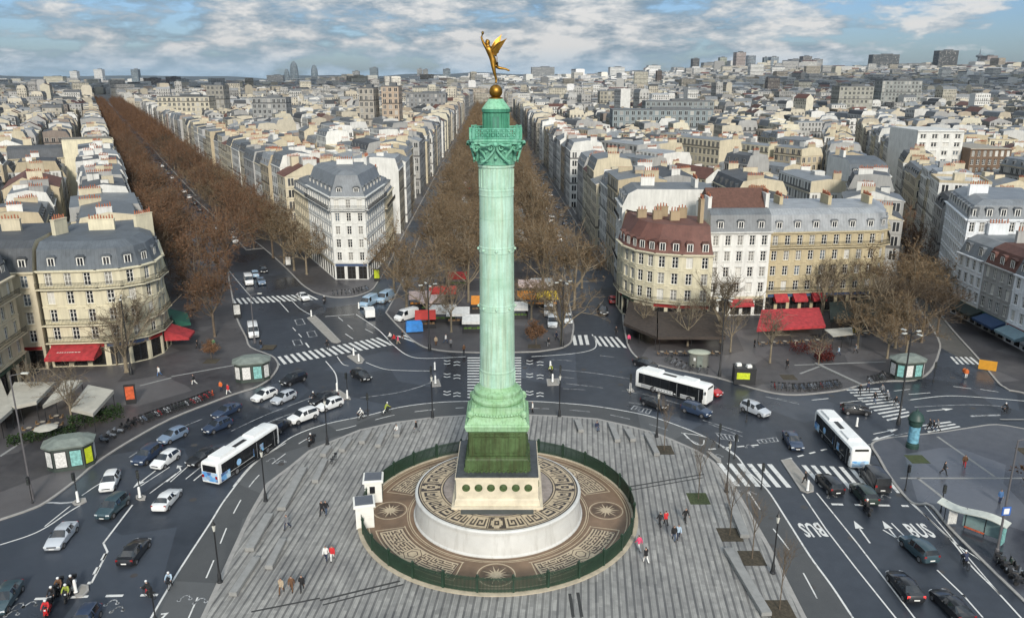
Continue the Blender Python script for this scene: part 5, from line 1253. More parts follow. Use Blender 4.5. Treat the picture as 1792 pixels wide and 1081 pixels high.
# heading f: degrees anticlockwise from 'away'
WK = 'people crossing the plaza'
for a in [
	('walk', (564, 900), 160, 'black', 'black', 'left one of a close pair in black on the left of the plaza', WK), ('walk2', (571, 899), 165, 'black', 'denim', 'right one of a close pair in black on the left of the plaza', WK), ('walk', (503, 925), 150, 'grey', 'navy', 'person in grey walking alone among the benches on the left plaza', WK),
	('walk2', (571, 980), 180, 'white', 'navy', 'person in white jacket beside one in red on the lower left plaza', WK), ('walk', (582, 980), 185, 'red', 'white', 'person in red jacket and pale trousers on the lower left plaza', WK),
	('walk', (493, 1038), 175, 'beige', 'brown', 'person in brown coat, left of the trio at the bottom left plaza', WK), ('walk2', (511, 1034), 185, 'brown', 'brown', 'person in brown, middle of the trio at the bottom left plaza', WK), ('walk', (529, 1033), 190, 'black', 'black', 'person in black, right of the trio at the bottom left plaza', WK),
	('sit', (695, 757), 140, 'white', 'grey', 'person in white on a bench at the upper left plaza', None), ('walk', (729, 756), 120, 'black', 'grey', 'person in black near the upper left plaza lamp', WK),
	('walk', (1155, 920), 20, 'black', 'black', 'person in black beside a red jacket on the right plaza', WK), ('walk2', (1165, 918), 15, 'red', 'black', 'person in bright red jacket beside a dark one on the right plaza', WK), ('walk', (1199, 913), 200, 'black', 'black', 'person all in black standing apart on the right plaza', WK),
	('walk2', (1179, 945), 170, 'black', 'denim', 'dark dressed person left in the pair on the right plaza', WK), ('walk', (1187, 942), 170, 'pale blue', 'navy', 'person in pale blue jacket right in the pair on the right plaza', WK), ('walk', (1118, 962), 30, 'pink', 'white', 'person in pink-red jacket by the railing on the right', WK), ('walk2', (1130, 984), 30, 'black', 'white', 'person in black with white bag by the railing on the right', WK),
	('sit', (1044, 752), 200, 'navy', 'denim', 'person in navy on the upper right plaza by the short benches', None), ('stand', (932, 722), 90, 'white', 'black', 'person in white beside the cycle path right of the column', None),
	('walk', (279, 658), 150, 'white', 'blue', 'person in white and blue on the left pavement near the awnings', None), ('walk', (340, 673), 120, 'black', 'white', 'person in black walking on the left pavement above the bicycles', None),
	('stand', (387, 684), 170, 'orange', 'navy', 'person in orange workwear beside the bicycles on the left', None), ('walk', (400, 690), 150, 'red', 'white', 'person in red and white beside the orange workman on the left', None), ('walk', (374, 608), 30, 'green', 'navy', 'person in green on the upper left pavement', None), ('walk2', (346, 610), 60, 'black', 'black', 'person in black near the red corner awning', None),
	('stand', (457, 610), 0, 'black', 'denim', 'person in black waiting at the kerb above the left news kiosk', None), ('walk', (573, 610), 60, 'black', 'black', 'person in black halfway over the left zebra crossing', None), ('walk', (690, 600), 80, 'red', 'black', 'person in red at the right end of the left zebra crossing', None), ('walk2', (697, 602), 80, 'pink', 'beige', 'person in pink at the right end of the left zebra crossing', None), ('walk', (683, 596), 80, 'white', 'black', 'person in white at the right end of the left zebra crossing', None), ('walk2', (704, 594), 250, 'black', 'brown', 'person in black leaving the left zebra crossing', None),
	('stand', (789, 608), 0, 'grey', 'black', 'person in grey at the market corner left of the column', None), ('walk', (780, 600), 300, 'white', 'denim', 'person in white walking by the market stalls left of the column', None), ('stand', (812, 618), 40, 'brown', 'black', 'person in brown at the kerb just left of the column', None), ('walk', (960, 606), 160, 'black', 'grey', 'person in black on the market kerb right of the column', None), ('walk', (922, 556), 0, 'black', 'black', 'tall dark person among the market vans right of the column', None), ('walk2', (974, 595), 100, 'navy', 'black', 'person in navy by the tall lamp right of the column', None), ('stand', (763, 604), 200, 'beige', 'brown', 'person in beige at the market stall', None),
	('walk', (1078, 586), 180, 'black', 'black', 'person in black crossing the small zebra right of the column', None), ('walk', (1100, 600), 180, 'pink', 'black', 'person in pink at the corner of the right pavement', None), ('walk', (1377, 645), 150, 'black', 'black', 'person in black walking past the red terrace', None), ('walk', (1467, 622), 100, 'pale blue', 'navy', 'person in pale blue walking beyond the red terrace', None), ('walk2', (1390, 613), 250, 'beige', 'black', 'person in beige in front of the red terrace', None), ('walk', (1497, 618), 100, 'grey', 'black', 'person in grey near the green terrace', None), ('stand', (1320, 608), 90, 'black', 'black', 'person in black near the tall lamp on the right pavement', None),
	('walk', (1504, 690), 200, 'black', 'black', 'person in black starting over the upper right zebra', None), ('walk2', (1518, 686), 200, 'navy', 'black', 'person in navy starting over the upper right zebra', None), ('walk', (1530, 705), 20, 'black', 'denim', 'person in black halfway over the upper right zebra', None), ('walk', (1566, 712), 200, 'black', 'grey', 'person in black at the lower end of the upper right zebra', None), ('walk', (1543, 690), 20, 'grey', 'black', 'person in grey on the upper right zebra', None),
	('walk', (1626, 753), 60, 'black', 'black', 'dark person, left of three crossing by the poster column', None), ('walk2', (1633, 754), 60, 'black', 'denim', 'dark person, middle of three crossing by the poster column', None), ('walk', (1640, 753), 60, 'grey', 'black', 'person in grey, right of three crossing by the poster column', None),
	('walk', (1651, 830), 250, 'black', 'black', 'person in black with white bag on the lower right pavement', None), ('walk2', (1687, 817), 150, 'brown', 'red', 'person in brown on the lower right pavement by the joint line', None), ('stand', (1749, 880), 180, 'blue', 'navy', 'person in bright blue jacket beside the bus stop pole', None), ('walk', (1409, 846), 80, 'black', 'black', 'person in black on the rounded island of the wide zebra', None), ('stand', (1690, 662), 150, 'orange', 'white', 'person in bright orange jacket near the right zebra', None), ('walk', (1686, 660), 150, 'orange', 'denim', 'second person in orange, a little left, near the right zebra', None)]:
	person(*a)
# bicycles and motorcycles
def bike_proto():
	root = link('bicycle', None)
	for y, nm in ((-.52, 'wheel'), (.52, 'wheel')):
		b = MB()
		for k in range(18):
			a, c_ = T2 * k / 18, T2 * (k + 1) / 18; b.tube((0, .33 * math.cos(a), .33 * math.sin(a)), (0, .33 * math.cos(c_), .33 * math.sin(c_)), .022, .022, 5, 0, False)
		for k in range(6): a = math.pi * k / 6; b.tube((0, .32 * math.cos(a), .32 * math.sin(a)), (0, -.32 * math.cos(a), -.32 * math.sin(a)), .005, .005, 4)
		b.build('wheel', tyre_m, root, (0, y, .345))
	fr = MB()
	for p, q in (((0, -.52, .345), (0, -.05, .30)), ((0, -.05, .30), (0, -.2, .8)), ((0, -.52, .345), (0, -.18, .72)), ((0, -.05, .30), (0, .38, .72)), ((0, -.18, .74), (0, .38, .76)), ((0, .38, .88), (0, .52, .345))): fr.tube(p, q, .028, .028, 6)
	fr.build('frame', PAINT['white'], root)
	b = MB(); b.tube((0, .37, .86), (0, .36, 1.02), .02); b.tube((-.28, .3, 1.04), (.28, .3, 1.04), .018); b.build('handlebar', trim_m, root)
	b = MB(); b.box(0, -.22, .82, .15, .26, .06, 0, 0, (.8, .9)); b.build('saddle', trim_m, root)
	b = MB(); b.box(0, -.58, .72, .3, .34, .03); b.build('carrier', trim_m, root); b = MB(); b.box(0, .62, .78, .3, .24, .2); b.build('basket', trim_m, root)
	return root
BIKEP = bike_proto()
def moto_proto():
	root = link('scooter', None)
	for y in (-.62, .62): b = MB(); b.tube((-.06, 0, 0), (.06, 0, 0), .27, .27, 16); b.build('wheel', tyre_m, root, (0, y, .28))
	b = MB(); b.box(0, -.4, .45, .36, .75, .3, 0, 0, (.7, .85)); b.box(0, .05, .3, .38, .5, .1); b.box(0, .42, .3, .4, .14, .65, 0, 0, (.7, .8)); b.box(0, .62, .55, .16, .4, .06); b.build('body', PAINT['white'], root)
	b = MB(); b.box(0, -.35, .76, .28, .68, .1, 0, 0, (.8, .9)); b.build('saddle', trim_m, root)
	b = MB(); b.tube((-.34, .42, 1.02), (.34, .42, 1.02), .022); b.tube((0, .42, .9), (0, .42, 1.03), .04); b.build('handlebar', trim_m, root)
	b = MB(); b.box(0, .49, .8, .16, .06, .12); b.build('headlight', head_m, root)
	b = MB(); b.box(0, -.82, .85, .4, .36, .32, 0, 0, (.9, .9)); b.build('top_box', trim_m, root)
	return root
MOTOP = moto_proto()
helmet_m = mat('white_helmet', (.65, .66, .66), .25)
def cycle(c, f, col_, lab, z=0.015, moto=False, group=None):
	p, q = at(*c, z), at(*f, z); h = math.atan2(q.y - p.y, q.x - p.x) - math.pi / 2
	o = dup(MOTOP if moto else BIKEP, (p.x, p.y, z), h, lab, group, None, {'paint_white': PAINT[col_]}); o['category'] = 'scooter' if moto else 'bicycle'; o.name = 'scooter' if moto else 'bicycle'
	return o, p, h
def rider(c, f, col_, jacket, lab, blab, moto=False, z=0.015, helmet=True, trousers='black'):
	o, p, h = cycle(c, f, col_, blab, z, moto)
	r_ = dup(MOTO if moto else CYC, (p.x, p.y, z), h, lab, None, None, {'cloth_black': CLOTH[jacket], 'cloth_denim': CLOTH[trousers]}); r_['category'] = 'person'; r_.name = 'person'
	if helmet:
		hd = Vector(ride(.86, .16)['head'] if moto else ride()['head'])
		b = MB(); b.ball(hd + Vector((0, 0, .03)), .135 if moto else .125, 8, 0, .95); b.build('helmet', helmet_m, r_)
for a in [
	((262, 1045), (250, 1040), 'red', 'black', 'cyclist in black with white helmet riding the red bicycle', 'red bicycle ridden at the lower left edge of the cycle path', False), ((299, 1026), (292, 1040), 'white', 'pale blue', 'cyclist in pale clothes at the bottom of the cycle path', 'pale bicycle ridden at the bottom left of the cycle path', False),
	((545, 778), (532, 790), 'black', 'black', 'rider in black on the cycle path near the plaza lamp', 'black scooter on the cycle path near the plaza lamp', True), ((634, 733), (620, 738), 'white', 'white', 'cyclist in white on the upper left cycle path', 'white bicycle on the upper left cycle path', False), ((676, 724), (690, 720), 'dark green', 'lime', 'cyclist in dark and lime on the upper left cycle path', 'green bicycle on the upper left cycle path', False),
	((1516, 898), (1504, 884), 'black', 'black', 'motorcyclist in black behind the dark green car at the right zebra', 'black scooter behind the dark green car at the right zebra', True), ((1688, 992), (1676, 978), 'black', 'navy', 'cyclist in navy beside the hatched lane at the lower right', 'black bicycle beside the hatched lane at the lower right', False), ((1760, 724), (1745, 726), 'black', 'black', 'cyclist in black at the right edge of the crossing', 'bicycle at the right edge of the crossing', False),
	((568, 531), (562, 538), 'black', 'black', 'scooter rider below the white corner house', 'dark scooter below the white corner house', True), ((965, 655), (958, 662), 'dark green', 'lime', 'cyclist in lime on the crossing right of the column', 'green bicycle on the crossing right of the column', False), ((550, 703), (538, 708), 'black', 'black', 'motorcyclist in black among cars near the slim island', 'black scooter among cars near the slim island', True),
	((106, 1036), (98, 1052), 'black', 'brown', 'motorcyclist in brown jacket in the group at the bottom left', 'black scooter at the back of the bottom left group', True), ((128, 1032), (120, 1048), 'white', 'black', 'motorcyclist in black and white beside the grey refuge', 'white scooter beside the grey refuge', True), ((94, 1052), (86, 1068), 'black', 'black', 'motorcyclist in black, middle of the bottom left group', 'black scooter in the middle of the bottom left group', True), ((119, 1048), (111, 1064), 'black', 'lime', 'motorcyclist with lime sleeves in the bottom left group', 'black scooter under the rider with lime sleeves', True), ((84, 1076), (76, 1092), 'red', 'red', 'motorcyclist in red at the bottom of the left group', 'red scooter at the bottom of the left group', True),
	((1553, 703), (1545, 699), 'black', 'grey', 'cyclist in grey on the upper right zebra', 'bicycle on the upper right zebra', False)]:
	rider(*a)
def bike_row(pts, n, lab, group, seed, moto_every=0):
	rr = random.Random(seed); sl = smooth_line(P(*pts), 8);
	L = [0]
	for a, b_ in zip(sl, sl[1:]): L.append(L[-1] + (b_ - a).length)
	for i in range(n):
		s = L[-1] * (i + .5) / n; k = max(j for j in range(len(L)) if L[j] <= s); k = min(k, len(sl) - 2)
		p = sl[k].lerp(sl[k + 1], (s - L[k]) / max(1e-6, L[k + 1] - L[k])); d = sl[k + 1] - sl[k]; h = math.atan2(d.y, d.x) + rr.uniform(-.25, .25)
		mo_ = moto_every and i % moto_every == 0
		c_ = rr.choice(['black', 'grey', 'dark green', 'black', 'blue grey', 'silver', 'black', 'red' if n > 10 else 'grey'])
		o = dup(MOTOP if mo_ else BIKEP, (p.x, p.y, .135), h, '%s %s, %s along the row' % ({'grey': 'grey', 'silver': 'silver', 'red': 'red', 'black': 'black', 'dark green': 'green', 'blue grey': 'blue-grey'}[c_], ('scooter ' if mo_ else 'bicycle ') + lab, ordinal(i + 1)), group, None, {'paint_white': PAINT[c_]})
		o['category'] = 'scooter' if mo_ else 'bicycle'; o.name = 'scooter' if mo_ else 'bicycle'
bike_row([(176, 778), (215, 755), (235, 742)], 5, 'parked by the lower left kerb', 'scooters parked by the left kerb', 1, 1)
bike_row([(240, 744), (300, 722), (340, 708), (372, 695)], 26, 'in the kerb row on the left pavement', 'bicycles parked in the left kerb row', 2)
bike_row([(1166, 632), (1200, 648), (1245, 655)], 7, 'near the public toilet on the right', 'bicycles near the public toilet', 3)
bike_row([(1346, 681), (1400, 684), (1470, 677)], 22, 'along the right kerb before the zebra', 'bicycles along the right kerb', 4)
bike_row([(1520, 672), (1540, 668), (1552, 660)], 7, 'beside the right news kiosk', 'bicycles beside the right news kiosk', 5)
bike_row([(580, 518), (620, 514), (645, 508)], 10, 'below the white corner house', 'bicycles below the white corner house', 6)
cycle((584, 808), (592, 800), 'black', 'black bicycle leaning by a bench on the left plaza', 0.135); cycle((1746, 985), (1752, 975), 'silver', 'bicycle against the bus stop pole', 0.135)
bike_row([(1755, 985), (1792, 1030)], 5, 'in the lower right corner', 'scooters in the lower right corner', 7, 1)
for o_ in (WALK, WALK2, STAND, SIT, CYC, MOTO, BIKEP, MOTOP): drop(o_)
# ------------------------------------------------------------------ bare winter trees
bark = mat('bark', (0.12, 0.092, 0.065), 0.9, var=0.4, scale=2.0); bark_p = mat('plane_bark', (0.20, 0.165, 0.115), 0.9, var=0.35, scale=1.6)
def twig_mat(name, rgb):
	mt, nt, b = nodes(name); oi = nt.nodes.new('ShaderNodeObjectInfo'); nz = noise(nt, 0.35, 3)
	c = mix(nt, oi.outputs['Random'], tuple(x * .75 for x in rgb), tuple(x * 1.25 for x in rgb)); c = mix(nt, math_(nt, 'MULTIPLY', ramp(nt, nz, [(.35, 0.0), (.65, 1.0)]), .5), c, tuple(x * .55 for x in rgb))
	nt.links.new(c, b.inputs['Base Color']); b.inputs['Roughness'].default_value = .9; b.inputs['Specular IOR Level'].default_value = .1
	M[name] = mt; return mt
tw_red = twig_mat('reddish_twigs', (0.155, 0.088, 0.052)); tw_brown = twig_mat('brown_twigs', (0.17, 0.12, 0.072)); tw_grey = twig_mat('grey_twigs', (0.13, 0.10, 0.072)); tw_dark = twig_mat('dark_twigs', (0.07, 0.05, 0.033))
def tree_proto(name, H, crown_r, seed, twigs, tw, m_b, trunk_r=0.24, clear=0.32, leafy=0, spread=1.0):
	rr = random.Random(seed); root = link(name, None); tk = MB(); cr = MB(); tips = []
	def rv(s_): return Vector((rr.uniform(-s_, s_), rr.uniform(-s_, s_), rr.uniform(-s_, s_)))
	def limb(p, d, L, r, lev):
		n = 3 if lev < 2 else 2; pts = [p]; q = p; dd = d.normalized()
		for k in range(n):
			dd = (dd + rv(.16 + .05 * lev) + Vector((0, 0, .10))).normalized(); q = q + dd * (L / n); pts.append(q)
		for k, (a, b_) in enumerate(zip(pts, pts[1:])):
			r0 = r * (1 - .45 * k / n); r1 = r * (1 - .45 * (k + 1) / n)
			(tk if lev < 2 else cr).tube(a, b_, r0, r1, 7 if lev == 0 else (5 if lev == 1 else 3), 1 if lev >= 2 else 0, False)
		if lev >= 3: tips.append((pts, dd)); return
		cnt = (5, 4, 4)[lev] if lev else 6
		for k in range(cnt):
			t = rr.uniform(.35, 1.0) if lev else rr.uniform(.55, 1.0)
			i = min(n - 1, int(t * n)); bp = pts[i].lerp(pts[i + 1], t * n - i)
			ax = rv(1).normalized(); out = (dd * .55 + ax * .8 * spread + Vector((0, 0, .22 if lev < 2 else .12)))
			if out.z < -.1: out.z = -.1
			limb(bp, out, L * rr.uniform(.55, .8), r * .52, lev + 1)
		tips.append((pts[1:], dd))
	tr_h = H * clear
	tk.lathe([(trunk_r * 1.5, 0), (trunk_r * 1.1, .35), (trunk_r, 1.2), (trunk_r * .88, tr_h)], 9, 0, 0, 0)
	for k in range(6):
		a = T2 * k / 6 + rr.uniform(-.4, .4); up = rr.uniform(.7, 1.6)
		limb(Vector((0, 0, tr_h - rr.uniform(0, .12) * H)), Vector((math.cos(a) * spread, math.sin(a) * spread, up)), H * rr.uniform(.33, .45), trunk_r * .5, 1)
	limb(Vector((0, 0, tr_h)), Vector((0, 0, 1)), H * .42, trunk_r * .62, 1)
	# fine twigs scattered along the outer branches
	per = max(1, int(twigs / len(tips)))
	for pts, dd in tips:
		for k in range(per):
			i = rr.randrange(len(pts) - 1) if len(pts) > 1 else 0; p = pts[i].lerp(pts[min(i + 1, len(pts) - 1)], rr.random())
			d = (dd * .5 + rv(.9) + Vector((0, 0, .25))).normalized(); L = rr.uniform(.5, 1.3) * H / 14; q = p + d * L * .55 + rv(.05); e = q + (d + rv(.5)).normalized() * L * .5
			w_ = rr.uniform(.012, .026) * H / 14; sd_ = d.cross(rv(1)).normalized() * w_
			cr.face([p - sd_, p + sd_, q + sd_ * .7, q - sd_ * .7], 0); cr.face([q - sd_ * .7, q + sd_ * .7, e], 0)
			if k % 2 == 0:
				e2 = q + (d + rv(.9)).normalized() * L * .45; cr.face([q - sd_ * .5, q + sd_ * .5, e2], 0)
			if leafy and rr.random() < leafy:
				for _ in range(2):
					c_ = e + rv(.35); u = rv(.16); v_ = rv(.16); cr.face([c_ - u, c_ + v_, c_ + u, c_ - v_], 0)
	tk.build('trunk', m_b, root); cr.build('crown', [tw, m_b], root)
	return root
TP = {'red1': tree_proto('bare_tree', 14, 5, 1, 3000, tw_red, bark, leafy=.12), 'red2': tree_proto('bare_tree', 15, 5, 2, 3000, tw_red, bark, leafy=.15),
	'brown1': tree_proto('bare_tree', 13, 5, 3, 3200, tw_brown, bark_p, leafy=.08), 'brown2': tree_proto('bare_tree', 14, 5, 4, 3200, tw_brown, bark_p, leafy=.1),
	'big1': tree_proto('plane_tree', 17, 6, 5, 2600, tw_grey, bark_p, .34, .26, spread=.85), 'big2': tree_proto('plane_tree', 17, 6, 6, 3000, tw_brown, bark_p, .34, .28, spread=.9),
	'small': tree_proto('small_tree', 7.5, 3, 7, 1500, tw_grey, bark_p, .13, .4), 'thin': tree_proto('young_tree', 6.2, 1.2, 8, 160, tw_grey, bark, .055, .55, spread=.35), 'dark': tree_proto('bare_tree', 13, 5, 9, 3000, tw_dark, bark, leafy=.03),
	'red_leaf': tree_proto('small_tree', 6.0, 2.4, 10, 1500, tw_red, bark, .09, .35, leafy=.9)}
def tree(kind, p, lab, group=None, sc=1.0, z=0.12, name=None, cat='tree'):
	o = dup(TP[kind], (p[0], p[1], z), R.uniform(0, 6.28), lab, group, (sc * R.uniform(.93, 1.07), sc * R.uniform(.93, 1.07), sc)); o['category'] = cat
	o.name = name or {'big1': 'plane_tree', 'big2': 'plane_tree', 'thin': 'young_tree', 'small': 'small_tree', 'red_leaf': 'small_tree'}.get(kind, 'bare_tree'); return o
def tree_row(o, d, n, off, s0, s1, step, kinds, lab, group, sc=1.0, seed=1):
	rr = random.Random(seed); s = s0; i = 0
	while s < s1:
		i += 1; p = o + d * (s + rr.uniform(-.8, .8)) + n * (off + rr.uniform(-.5, .5))
		tree(rr.choice(kinds), p, '%s bare winter %s' % (ordinal(i), lab) if 'red1' in kinds else '%s bare brown %s' % (ordinal(i), lab), group, sc * rr.uniform(.88, 1.12)); s += step
RD = ['red1', 'red2', 'red1', 'red2', 'brown1', 'dark']; BR = ['brown1', 'brown2']
tree_row(O1, B1, B1N, -17, -18, 330, 9.5, RD, 'tree from the square in the outer left row of the left boulevard', 'outer left row of the left boulevard', 1.2, 21)
tree_row(O1, B1, B1N, -9.6, 8, 330, 10.5, RD, 'tree from the square in the inner left row of the left boulevard', 'inner left row of the left boulevard', 1.12, 22)
tree_row(O1, B1, B1N, 9.6, 22, 330, 10.5, RD, 'tree from the square in the inner right row of the left boulevard', 'inner right row of the left boulevard', 1.08, 23)
tree_row(O1, B1, B1N, 16.5, 34, 330, 11, ['brown1', 'red1'], 'tree from the square in the outer right row of the left boulevard', 'outer right row of the left boulevard', 1.0, 24)
for k, off in enumerate((-14.0, -6.0, 4.0, 13.0)):
	tree_row(O2, B2, B2N, off, (8, 0, 0, -2)[k], 300, 10.5, BR, 'tree from the square in the %s row of the market promenade' % ('left outer', 'left inner', 'right inner', 'right outer')[k], '%s row of the market promenade' % ('left outer', 'left inner', 'right inner', 'right outer')[k], (1.08, 1.0, 1.0, 1.08)[k], 31 + k)
for kind, c, lab, sc in [
	('big1', (222, 652), 'tall bare tree before the cream house with red awnings', .92), ('small', (128, 748), 'bare tree with hanging twigs over the cream terrace canopies', 1.15), ('small', (205, 640), 'low bushy bare tree beside the long red awning', .8), ('small', (70, 712), 'bare bushy tree at the left terrace', .9),
	('red2', (376, 590), 'tree with a pale leaning trunk on the upper left pavement', .95), ('brown2', (515, 474), 'left of two pale trunks before the white corner house', 1.1), ('brown1', (537, 481), 'right of two pale trunks before the white corner house', 1.0), ('red_leaf', (370, 628), 'small young tree in a square pit on the upper left pavement', .5),
	('big2', (748, 566), 'big market tree with thick trunk left of the column', .85), ('small', (790, 582), 'slim tree between the market stalls left of the column', 1.35), ('big2', (983, 604), 'big tree with a dark straight trunk right of the column', .86), ('red_leaf', (938, 604), 'small rust-red leafy tree right of the column', .7), ('brown1', (930, 560), 'bare tree over the red and yellow stalls right of the column', .8),
	('big1', (1262, 600), 'large bare tree with wide branches before the red-roofed house', .95), ('small', (1203, 606), 'slender bare tree before the brown terrace', 1.2), ('small', (1127, 585), 'thin bare tree at the corner of the brown terrace', .95), ('small', (1278, 617), 'slender bare tree beside the tall lamp', 1.05), ('big1', (1438, 552), 'bare tree before the long cream house with grey roof', .82), ('small', (1347, 636), 'bare tree in front of the red terrace', 1.25), ('big1', (1536, 590), 'bare tree before the right end of the long cream house', .8),
	('brown2', (1590, 560), 'dense bare tree at the mouth of the right street', 1.05), ('brown1', (1620, 545), 'dense bare tree nearer the shady white houses in the right street', 1.05), ('dark', (1560, 572), 'dark bare tree left in the group at the right street', .8), ('brown1', (1552, 628), 'bare tree beside the right news kiosk', .72), ('brown2', (1585, 622), 'bare tree behind the right news kiosk', .72), ('dark', (1640, 582), 'dark bare tree by the right street kerb', .8), ('red1', (1590, 505), 'reddish tree up the right street', .8), ('red1', (1598, 478), 'reddish tree farther up the right street', .8), ('brown1', (1608, 520), 'brown tree up the right street', .8),
	('red1', (352, 512), 'reddish tree beside the rounded corner of the left house', 1.15), ('red2', (385, 497), 'reddish tree at the kerb near the rounded left house', 1.1), ('red1', (345, 545), 'low reddish tree nearest the green awning', .95), ('red2', (398, 470), 'reddish tree at the left kerb of the boulevard mouth', 1.1), ('red2', (478, 452), 'reddish tree behind the two pale trunks near the white corner house', 1.15), ('brown2', (498, 462), 'brown tree between the pale trunks and the boulevard', 1.1), ('brown1', (712, 540), 'bare tree above the light blue van at the market', 1.15), ('brown2', (690, 512), 'bare tree near the kerb left of the market', 1.1), ('brown2', (820, 530), 'bare tree between the stalls just left of the column', 1.1), ('brown1', (782, 505), 'bare tree over the red stalls of the market', 1.2), ('brown2', (1005, 540), 'bare tree beside the parked vans right of the column', 1.15), ('brown1', (1018, 505), 'bare tree by the right carriageway kerb at the market', 1.1), ('brown2', (950, 520), 'bare tree behind the yellow stall', 1.1),
	('brown2', (1520, 560), 'bare tree at the right end of the green terrace', 1.0), ('brown1', (1566, 610), 'bare tree leaning towards the right news kiosk', .95), ('dark', (1612, 600), 'dark bare tree before the right street', 1.0), ('brown1', (1500, 610), 'bare tree over the small cream parasol', .8), ('red1', (1583, 455), 'reddish tree highest up the right street', 1.0),
	('red_leaf', (1832, 900), 'rust-brown tree cut by the right edge of the picture', 1.2), ('small', (1432, 640), 'small spreading bare tree before the red shrubs', .7)]:
	tree(kind, at(*c), lab, None, sc)
earth = mat('earth_pit', (0.055, 0.045, 0.03), .95, var=.5, scale=3); grass_m = mat('pit_grass', (0.05, 0.065, 0.025), .95, var=.5, scale=4)
for q, lab in (((1162, 787), 'young tree in the earth pit beside the upper right bench'), ((1222, 872), 'young tree in the grassy pit on the right plaza'), ((1277, 935), 'young tree in the brown pit beside the long right bench'), ((1316, 976), 'young tree in the dark pit at the right plaza edge'), ((1364, 1065), 'young tree in the pit at the bottom right corner of the plaza')):
	p = at(q[0], q[1], .13); b = MB(); b.box(0, 0, 0, 2.3, 2.6, .012); tag(b.build('tree_pit', earth if q[0] != 1222 else grass_m, None, (p.x, p.y, .131)), lab.replace('young tree in the', 'square').replace('pit', 'planting pit'), 'tree pit', 'tree pits on the plaza')
	tree('thin', p, lab, 'young trees on the plaza', .95, .14)
for q in ((1380, 660), (470, 607), (1605, 803), (370, 632), (935, 606), (1800, 790)):
	p = at(q[0], q[1], .13); b = MB(); b.box(0, 0, 0, 2.0, 2.0, .012); b.box(0, 0, -.1, 2.3, 2.3, .108); tag(b.build('tree_pit', grass_m if q[0] == 1605 else earth, None, (p.x, p.y, .134)), 'square planting pit in the pavement near %s' % {1380: 'the red shrubs', 470: 'the left crossing', 1605: 'the poster column', 370: 'the upper left trees', 935: 'the market kerb', 1800: 'the right picture edge'}[q[0]], 'tree pit', 'tree pits in the pavements')
# clipped shrub bed
def shrub(name, p, sx, sy, h, tw, lab, n=900, rot=0, cat='shrub'):
	rr = random.Random(int(p[0] * 7) + 5); b = MB()
	for k in range(n):
		x, y, z = rr.uniform(-.5, .5) * sx, rr.uniform(-.5, .5) * sy, h * (rr.random() ** .6); c_ = Vector((x, y, z)); u = Vector((rr.uniform(-1, 1), rr.uniform(-1, 1), rr.uniform(-.6, 1))) * .16; v_ = Vector((rr.uniform(-1, 1), rr.uniform(-1, 1), rr.uniform(-.6, 1))) * .12
		b.face([c_ - u, c_ + v_, c_ + u, c_ - v_])
	return tag(b.build(name, tw, None, (p[0], p[1], .13), rot), lab, cat)
tw_green = twig_mat('hedge_leaves', (0.03, 0.055, 0.02)); tw_dred = twig_mat('dark_red_leaves', (0.11, 0.028, 0.024))
shrub('shrub', at(1418, 618), 7, 3, 1.6, tw_dred, 'dark red shrub bed in front of the red terrace'); shrub('shrub', at(1442, 632), 3, 2, 1.3, tw_dred, 'small dark red shrub beside the low kerb on the right')
shrub('hedge', at(170, 742), 7, 1.6, 1.9, tw_green, 'green hedge screening the cream terrace canopy', 1500, .75, 'hedge'); shrub('hedge', at(75, 770), 8, 1.4, 1.2, tw_green, 'low green hedge along the left terrace', 1200, .5, 'hedge')
# beyond the rows one can tell apart: treetops as one mass
def tops(name, lab, spots, kind):
	src = [c for c in TP[kind].children if c.name.startswith('crown')][0].data; nv = len(src.vertices); co_ = np.empty(nv * 3, np.float32); src.vertices.foreach_get('co', co_); co_ = co_.reshape(-1, 3)
	rr = np.random.RandomState(5); polys = [tuple(p.vertices) for p in src.polygons if p.material_index == 0][::8]
	tri_ = [p[:3] for p in polys]; arr = np.array(tri_); Vs, Fs = [], []
	for i, (x, y, z, s_) in enumerate(spots):
		a = rr.uniform(0, 6.28); c_, n_ = math.cos(a), math.sin(a); P_ = co_[arr.ravel()].copy()
		ce = P_.reshape(-1, 3, 3).mean(1, keepdims=True); P_ = (ce + (P_.reshape(-1, 3, 3) - ce) * 3.1).reshape(-1, 3)
		X_ = (P_[:, 0] * c_ - P_[:, 1] * n_) * s_ + x; Y_ = (P_[:, 0] * n_ + P_[:, 1] * c_) * s_ + y; Z_ = P_[:, 2] * s_ + z; Vs.append(np.stack([X_, Y_, Z_], 1))
	Vs = np.concatenate(Vs); nf = len(Vs) // 3; me = bpy.data.meshes.new(name); me.vertices.add(len(Vs)); me.vertices.foreach_set('co', Vs.ravel().astype(np.float32)); me.loops.add(nf * 3); me.loops.foreach_set('vertex_index', np.arange(nf * 3, dtype=np.int32))
	me.polygons.add(nf); me.polygons.foreach_set('loop_start', np.arange(0, nf * 3, 3, dtype=np.int32)); me.polygons.foreach_set('loop_total', np.full(nf, 3, np.int32)); me.update(calc_edges=True); me.validate()
	me.materials.append(src.materials[0]); tag(link(name, me), lab, 'trees', kind='stuff')
sp1 = []; rr = random.Random(9)
for off in (-17, -8.8, 8.8, 17):
	s = 335
	while s < 1350: p = O1 + B1 * (s + rr.uniform(-2, 2)) + B1N * off; sp1.append((p.x, p.y, ground_z(p.x, p.y), rr.uniform(.95, 1.3))); s += 9.5
tops('far_treetops', 'mass of reddish-brown treetops far up the left boulevard', sp1, 'red1')
sp2 = []
for off in (-14, -6, 4, 13):
	s = 305
	while s < 850: p = O2 + B2 * (s + rr.uniform(-2, 2)) + B2N * off; sp2.append((p.x, p.y, 0, rr.uniform(1.0, 1.3))); s += 9.5
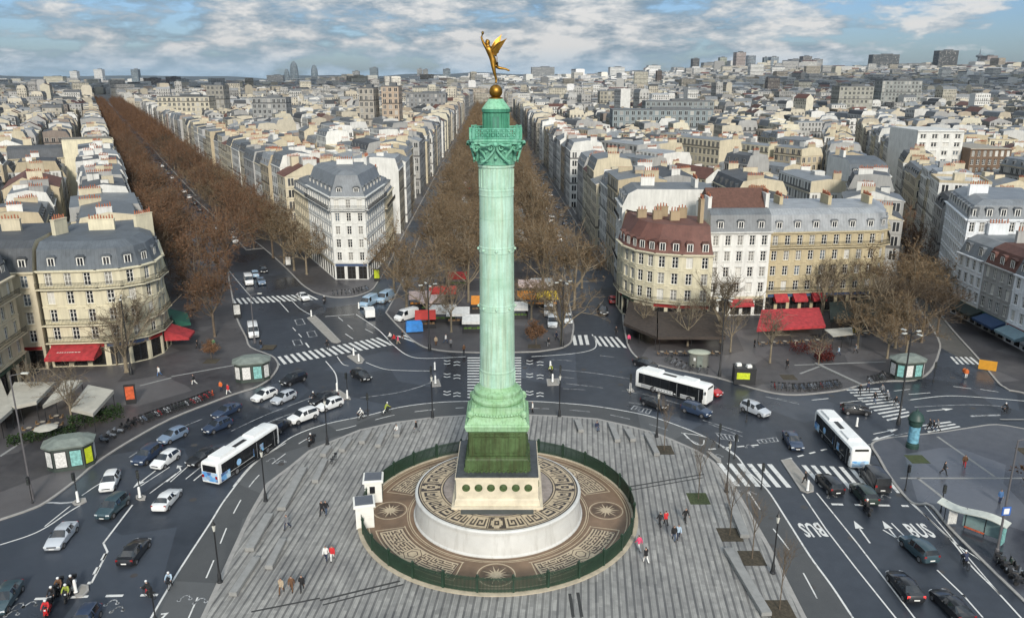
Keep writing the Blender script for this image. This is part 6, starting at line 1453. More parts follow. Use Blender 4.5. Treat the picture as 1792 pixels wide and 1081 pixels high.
tops('far_treetops', 'mass of brown treetops far along the central boulevard', sp2, 'brown2')
for o_ in TP.values(): drop(o_)
# ------------------------------------------------------------------ houses
WALLC = {'cream': (0.57, 0.51, 0.38), 'beige': (0.48, 0.41, 0.29), 'white': (0.68, 0.68, 0.65), 'grey': (0.36, 0.36, 0.35), 'tan': (0.37, 0.29, 0.19), 'pale yellow': (0.66, 0.61, 0.455), 'brown': (0.20, 0.14, 0.10), 'golden': (0.55, 0.47, 0.31), 'shaded white': (0.76, 0.785, 0.81)}  # last white takes the blue tint of shade into the wall colour
ROOFC = {'grey zinc': (0.16, 0.175, 0.19), 'dark slate': (0.075, 0.082, 0.092), 'pale zinc': (0.27, 0.285, 0.30), 'red tile': (0.12, 0.052, 0.04), 'flat white': (0.52, 0.52, 0.50), 'flat tan': (0.27, 0.245, 0.20), 'blue slate': (0.11, 0.128, 0.148)}
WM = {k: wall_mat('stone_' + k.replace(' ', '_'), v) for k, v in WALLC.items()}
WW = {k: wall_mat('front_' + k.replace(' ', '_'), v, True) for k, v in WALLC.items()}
RM = {k: roof_mat('roof_' + k.replace(' ', '_'), v, 'zinc' in k or 'slate' in k, 0.5 if 'zinc' in k else 0.7) for k, v in ROOFC.items()}
pot_m = mat('terracotta_pots', (0.33, 0.12, 0.065), .8, var=.3, scale=2); frame_m = mat('window_frame', (0.66, 0.65, 0.61), .6, var=.05)
pane_m = mat('window_pane', (0.018, 0.021, 0.026), .12, var=.3, spec=.6); curt_m = mat('curtained_pane', (0.22, 0.215, 0.20), .3, var=.3); iron_m = mat('black_iron', (0.016, 0.017, 0.019), .5)
refl_m = mat('sky_pane', (0.13, 0.155, 0.18), .08, var=.5, scale=.8); shut_m = mat('shutter_pane', (.55, .54, .50), .6, var=.08)  # first pane colour stands in for reflected sky
FASC = [mat('fascia_' + n_, c_, .5) for n_, c_ in (('black', (.015, .015, .017)), ('red', (.25, .02, .02)), ('green', (.02, .07, .045)), ('cream', (.5, .45, .33)), ('blue', (.03, .06, .14)))]
shop_m = mat('shop_glass', (0.02, 0.019, 0.018), .15, var=.4)
def edge_frame(p, q):
	d = Vector((q[0] - p[0], q[1] - p[1], 0)); L = d.length; u = d / L; n = Vector((u.y, -u.x, 0)); return L, u, n
def inset_poly(poly, ds):
	n = len(poly); out = []
	for i in range(n):
		a = poly[i - 1]; b_ = poly[i]; c_ = poly[(i + 1) % n]
		_, u0, n0 = edge_frame(a, b_); _, u1, n1 = edge_frame(b_, c_); d0 = ds[i - 1]; d1 = ds[i]
		cr_ = u0.x * u1.y - u0.y * u1.x; B_ = Vector((b_[0], b_[1], 0))
		if abs(cr_) < .05: out.append(B_ - (n0 + n1) * .5 * ((d0 + d1) / 2)); continue
		p0 = B_ - n0 * d0; p1 = B_ - n1 * d1; t = ((p1.x - p0.x) * u1.y - (p1.y - p0.y) * u1.x) / cr_
		out.append(p0 + u0 * t)
	return [(v.x, v.y) for v in out]
_win = {}
def window_mesh(kind):
	if kind in _win: return _win[kind]
	f = MB()
	for x, z, sx_, sz_ in ((-.44, 0, .12, 1), (.44, 0, .12, 1), (0, .03, .1, .94)): f.box(x, -.03, z, sx_, .06, sz_)
	for z, h_ in ((0, .05), (.95, .05), (.7, .035), (.36, .025)): f.box(0, -.028, z, .8, .05, h_)
	fo = f.build('window', frame_m); b = MB(); b.face([(-.46, 0, .02), (.46, 0, .02), (.46, 0, .98), (-.46, 0, .98)]); po = b.build('pane', pane_m)
	_win[kind] = (fo.data, po.data); bpy.data.objects.remove(fo); bpy.data.objects.remove(po); return _win[kind]
def dormer_mesh(kind):
	if kind in _win: return _win[kind]
	f = MB(); f.box(0, .7, 0, 1.45, 1.5, 1.7, 0, 0)
	f.faces([(-.85, -.15, 1.7), (.85, -.15, 1.7), (.85, 1.5, 1.75), (-.85, 1.5, 1.75), (-.5, -.15, 2.02), (.5, -.15, 2.02), (.5, 1.5, 2.05), (-.5, 1.5, 2.05)], [(0, 1, 5, 4), (1, 2, 6, 5), (4, 5, 6, 7), (3, 0, 4, 7), (2, 3, 7, 6)], 0)
	for x, z, sx_, sz_ in ((-.5, .1, .16, 1.55), (.5, .1, .16, 1.55), (0, .1, .1, 1.5), (0, .06, 1.1, .12), (0, 1.54, 1.16, .12)): f.box(x, -.07, z, sx_, .08, sz_, 0, 1)
	f.face([(-.45, -.06, .15), (.45, -.06, .15), (.45, -.06, 1.55), (-.45, -.06, 1.55)], 2)
	o = f.build('dormer', [RM['grey zinc'], frame_m, pane_m]); _win[kind] = o.data; bpy.data.objects.remove(o); return _win[kind]
def chimney(parent, x, y, z, L, t, h, ang, wallm, pots, seed=0):
	b = MB(); rr = random.Random(seed); b.box(x, y, z, L, t, h, ang); b.box(x, y, z + h, L + .14, t + .14, .16, ang)
	for k in range(pots):
		s = (k + .5) / pots * L - L / 2; px_, py_ = x + s * math.cos(ang), y + s * math.sin(ang); hh = rr.uniform(.45, .9); b.tube((px_, py_, z + h + .16), (px_, py_, z + h + .16 + hh), .13, .1, 6, 1)
	return b.build('chimney', [wallm, pot_m], parent)
def house(label, poly, faces, gh, fh, nfl, wall, roof, bay=2.6, mh=3.2, ins=1.3, ds=None, balconies=(), chim=(), dorm=1, shop=True, chw=None, group=None, course=True, arcade=False, up=1.0, win_h=2.0, win_w=1.15, name='house', topcol=None, seed=1):
	"""near house: real window openings with casements; faces[i] = 'w' windows, 'b' blind"""
	rr = random.Random(seed); root = thing(name, label, 'house', (0, 0, 0), 0, group)
	n = len(poly); ztop = gh + fh * nfl; wb = MB(); cb_ = MB(); count = 0; wl = []
	for i in range(n):
		p, q = poly[i], poly[(i + 1) % n]; L, u, nn = edge_frame(p, q); Pv = Vector((p[0], p[1], 0))
		if faces[i] == 'b':
			wb.face([Pv, Pv + u * L, Pv + u * L + Vector((0, 0, ztop)), Pv + Vector((0, 0, ztop))]); continue
		nb = max(1, round(L / bay)); bw = L / nb
		for fl_ in range(nfl + 1):
			z0 = 0 if fl_ == 0 else gh + (fl_ - 1) * fh; z1 = gh if fl_ == 0 else z0 + fh
			if fl_ == 0: ww, s0, s1 = bw * .74, .25, gh * .78
			else: ww, s0, s1 = min(win_w, bw * .55), .45, .45 + win_h
			for k in range(nb):
				a = k * bw; c0 = a + bw / 2 - ww / 2; c1 = c0 + ww; zs0, zs1 = z0 + s0, z0 + s1
				def V_(s, z, dep=0.0): return Pv + u * s - nn * dep + Vector((0, 0, z))
				wb.face([V_(a, z0), V_(c0, z0), V_(c0, z1), V_(a, z1)]); wb.face([V_(c1, z0), V_(a + bw, z0), V_(a + bw, z1), V_(c1, z1)])
				wb.face([V_(c0, z0), V_(c1, z0), V_(c1, zs0), V_(c0, zs0)]); wb.face([V_(c0, zs1), V_(c1, zs1), V_(c1, z1), V_(c0, z1)])
				dp = .28
				wb.face([V_(c0, zs0), V_(c1, zs0), V_(c1, zs0, dp), V_(c0, zs0, dp)]); wb.face([V_(c0, zs1, dp), V_(c1, zs1, dp), V_(c1, zs1), V_(c0, zs1)])
				wb.face([V_(c0, zs0, dp), V_(c0, zs1, dp), V_(c0, zs1), V_(c0, zs0)]); wb.face([V_(c1, zs0), V_(c1, zs1), V_(c1, zs1, dp), V_(c1, zs0, dp)])
				if fl_ > 0: # surround and sill
					ang = math.atan2(u.y, u.x)
					m_ = V_((c0 + c1) / 2, zs0 - .14) + nn * .07; cb_.box(m_.x, m_.y, m_.z, ww + .36, .16, .13, ang); m_ = V_((c0 + c1) / 2, zs1 + .02) + nn * .05; cb_.box(m_.x, m_.y, m_.z, ww + .3, .12, .2, ang)
				wl.append((V_((c0 + c1) / 2, zs0, .24), ww, zs1 - zs0, math.atan2(nn.y, nn.x) + math.pi / 2, fl_, L))
		ang = math.atan2(u.y, u.x); mid = Pv + u * L / 2
		if course:
			for z, hh, pr in [(gh - .15, .28, .22)] + [(gh + fh * k - .1, .16, .1) for k in range(1, nfl)]: m_ = mid + nn * (pr / 2); cb_.box(m_.x, m_.y, z, L + pr * .9, pr, hh, ang)
		if shop and L > 2.2: m_ = mid + nn * .06; fb_ = MB(); fb_.box(m_.x, m_.y, gh * .8, L * .94, .12, gh * .12, ang); fb_.build('shop_fascia', rr.choice(FASC), root)
		m_ = mid + nn * .17; cb_.box(m_.x, m_.y, ztop - .32, L + .34, .36, .16, ang); m_ = mid + nn * .25; cb_.box(m_.x, m_.y, ztop - .16, L + .5, .52, .18, ang)
	wb.build('wall', WM[wall], root); cb_.build('cornice', WM[wall if not topcol else topcol], root)
	for k, (loc, ww, hh, ang, fl_, L) in enumerate(wl):
		fo, po = window_mesh('std')
		o = link('shop_window' if fl_ == 0 else 'window', fo, root, loc, ang); o.scale = (ww / .96, 1, hh)
		c_ = link('pane', po, o); c_.location = (0, -.004, 0)
		if fl_ == 0 or rr.random() < .45:
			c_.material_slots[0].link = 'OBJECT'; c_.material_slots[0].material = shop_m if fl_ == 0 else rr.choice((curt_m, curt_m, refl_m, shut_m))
		if fl_ == 0: o.material_slots[0].link = 'OBJECT'; o.material_slots[0].material = iron_m
	# balconies with iron balustrades
	for (fl_, i0, i1, dep) in balconies:
		bb, rb = MB(), MB(); z = gh + (fl_ - 1) * fh + .1
		for i in range(i0, i1 + 1):
			p, q = poly[i], poly[(i + 1) % n]; L, u, nn = edge_frame(p, q); mid = Vector(((p[0] + q[0]) / 2, (p[1] + q[1]) / 2, 0)) + nn * (dep / 2); ang = math.atan2(u.y, u.x)
			bb.box(mid.x, mid.y, z - .2, L + dep * (.9 if len(poly) > 4 else 0), dep, .2, ang)
			e = mid + nn * (dep / 2 - .05); hl = L / 2 + dep * .4
			a_, c_ = e - u * hl, e + u * hl
			for zz in (.12, 1.0): rb.tube(a_ + Vector((0, 0, z + zz)), c_ + Vector((0, 0, z + zz)), .035, .035, 4)
			for k in range(int(2 * hl / .22) + 1): x_ = a_ + u * (k * .22); rb.tube(x_ + Vector((0, 0, z)), x_ + Vector((0, 0, z + 1.0)), .022, .022, 4, 0, False)
		o = bb.build('balcony', WM[wall], root); rb.build('balustrade', iron_m, o)
	# roof
	ds = ds or [ins if f == 'w' else .02 for f in faces]
	base = [(p[0], p[1]) for p in poly]; p1 = inset_poly(base, ds); p2 = inset_poly(p1, [1.9 if f == 'w' else .02 for f in faces]); rb = MB()
	for i in range(n):
		j = (i + 1) % n; L, u, nn = edge_frame(base[i], base[j])
		for A, B_, za, zb in ((base, p1, ztop, ztop + mh), (p1, p2, ztop + mh, ztop + mh + up)):
			rb.face([(A[i][0], A[i][1], za), (A[j][0], A[j][1], za), (B_[j][0], B_[j][1], zb), (B_[i][0], B_[i][1], zb)], 0 if faces[i] == 'w' else 1, [(0, 0), (L / .65, 0), (L / .65, 1), (0, 1)])
	rb.face([(p[0], p[1], ztop + mh + up) for p in p2], 0, [(p[0] / .65, p[1]) for p in p2])
	ro = rb.build('roof', [RM[roof], WM[wall]], root)
	if dorm:
		for i in range(n):
			if faces[i] != 'w': continue
			p, q = base[i], base[(i + 1) % n]; L, u, nn = edge_frame(p, q); nb = max(1, round(L / (bay * dorm)))
			if L < 2: continue
			for k in range(nb):
				loc = Vector((p[0], p[1], 0)) + u * (L * (k + .5) / nb) - nn * (ds[i] * .22 + .1) + Vector((0, 0, ztop + .35))
				o = link('dormer', dormer_mesh('d'), ro, loc, math.atan2(nn.y, nn.x) + math.pi / 2)
				o.material_slots[0].link = 'OBJECT'; o.material_slots[0].material = RM[roof]
	for (x, y, L, h_, ang, pots) in chim: chimney(root, x, y, ztop + .3, L, .7, mh + up + h_, ang, WM[chw or wall], pots, int(x * 10))
	return root
def awning(poly_front, poly_back, z0, z1, m_, label, parent=None, cat='awning', val=.35, name='awning'):
	"""sloping canvas with a hanging valance"""
	b = MB(); n = len(poly_front)
	for i in range(n - 1):
		f0, f1, k0, k1 = poly_front[i], poly_front[i + 1], poly_back[i], poly_back[i + 1]
		b.face([(f0[0], f0[1], z0), (f1[0], f1[1], z0), (k1[0], k1[1], z1), (k0[0], k0[1], z1)]); b.face([(k0[0], k0[1], z1 - .04), (k1[0], k1[1], z1 - .04), (f1[0], f1[1], z0 - .04), (f0[0], f0[1], z0 - .04)])
		b.face([(f0[0], f0[1], z0 - val), (f1[0], f1[1], z0 - val), (f1[0], f1[1], z0), (f0[0], f0[1], z0)])
	for i in (0, n - 1):
		f, k = poly_front[i], poly_back[i]; b.face([(f[0], f[1], z0), (k[0], k[1], z1), (k[0], k[1], z0 - val), (f[0], f[1], z0 - val)])
	o = b.build(name, m_, parent)
	return o
red_c = mat('red_canvas', (0.34, 0.03, 0.036), .8, var=.35, scale=1.3); green_c = mat('green_canvas', (0.008, 0.05, 0.045), .7); cream_c = mat('cream_canvas', (0.40, 0.385, 0.335), .8, var=.15, scale=.6); dkbrown_c = mat('dark_brown_canvas', (0.045, 0.034, 0.028), .8, var=.3); dkgreen_c = mat('dark_green_canvas', (0.012, 0.022, 0.02), .7)
PI = math.pi
TAKEN = []
def take(poly): TAKEN.append([(p[0], p[1]) for p in poly])
# left corner house
Lp = [(-76.5, 125.4), (-67.5, 126.2), (-64.2, 127.4), (-61.9, 129.6), (-60.9, 132.6), (-61.6, 137.5), (-68.3, 151), (-79.5, 148.5), (-76.6, 138.2)]
Lp = [(-76.5, 125.4), (-67.5, 126.2), (-64.2, 127.4), (-61.9, 129.6), (-60.9, 132.6), (-61.6, 137.5), (-68.3, 151), (-80.5, 145)]
house('cream corner house with rounded front, red awnings and blue-grey slate roof', Lp, 'wwwwwwbb', 4.4, 3.05, 4, 'pale yellow', 'blue slate', 2.7, 3.2, 1.0, balconies=((4, 0, 5, .85), (2, 0, 5, .75), (1, 0, 4, .6)), chim=((-72, 139, 4.2, 1.5, .2, 9), (-66.5, 143, 3.5, 1.8, 1.1, 8), (-77.2, 135, 3, 2.2, PI / 2 - .2, 6)), win_h=2.15, dorm=1.5, seed=3); take(Lp)
p_ = [(-92, 122), (-78.5, 123.4), (-76.7, 124.9), (-76.7, 125.5), (-80.4, 144.6), (-92, 142)]
p_ = [(-92, 122.6), (-76.75, 124.6), (-80.4, 144.6), (-93, 142)]
house('narrow cream house with slate roof between the two left corner houses', p_, 'wbbb', 4.4, 3.05, 4, 'cream', 'dark slate', 3.2, 3.6, 1.4, chim=((-86, 136, 3, 1.6, .2, 6),), seed=4, course=False); take(p_)
p_ = [(-95, 92), (-74.6, 92), (-75.6, 108), (-77.6, 120.5), (-95, 121)]
house('cream house at the left picture edge with balconies over the cream canopies', p_, 'bwwbb', 4.6, 3.1, 4, 'cream', 'dark slate', 2.9, 4.2, 1.4, balconies=((2, 1, 2, .8), (4, 1, 2, .8)), seed=5); take(p_)
# white wedge between the boulevards
p_ = [(-42.2, 185.6), (-34.2, 185.6), (-33.4, 208.8), (-53.0, 207.5)]
house('white six-storey corner house with grey zinc roof between the two boulevards', p_, 'wwbw', 4.3, 3.12, 5, 'white', 'grey zinc', 2.5, 4.7, 1.9, balconies=((5, 0, 1, .8), (5, 3, 3, .8)), chim=((-42, 203, 4, .8, .2, 8), (-37, 206, 4, 1.2, PI / 2, 7)), dorm=1.6, up=1.0, seed=6); take(p_)
p_ = [(-33.4, 209), (-34.2, 229), (-62, 227.5), (-53.1, 207.7)]
house('cream house adjoining the white corner house on the central boulevard', p_, 'wwwb', 4.2, 3.05, 4, 'cream', 'grey zinc', 2.7, 3.0, 1.5, balconies=((4, 0, 0, .8),), chim=((-45, 219, 5, 1.5, 0, 9), (-38, 224, 4, 1.6, PI / 2, 7)), seed=7); take(p_)
# red roofed rounded house
p_ = [(22.0, 163.5), (22.4, 157.5), (24.2, 152.9), (27.4, 149.8), (32.2, 148.2), (38.0, 147.8), (38.6, 162), (24, 170)]
house('rounded cream house with dark red tile roof above the brown terrace', p_, 'wwwwwbbb', 4.7, 3.2, 3, 'pale yellow', 'red tile', 2.75, 2.3, 1.3, ds=[1.2, 1.3, 1.6, 1.6, 1.2, .3, .3, .3], balconies=((1, 0, 4, .7),), chim=((26.2, 160.5, 1.9, 1.2, .2, 3), (29, 158.5, 1.9, 1.4, .2, 3), (32.2, 157.2, 1.9, 1.4, .2, 3), (36.8, 155, 2.2, 4.2, PI / 2, 4), (34.2, 160, 1.9, 1.6, .1, 3), (30.5, 162, 2.4, 1.6, .1, 4)), up=2.7, chw='tan', seed=8, win_h=2.2, win_w=1.25); take(p_)
p_ = [(39.0, 155.2), (51.2, 155.9), (51.2, 169), (39.0, 169)]
house('white house with grey mansard and brown tile ridge beside the red-roofed house', p_, 'wbbb', 4.5, 3.2, 4, 'white', 'grey zinc', 2.25, 3.2, .9, chim=((51, 161, 3.2, 2.4, PI / 2, 7), (39.3, 160, 3.2, 1.8, PI / 2, 7)), seed=9, dorm=1.7, course=False); take(p_)
b = MB(); b.faces([(39.2, 158.4, 21.0), (51, 158.8, 21.0), (51, 163, 25.0), (39.2, 163, 25.0), (39.2, 168.5, 21.5), (51, 168.5, 21.5)], [(0, 1, 2, 3), (3, 2, 5, 4), (0, 3, 4), (1, 5, 2)], 0)
b.build('upper_roof', mat('brown_tile', (0.10, 0.048, 0.035), .8, var=.25, scale=2), bpy.data.objects[[o.name for o in bpy.data.objects if o.get('label') == 'white house with grey mansard and brown tile ridge beside the red-roofed house'][0]])
p_ = [(51.5, 157.6), (74.5, 160.2), (77.0, 162.0), (78.6, 165.5), (82, 174.5), (51.5, 175)]
house('long cream house with grey zinc mansard behind the red and green terraces', p_, 'wwwwbb', 4.3, 3.12, 4, 'golden', 'pale zinc', 2.62, 3.3, .9, balconies=((4, 0, 3, .75), (1, 0, 0, .4)), chim=((56, 168, 4, 1.2, PI / 2, 8), (66, 168, 4.5, 1.4, PI / 2, 9), (75, 169, 4, 1.2, PI / 2, 8)), seed=10, dorm=1.55); take(p_)
# white houses along the right street, blue of shade put into their colour
ys2 = [104, 117, 129.5, 139.5, 149, 158.3]; hs = [4, 4, 3, 3, 3]; cols = ['shaded white', 'shaded white', 'shaded white', 'grey', 'shaded white']; mhs = [3.4, 5.0, 3.2, 2.8, 2.6]; lbs = ['white house with tall slate mansard at the right picture edge, nearest of its row', 'white house with high blue-grey mansard, second from the right picture edge', 'white narrow house in the middle of the right row above the blue awning', 'grey rendered house in the right row behind the blue awning', 'white house at the far end of the right row before the tall block']
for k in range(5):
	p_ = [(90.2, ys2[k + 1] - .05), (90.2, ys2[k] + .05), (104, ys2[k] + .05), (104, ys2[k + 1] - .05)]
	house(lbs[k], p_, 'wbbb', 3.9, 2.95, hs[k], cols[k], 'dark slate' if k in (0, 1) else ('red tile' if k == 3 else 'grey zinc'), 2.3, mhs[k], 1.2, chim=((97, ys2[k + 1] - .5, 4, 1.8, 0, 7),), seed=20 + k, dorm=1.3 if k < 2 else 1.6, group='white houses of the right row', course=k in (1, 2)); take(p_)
B3 = Vector((0.33, 0.944, 0)).normalized(); B3N = Vector((B3.y, -B3.x, 0)); O3 = Vector((91.5, 170, 0))
p0 = Vector((91.2, 158.6, 0)); p1 = p0 + B3 * 26
p_ = [(p1.x, p1.y), (p0.x, p0.y), (p0.x + 14, p0.y - .1), (p1.x + 14, p1.y - 4)]
house('tall white block with tight rows of windows where the right street narrows', p_, 'wwbb', 4.0, 3.05, 5, 'shaded white', 'grey zinc', 2.0, 2.6, 1.0, seed=31, dorm=1.5, chim=((p0.x + 8, p0.y + 12, 4, 1.4, 0, 8),), course=False, group='white houses of the right row'); take(p_)
# awnings of the near houses: each hangs on its house and can be rolled away
def aw(pts, dep, z0, z1, m_, lab, val=.4, lettering=None):
	fr, bk = [], []
	for i, p in enumerate(pts):
		a = pts[max(0, i - 1)]; c_ = pts[min(len(pts) - 1, i + 1)]; L, u, nn = edge_frame(a, c_); bk.append((p[0] + nn.x * .14, p[1] + nn.y * .14)); fr.append((p[0] + nn.x * dep, p[1] + nn.y * dep))
	return tag(awning(fr, bk, z0, z1, m_, lab, None, 'awning', val), lab, 'awning')
a_ = aw([(-76, 125.4), (-68.3, 126.1)], 3.4, 2.7, 4.0, red_c, 'long red awning under the balcony of the left corner house')
b = MB(); rr = random.Random(4); x = -74.2
while x < -70.4:
	w_ = rr.uniform(.2, .4); b.box(x, 123.55 + .09 * (x + 74.2), 3.335, w_, .32, .02); x += w_ + .14
b.build('white_lettering', white_p, a_)
aw([(-60.9, 133), (-61.5, 137.2)], 4.2, 2.6, 4.2, red_c, 'bright red awning at the rounded corner of the left house')
aw([(-62.2, 138.8), (-65.5, 145.5)], 3.6, 3.2, 4.6, mat('emerald_canvas', (0.01, 0.09, 0.06), .7), 'dark green awning round the corner of the left house')
for k in range(3): aw([(53.4 + k * 4.0, 157.8 + k * .44), (56.2 + k * 4.0, 158.1 + k * .44)], 1.5, 3.0, 4.1, red_c, ('left', 'middle', 'right')[k] + ' of three short red awnings on the long cream house')
aw([(43.5, 155.45), (48.5, 155.75)], 1.5, 2.7, 3.6, red_c, 'small red awning on the white house beside the red-roofed one')
for k, (y0, y1, m_, lb) in enumerate(((139.5, 146, mat('blue_canvas', (0.02, 0.05, 0.12), .7), 'dark blue awning on the right row of houses'), (132.5, 138.6, mat('grey_blue_canvas', (0.16, 0.24, 0.28), .7), 'pale grey-blue awning on the right row of houses'), (147, 155, dkgreen_c, 'black awning on the right row near the tall block'), (124, 131, mat('grey_canvas', (0.10, 0.11, 0.12), .7), 'grey awning on the right row near the picture edge'))):
	aw([(90.2, y1), (90.2, y0)], 2.6, 2.6, 3.5, m_, lb)
# a few houses that stand out in the quarters behind
c0 = O1 + B1 * 158 - B1N * 19.9; q_ = lambda a, b_: ((c0 + B1N * a + B1 * b_).x, (c0 + B1N * a + B1 * b_).y)
p_ = [q_(-37, 0), q_(-18.1, 0), q_(-18.1, 13), q_(-37, 13)]
house('cream house with dark slate mansard facing the square across lower roofs, left of the boulevard', p_, 'wbwb', 4, 3.05, 4, 'cream', 'dark slate', 3.2, 3.4, 1.3, dorm=0, shop=False, seed=41, chim=((c0.x - 32, c0.y - 4, 3, 2, .5, 5),)); take(p_)
p_ = [q_(-18, 0), q_(0, 0), q_(0, 15), q_(-18, 15)]
house('tall blank pale yellow party-walled house beside the reddish boulevard trees', p_, 'bwbb', 4, 3.05, 6, 'pale yellow', 'flat tan', 3, .4, .3, dorm=0, shop=False, seed=42, up=.2, course=False); take(p_)
p_ = [(97, 231), (108.5, 231), (113.5, 247), (97, 249)]
house('white corner house with blue slate roof behind the long cream house', p_, 'wwbb', 4, 3.05, 5, 'white', 'blue slate', 2.5, 3.4, 1.2, dorm=1.3, seed=43, balconies=((5, 0, 1, .7),), chim=((99, 243, 3, 1.5, PI / 2, 7),)); take(p_)
p_ = [(158, 318), (176, 318), (176, 342), (158, 342)]
house('white modern block with ribbon windows in the right quarter', p_, 'wwbb', 4, 3.2, 7, 'white', 'flat white', 4.5, .3, .2, dorm=0, shop=False, course=False, up=.1, win_w=3.6, win_h=1.6, seed=44); take(p_)
p_ = [(176.2, 312), (192, 312), (192, 336), (176.2, 336)]
house('dark glazed block beside the white modern one in the right quarter', p_, 'wwbb', 4, 3.2, 5, 'brown', 'flat tan', 2.2, .3, .2, dorm=0, shop=False, course=False, up=.1, win_w=1.8, win_h=2.3, seed=45); take(p_)
p_ = [(23.8, 172), (44, 171), (44, 184), (24.2, 184)]
house('tall pale gable-ended house standing behind the red-roofed corner house', p_, 'bbbw', 4.4, 3.1, 5, 'white', 'grey zinc', 2.7, 2.6, 1.2, dorm=1.4, seed=46, chim=((30, 178, 3, 1.4, 0, 6), (40, 176, 4, 1.4, PI / 2, 8)), balconies=((2, 3, 3, .7), (5, 3, 3, .7))); take(p_)
# ------------------------------------------------------------------ the quarter behind: attached houses in rows
def rect(c, d, n, L, D):
	return [c - d * L / 2 - n * D / 2, c + d * L / 2 - n * D / 2, c + d * L / 2 + n * D / 2, c - d * L / 2 + n * D / 2]
def overlap(A, B_, tol=.4):
	for P_, Q_ in ((A, B_), (B_, A)):
		for i in range(len(P_)):
			a, c_ = P_[i], P_[(i + 1) % len(P_)]; ex, ey = c_[0] - a[0], c_[1] - a[1]; L = math.hypot(ex, ey) or 1; nx, ny = ey / L, -ex / L
			pa = [p[0] * nx + p[1] * ny for p in P_]; qa = [p[0] * nx + p[1] * ny for p in Q_]
			if max(pa) <= min(qa) + tol or max(qa) <= min(pa) + tol: return False
	return True
HASH = {}
def hput(r):
	for gx in range(int(min(p[0] for p in r) // 40), int(max(p[0] for p in r) // 40) + 1):
		for gy in range(int(min(p[1] for p in r) // 40), int(max(p[1] for p in r) // 40) + 1): HASH.setdefault((gx, gy), []).append(r)
def free(r):
	for gx in range(int(min(p[0] for p in r) // 40), int(max(p[0] for p in r) // 40) + 1):
		for gy in range(int(min(p[1] for p in r) // 40), int(max(p[1] for p in r) // 40) + 1):
			for q in HASH.get((gx, gy), ()):
				if overlap(r, q): return False
	return True
for t_ in TAKEN: hput(t_)
def corridor(o, d, n, a0, a1, s0, s1):
	s = s0
	while s < s1: e = min(s1, s + 60); hput([(v.x, v.y) for v in (o + d * s + n * a0, o + d * e + n * a0, o + d * e + n * a1, o + d * s + n * a1)]); s = e
corridor(O1, B1, B1N, -19, 20.5, -70, 2600); corridor(O2, B2, B2N, -28.2, 28.2, -30, 1300); corridor(O3, B3, B3N, -4.5, 5.5, 2, 420)
hput([(-75, 40), (90, 40), (90, 146), (22, 146), (20, 184), (-40, 184), (-60, 150), (-60, 120)])
cross = [(O2 + B2 * 47, B2N, 14), (O2 + B2 * 175, B2N, 12), (O2 + B2 * 330, B2N, 12), (O2 + B2 * 520, B2N, 14)]
SPEC = []
def rowfill(o, d, n, off, s0, s1, face, q, rr, D=12.5, hlo=15, hhi=22, lo=10, hi=19, gap=.04, skips=()):
	"""row of attached houses along d, fronts towards face (+1: along +n)"""
	s = s0
	while s < s1:
		L = rr.uniform(lo, hi); c_ = o + d * (s + L / 2) + n * off
		if any(a < s + L and s < b_ for a, b_ in skips): s += 6; continue
		depth = D * rr.uniform(.85, 1.1); r = rect(c_, d, n, L - .06, depth); rp = [(v.x, v.y) for v in r]
		px_ = 896 + FOC * c_.x / max(1, c_.y * CP + 12)
		if c_.y > 95 and -220 < px_ < 2010 and free(rp):
			h = rr.uniform(hlo, hhi)
			if rr.random() < .12 and hhi - hlo > 4: h *= .55
			SPEC.append(dict(c=c_, d=d, n=n, L=L - .06, D=depth, h=h, f=face, q=q, seed=rr.randrange(10 ** 6))); hput(rp)
			s += L + (0 if rr.random() > gap else rr.uniform(3, 8))
		else: s += 4
rq = random.Random(77)
QL = 'left of the left boulevard'; QC = 'between the two boulevards'; QR = 'right of the central boulevard'; QX = 'right of the narrow right street'
rowfill(O1, B1, B1N, -25.6, -42, 700, 1, QL, rq, 12.5, 18, 20)
rowfill(O1, B1, B1N, 27.2, 14, 700, -1, QC, rq, 12.5, 19, 21)
rowfill(O2, B2, B2N, -35, 55, 800, 1, QC, rq, 12.5, 18.5, 21.5, skips=((128, 140), (330, 342)))
rowfill(O2, B2, B2N, 35.2, -24, 800, -1, QR, rq, 12.5, 18, 21, skips=((95, 106), (300, 312)))
rowfill(O3, B3, B3N, -11.5, 6, 420, 1, QR, rq, 12, 15, 20)
rowfill(O3, B3, B3N, 12.5, 16, 420, -1, QX, rq, 12, 14, 20)
for k in range(1, 17):     # rows deeper in the blocks, small courts between them
	rowfill(O1, B1, B1N, -25.6 - 17.5 * k - (6 if k % 3 == 0 else 0), -75 - 3 * k, 620, 1 if k % 2 else -1, QL, rq, 12, 11, 19, 12, 26, .2)
for k in range(1, 15):
	rowfill(O1, B1, B1N, 27.2 + 17.5 * k, 10, 620, -1 if k % 2 else 1, QC, rq, 12, 11, 19, 12, 26, .2)
for k in range(1, 10):
	rowfill(O2, B2, B2N, 35.2 + 17.0 * k + (5 if k % 3 == 0 else 0), -20, 560, -1 if k % 2 else 1, QR, rq, 12, 10, 19, 12, 26, .2, skips=((60, 66), (150, 157), (260, 268)))
for k in range(1, 16):
	rowfill(O3, B3, B3N, 12.5 + 17.0 * k, -60, 480, -1 if k % 2 else 1, QX, rq, 12, 10, 18, 12, 26, .2)
for k in range(10, 26):
	rowfill(O2, B2, B2N, 35.2 + 17.0 * k, 60, 560, -1 if k % 2 else 1, QX, rq, 12, 10, 19, 12, 26, .2)
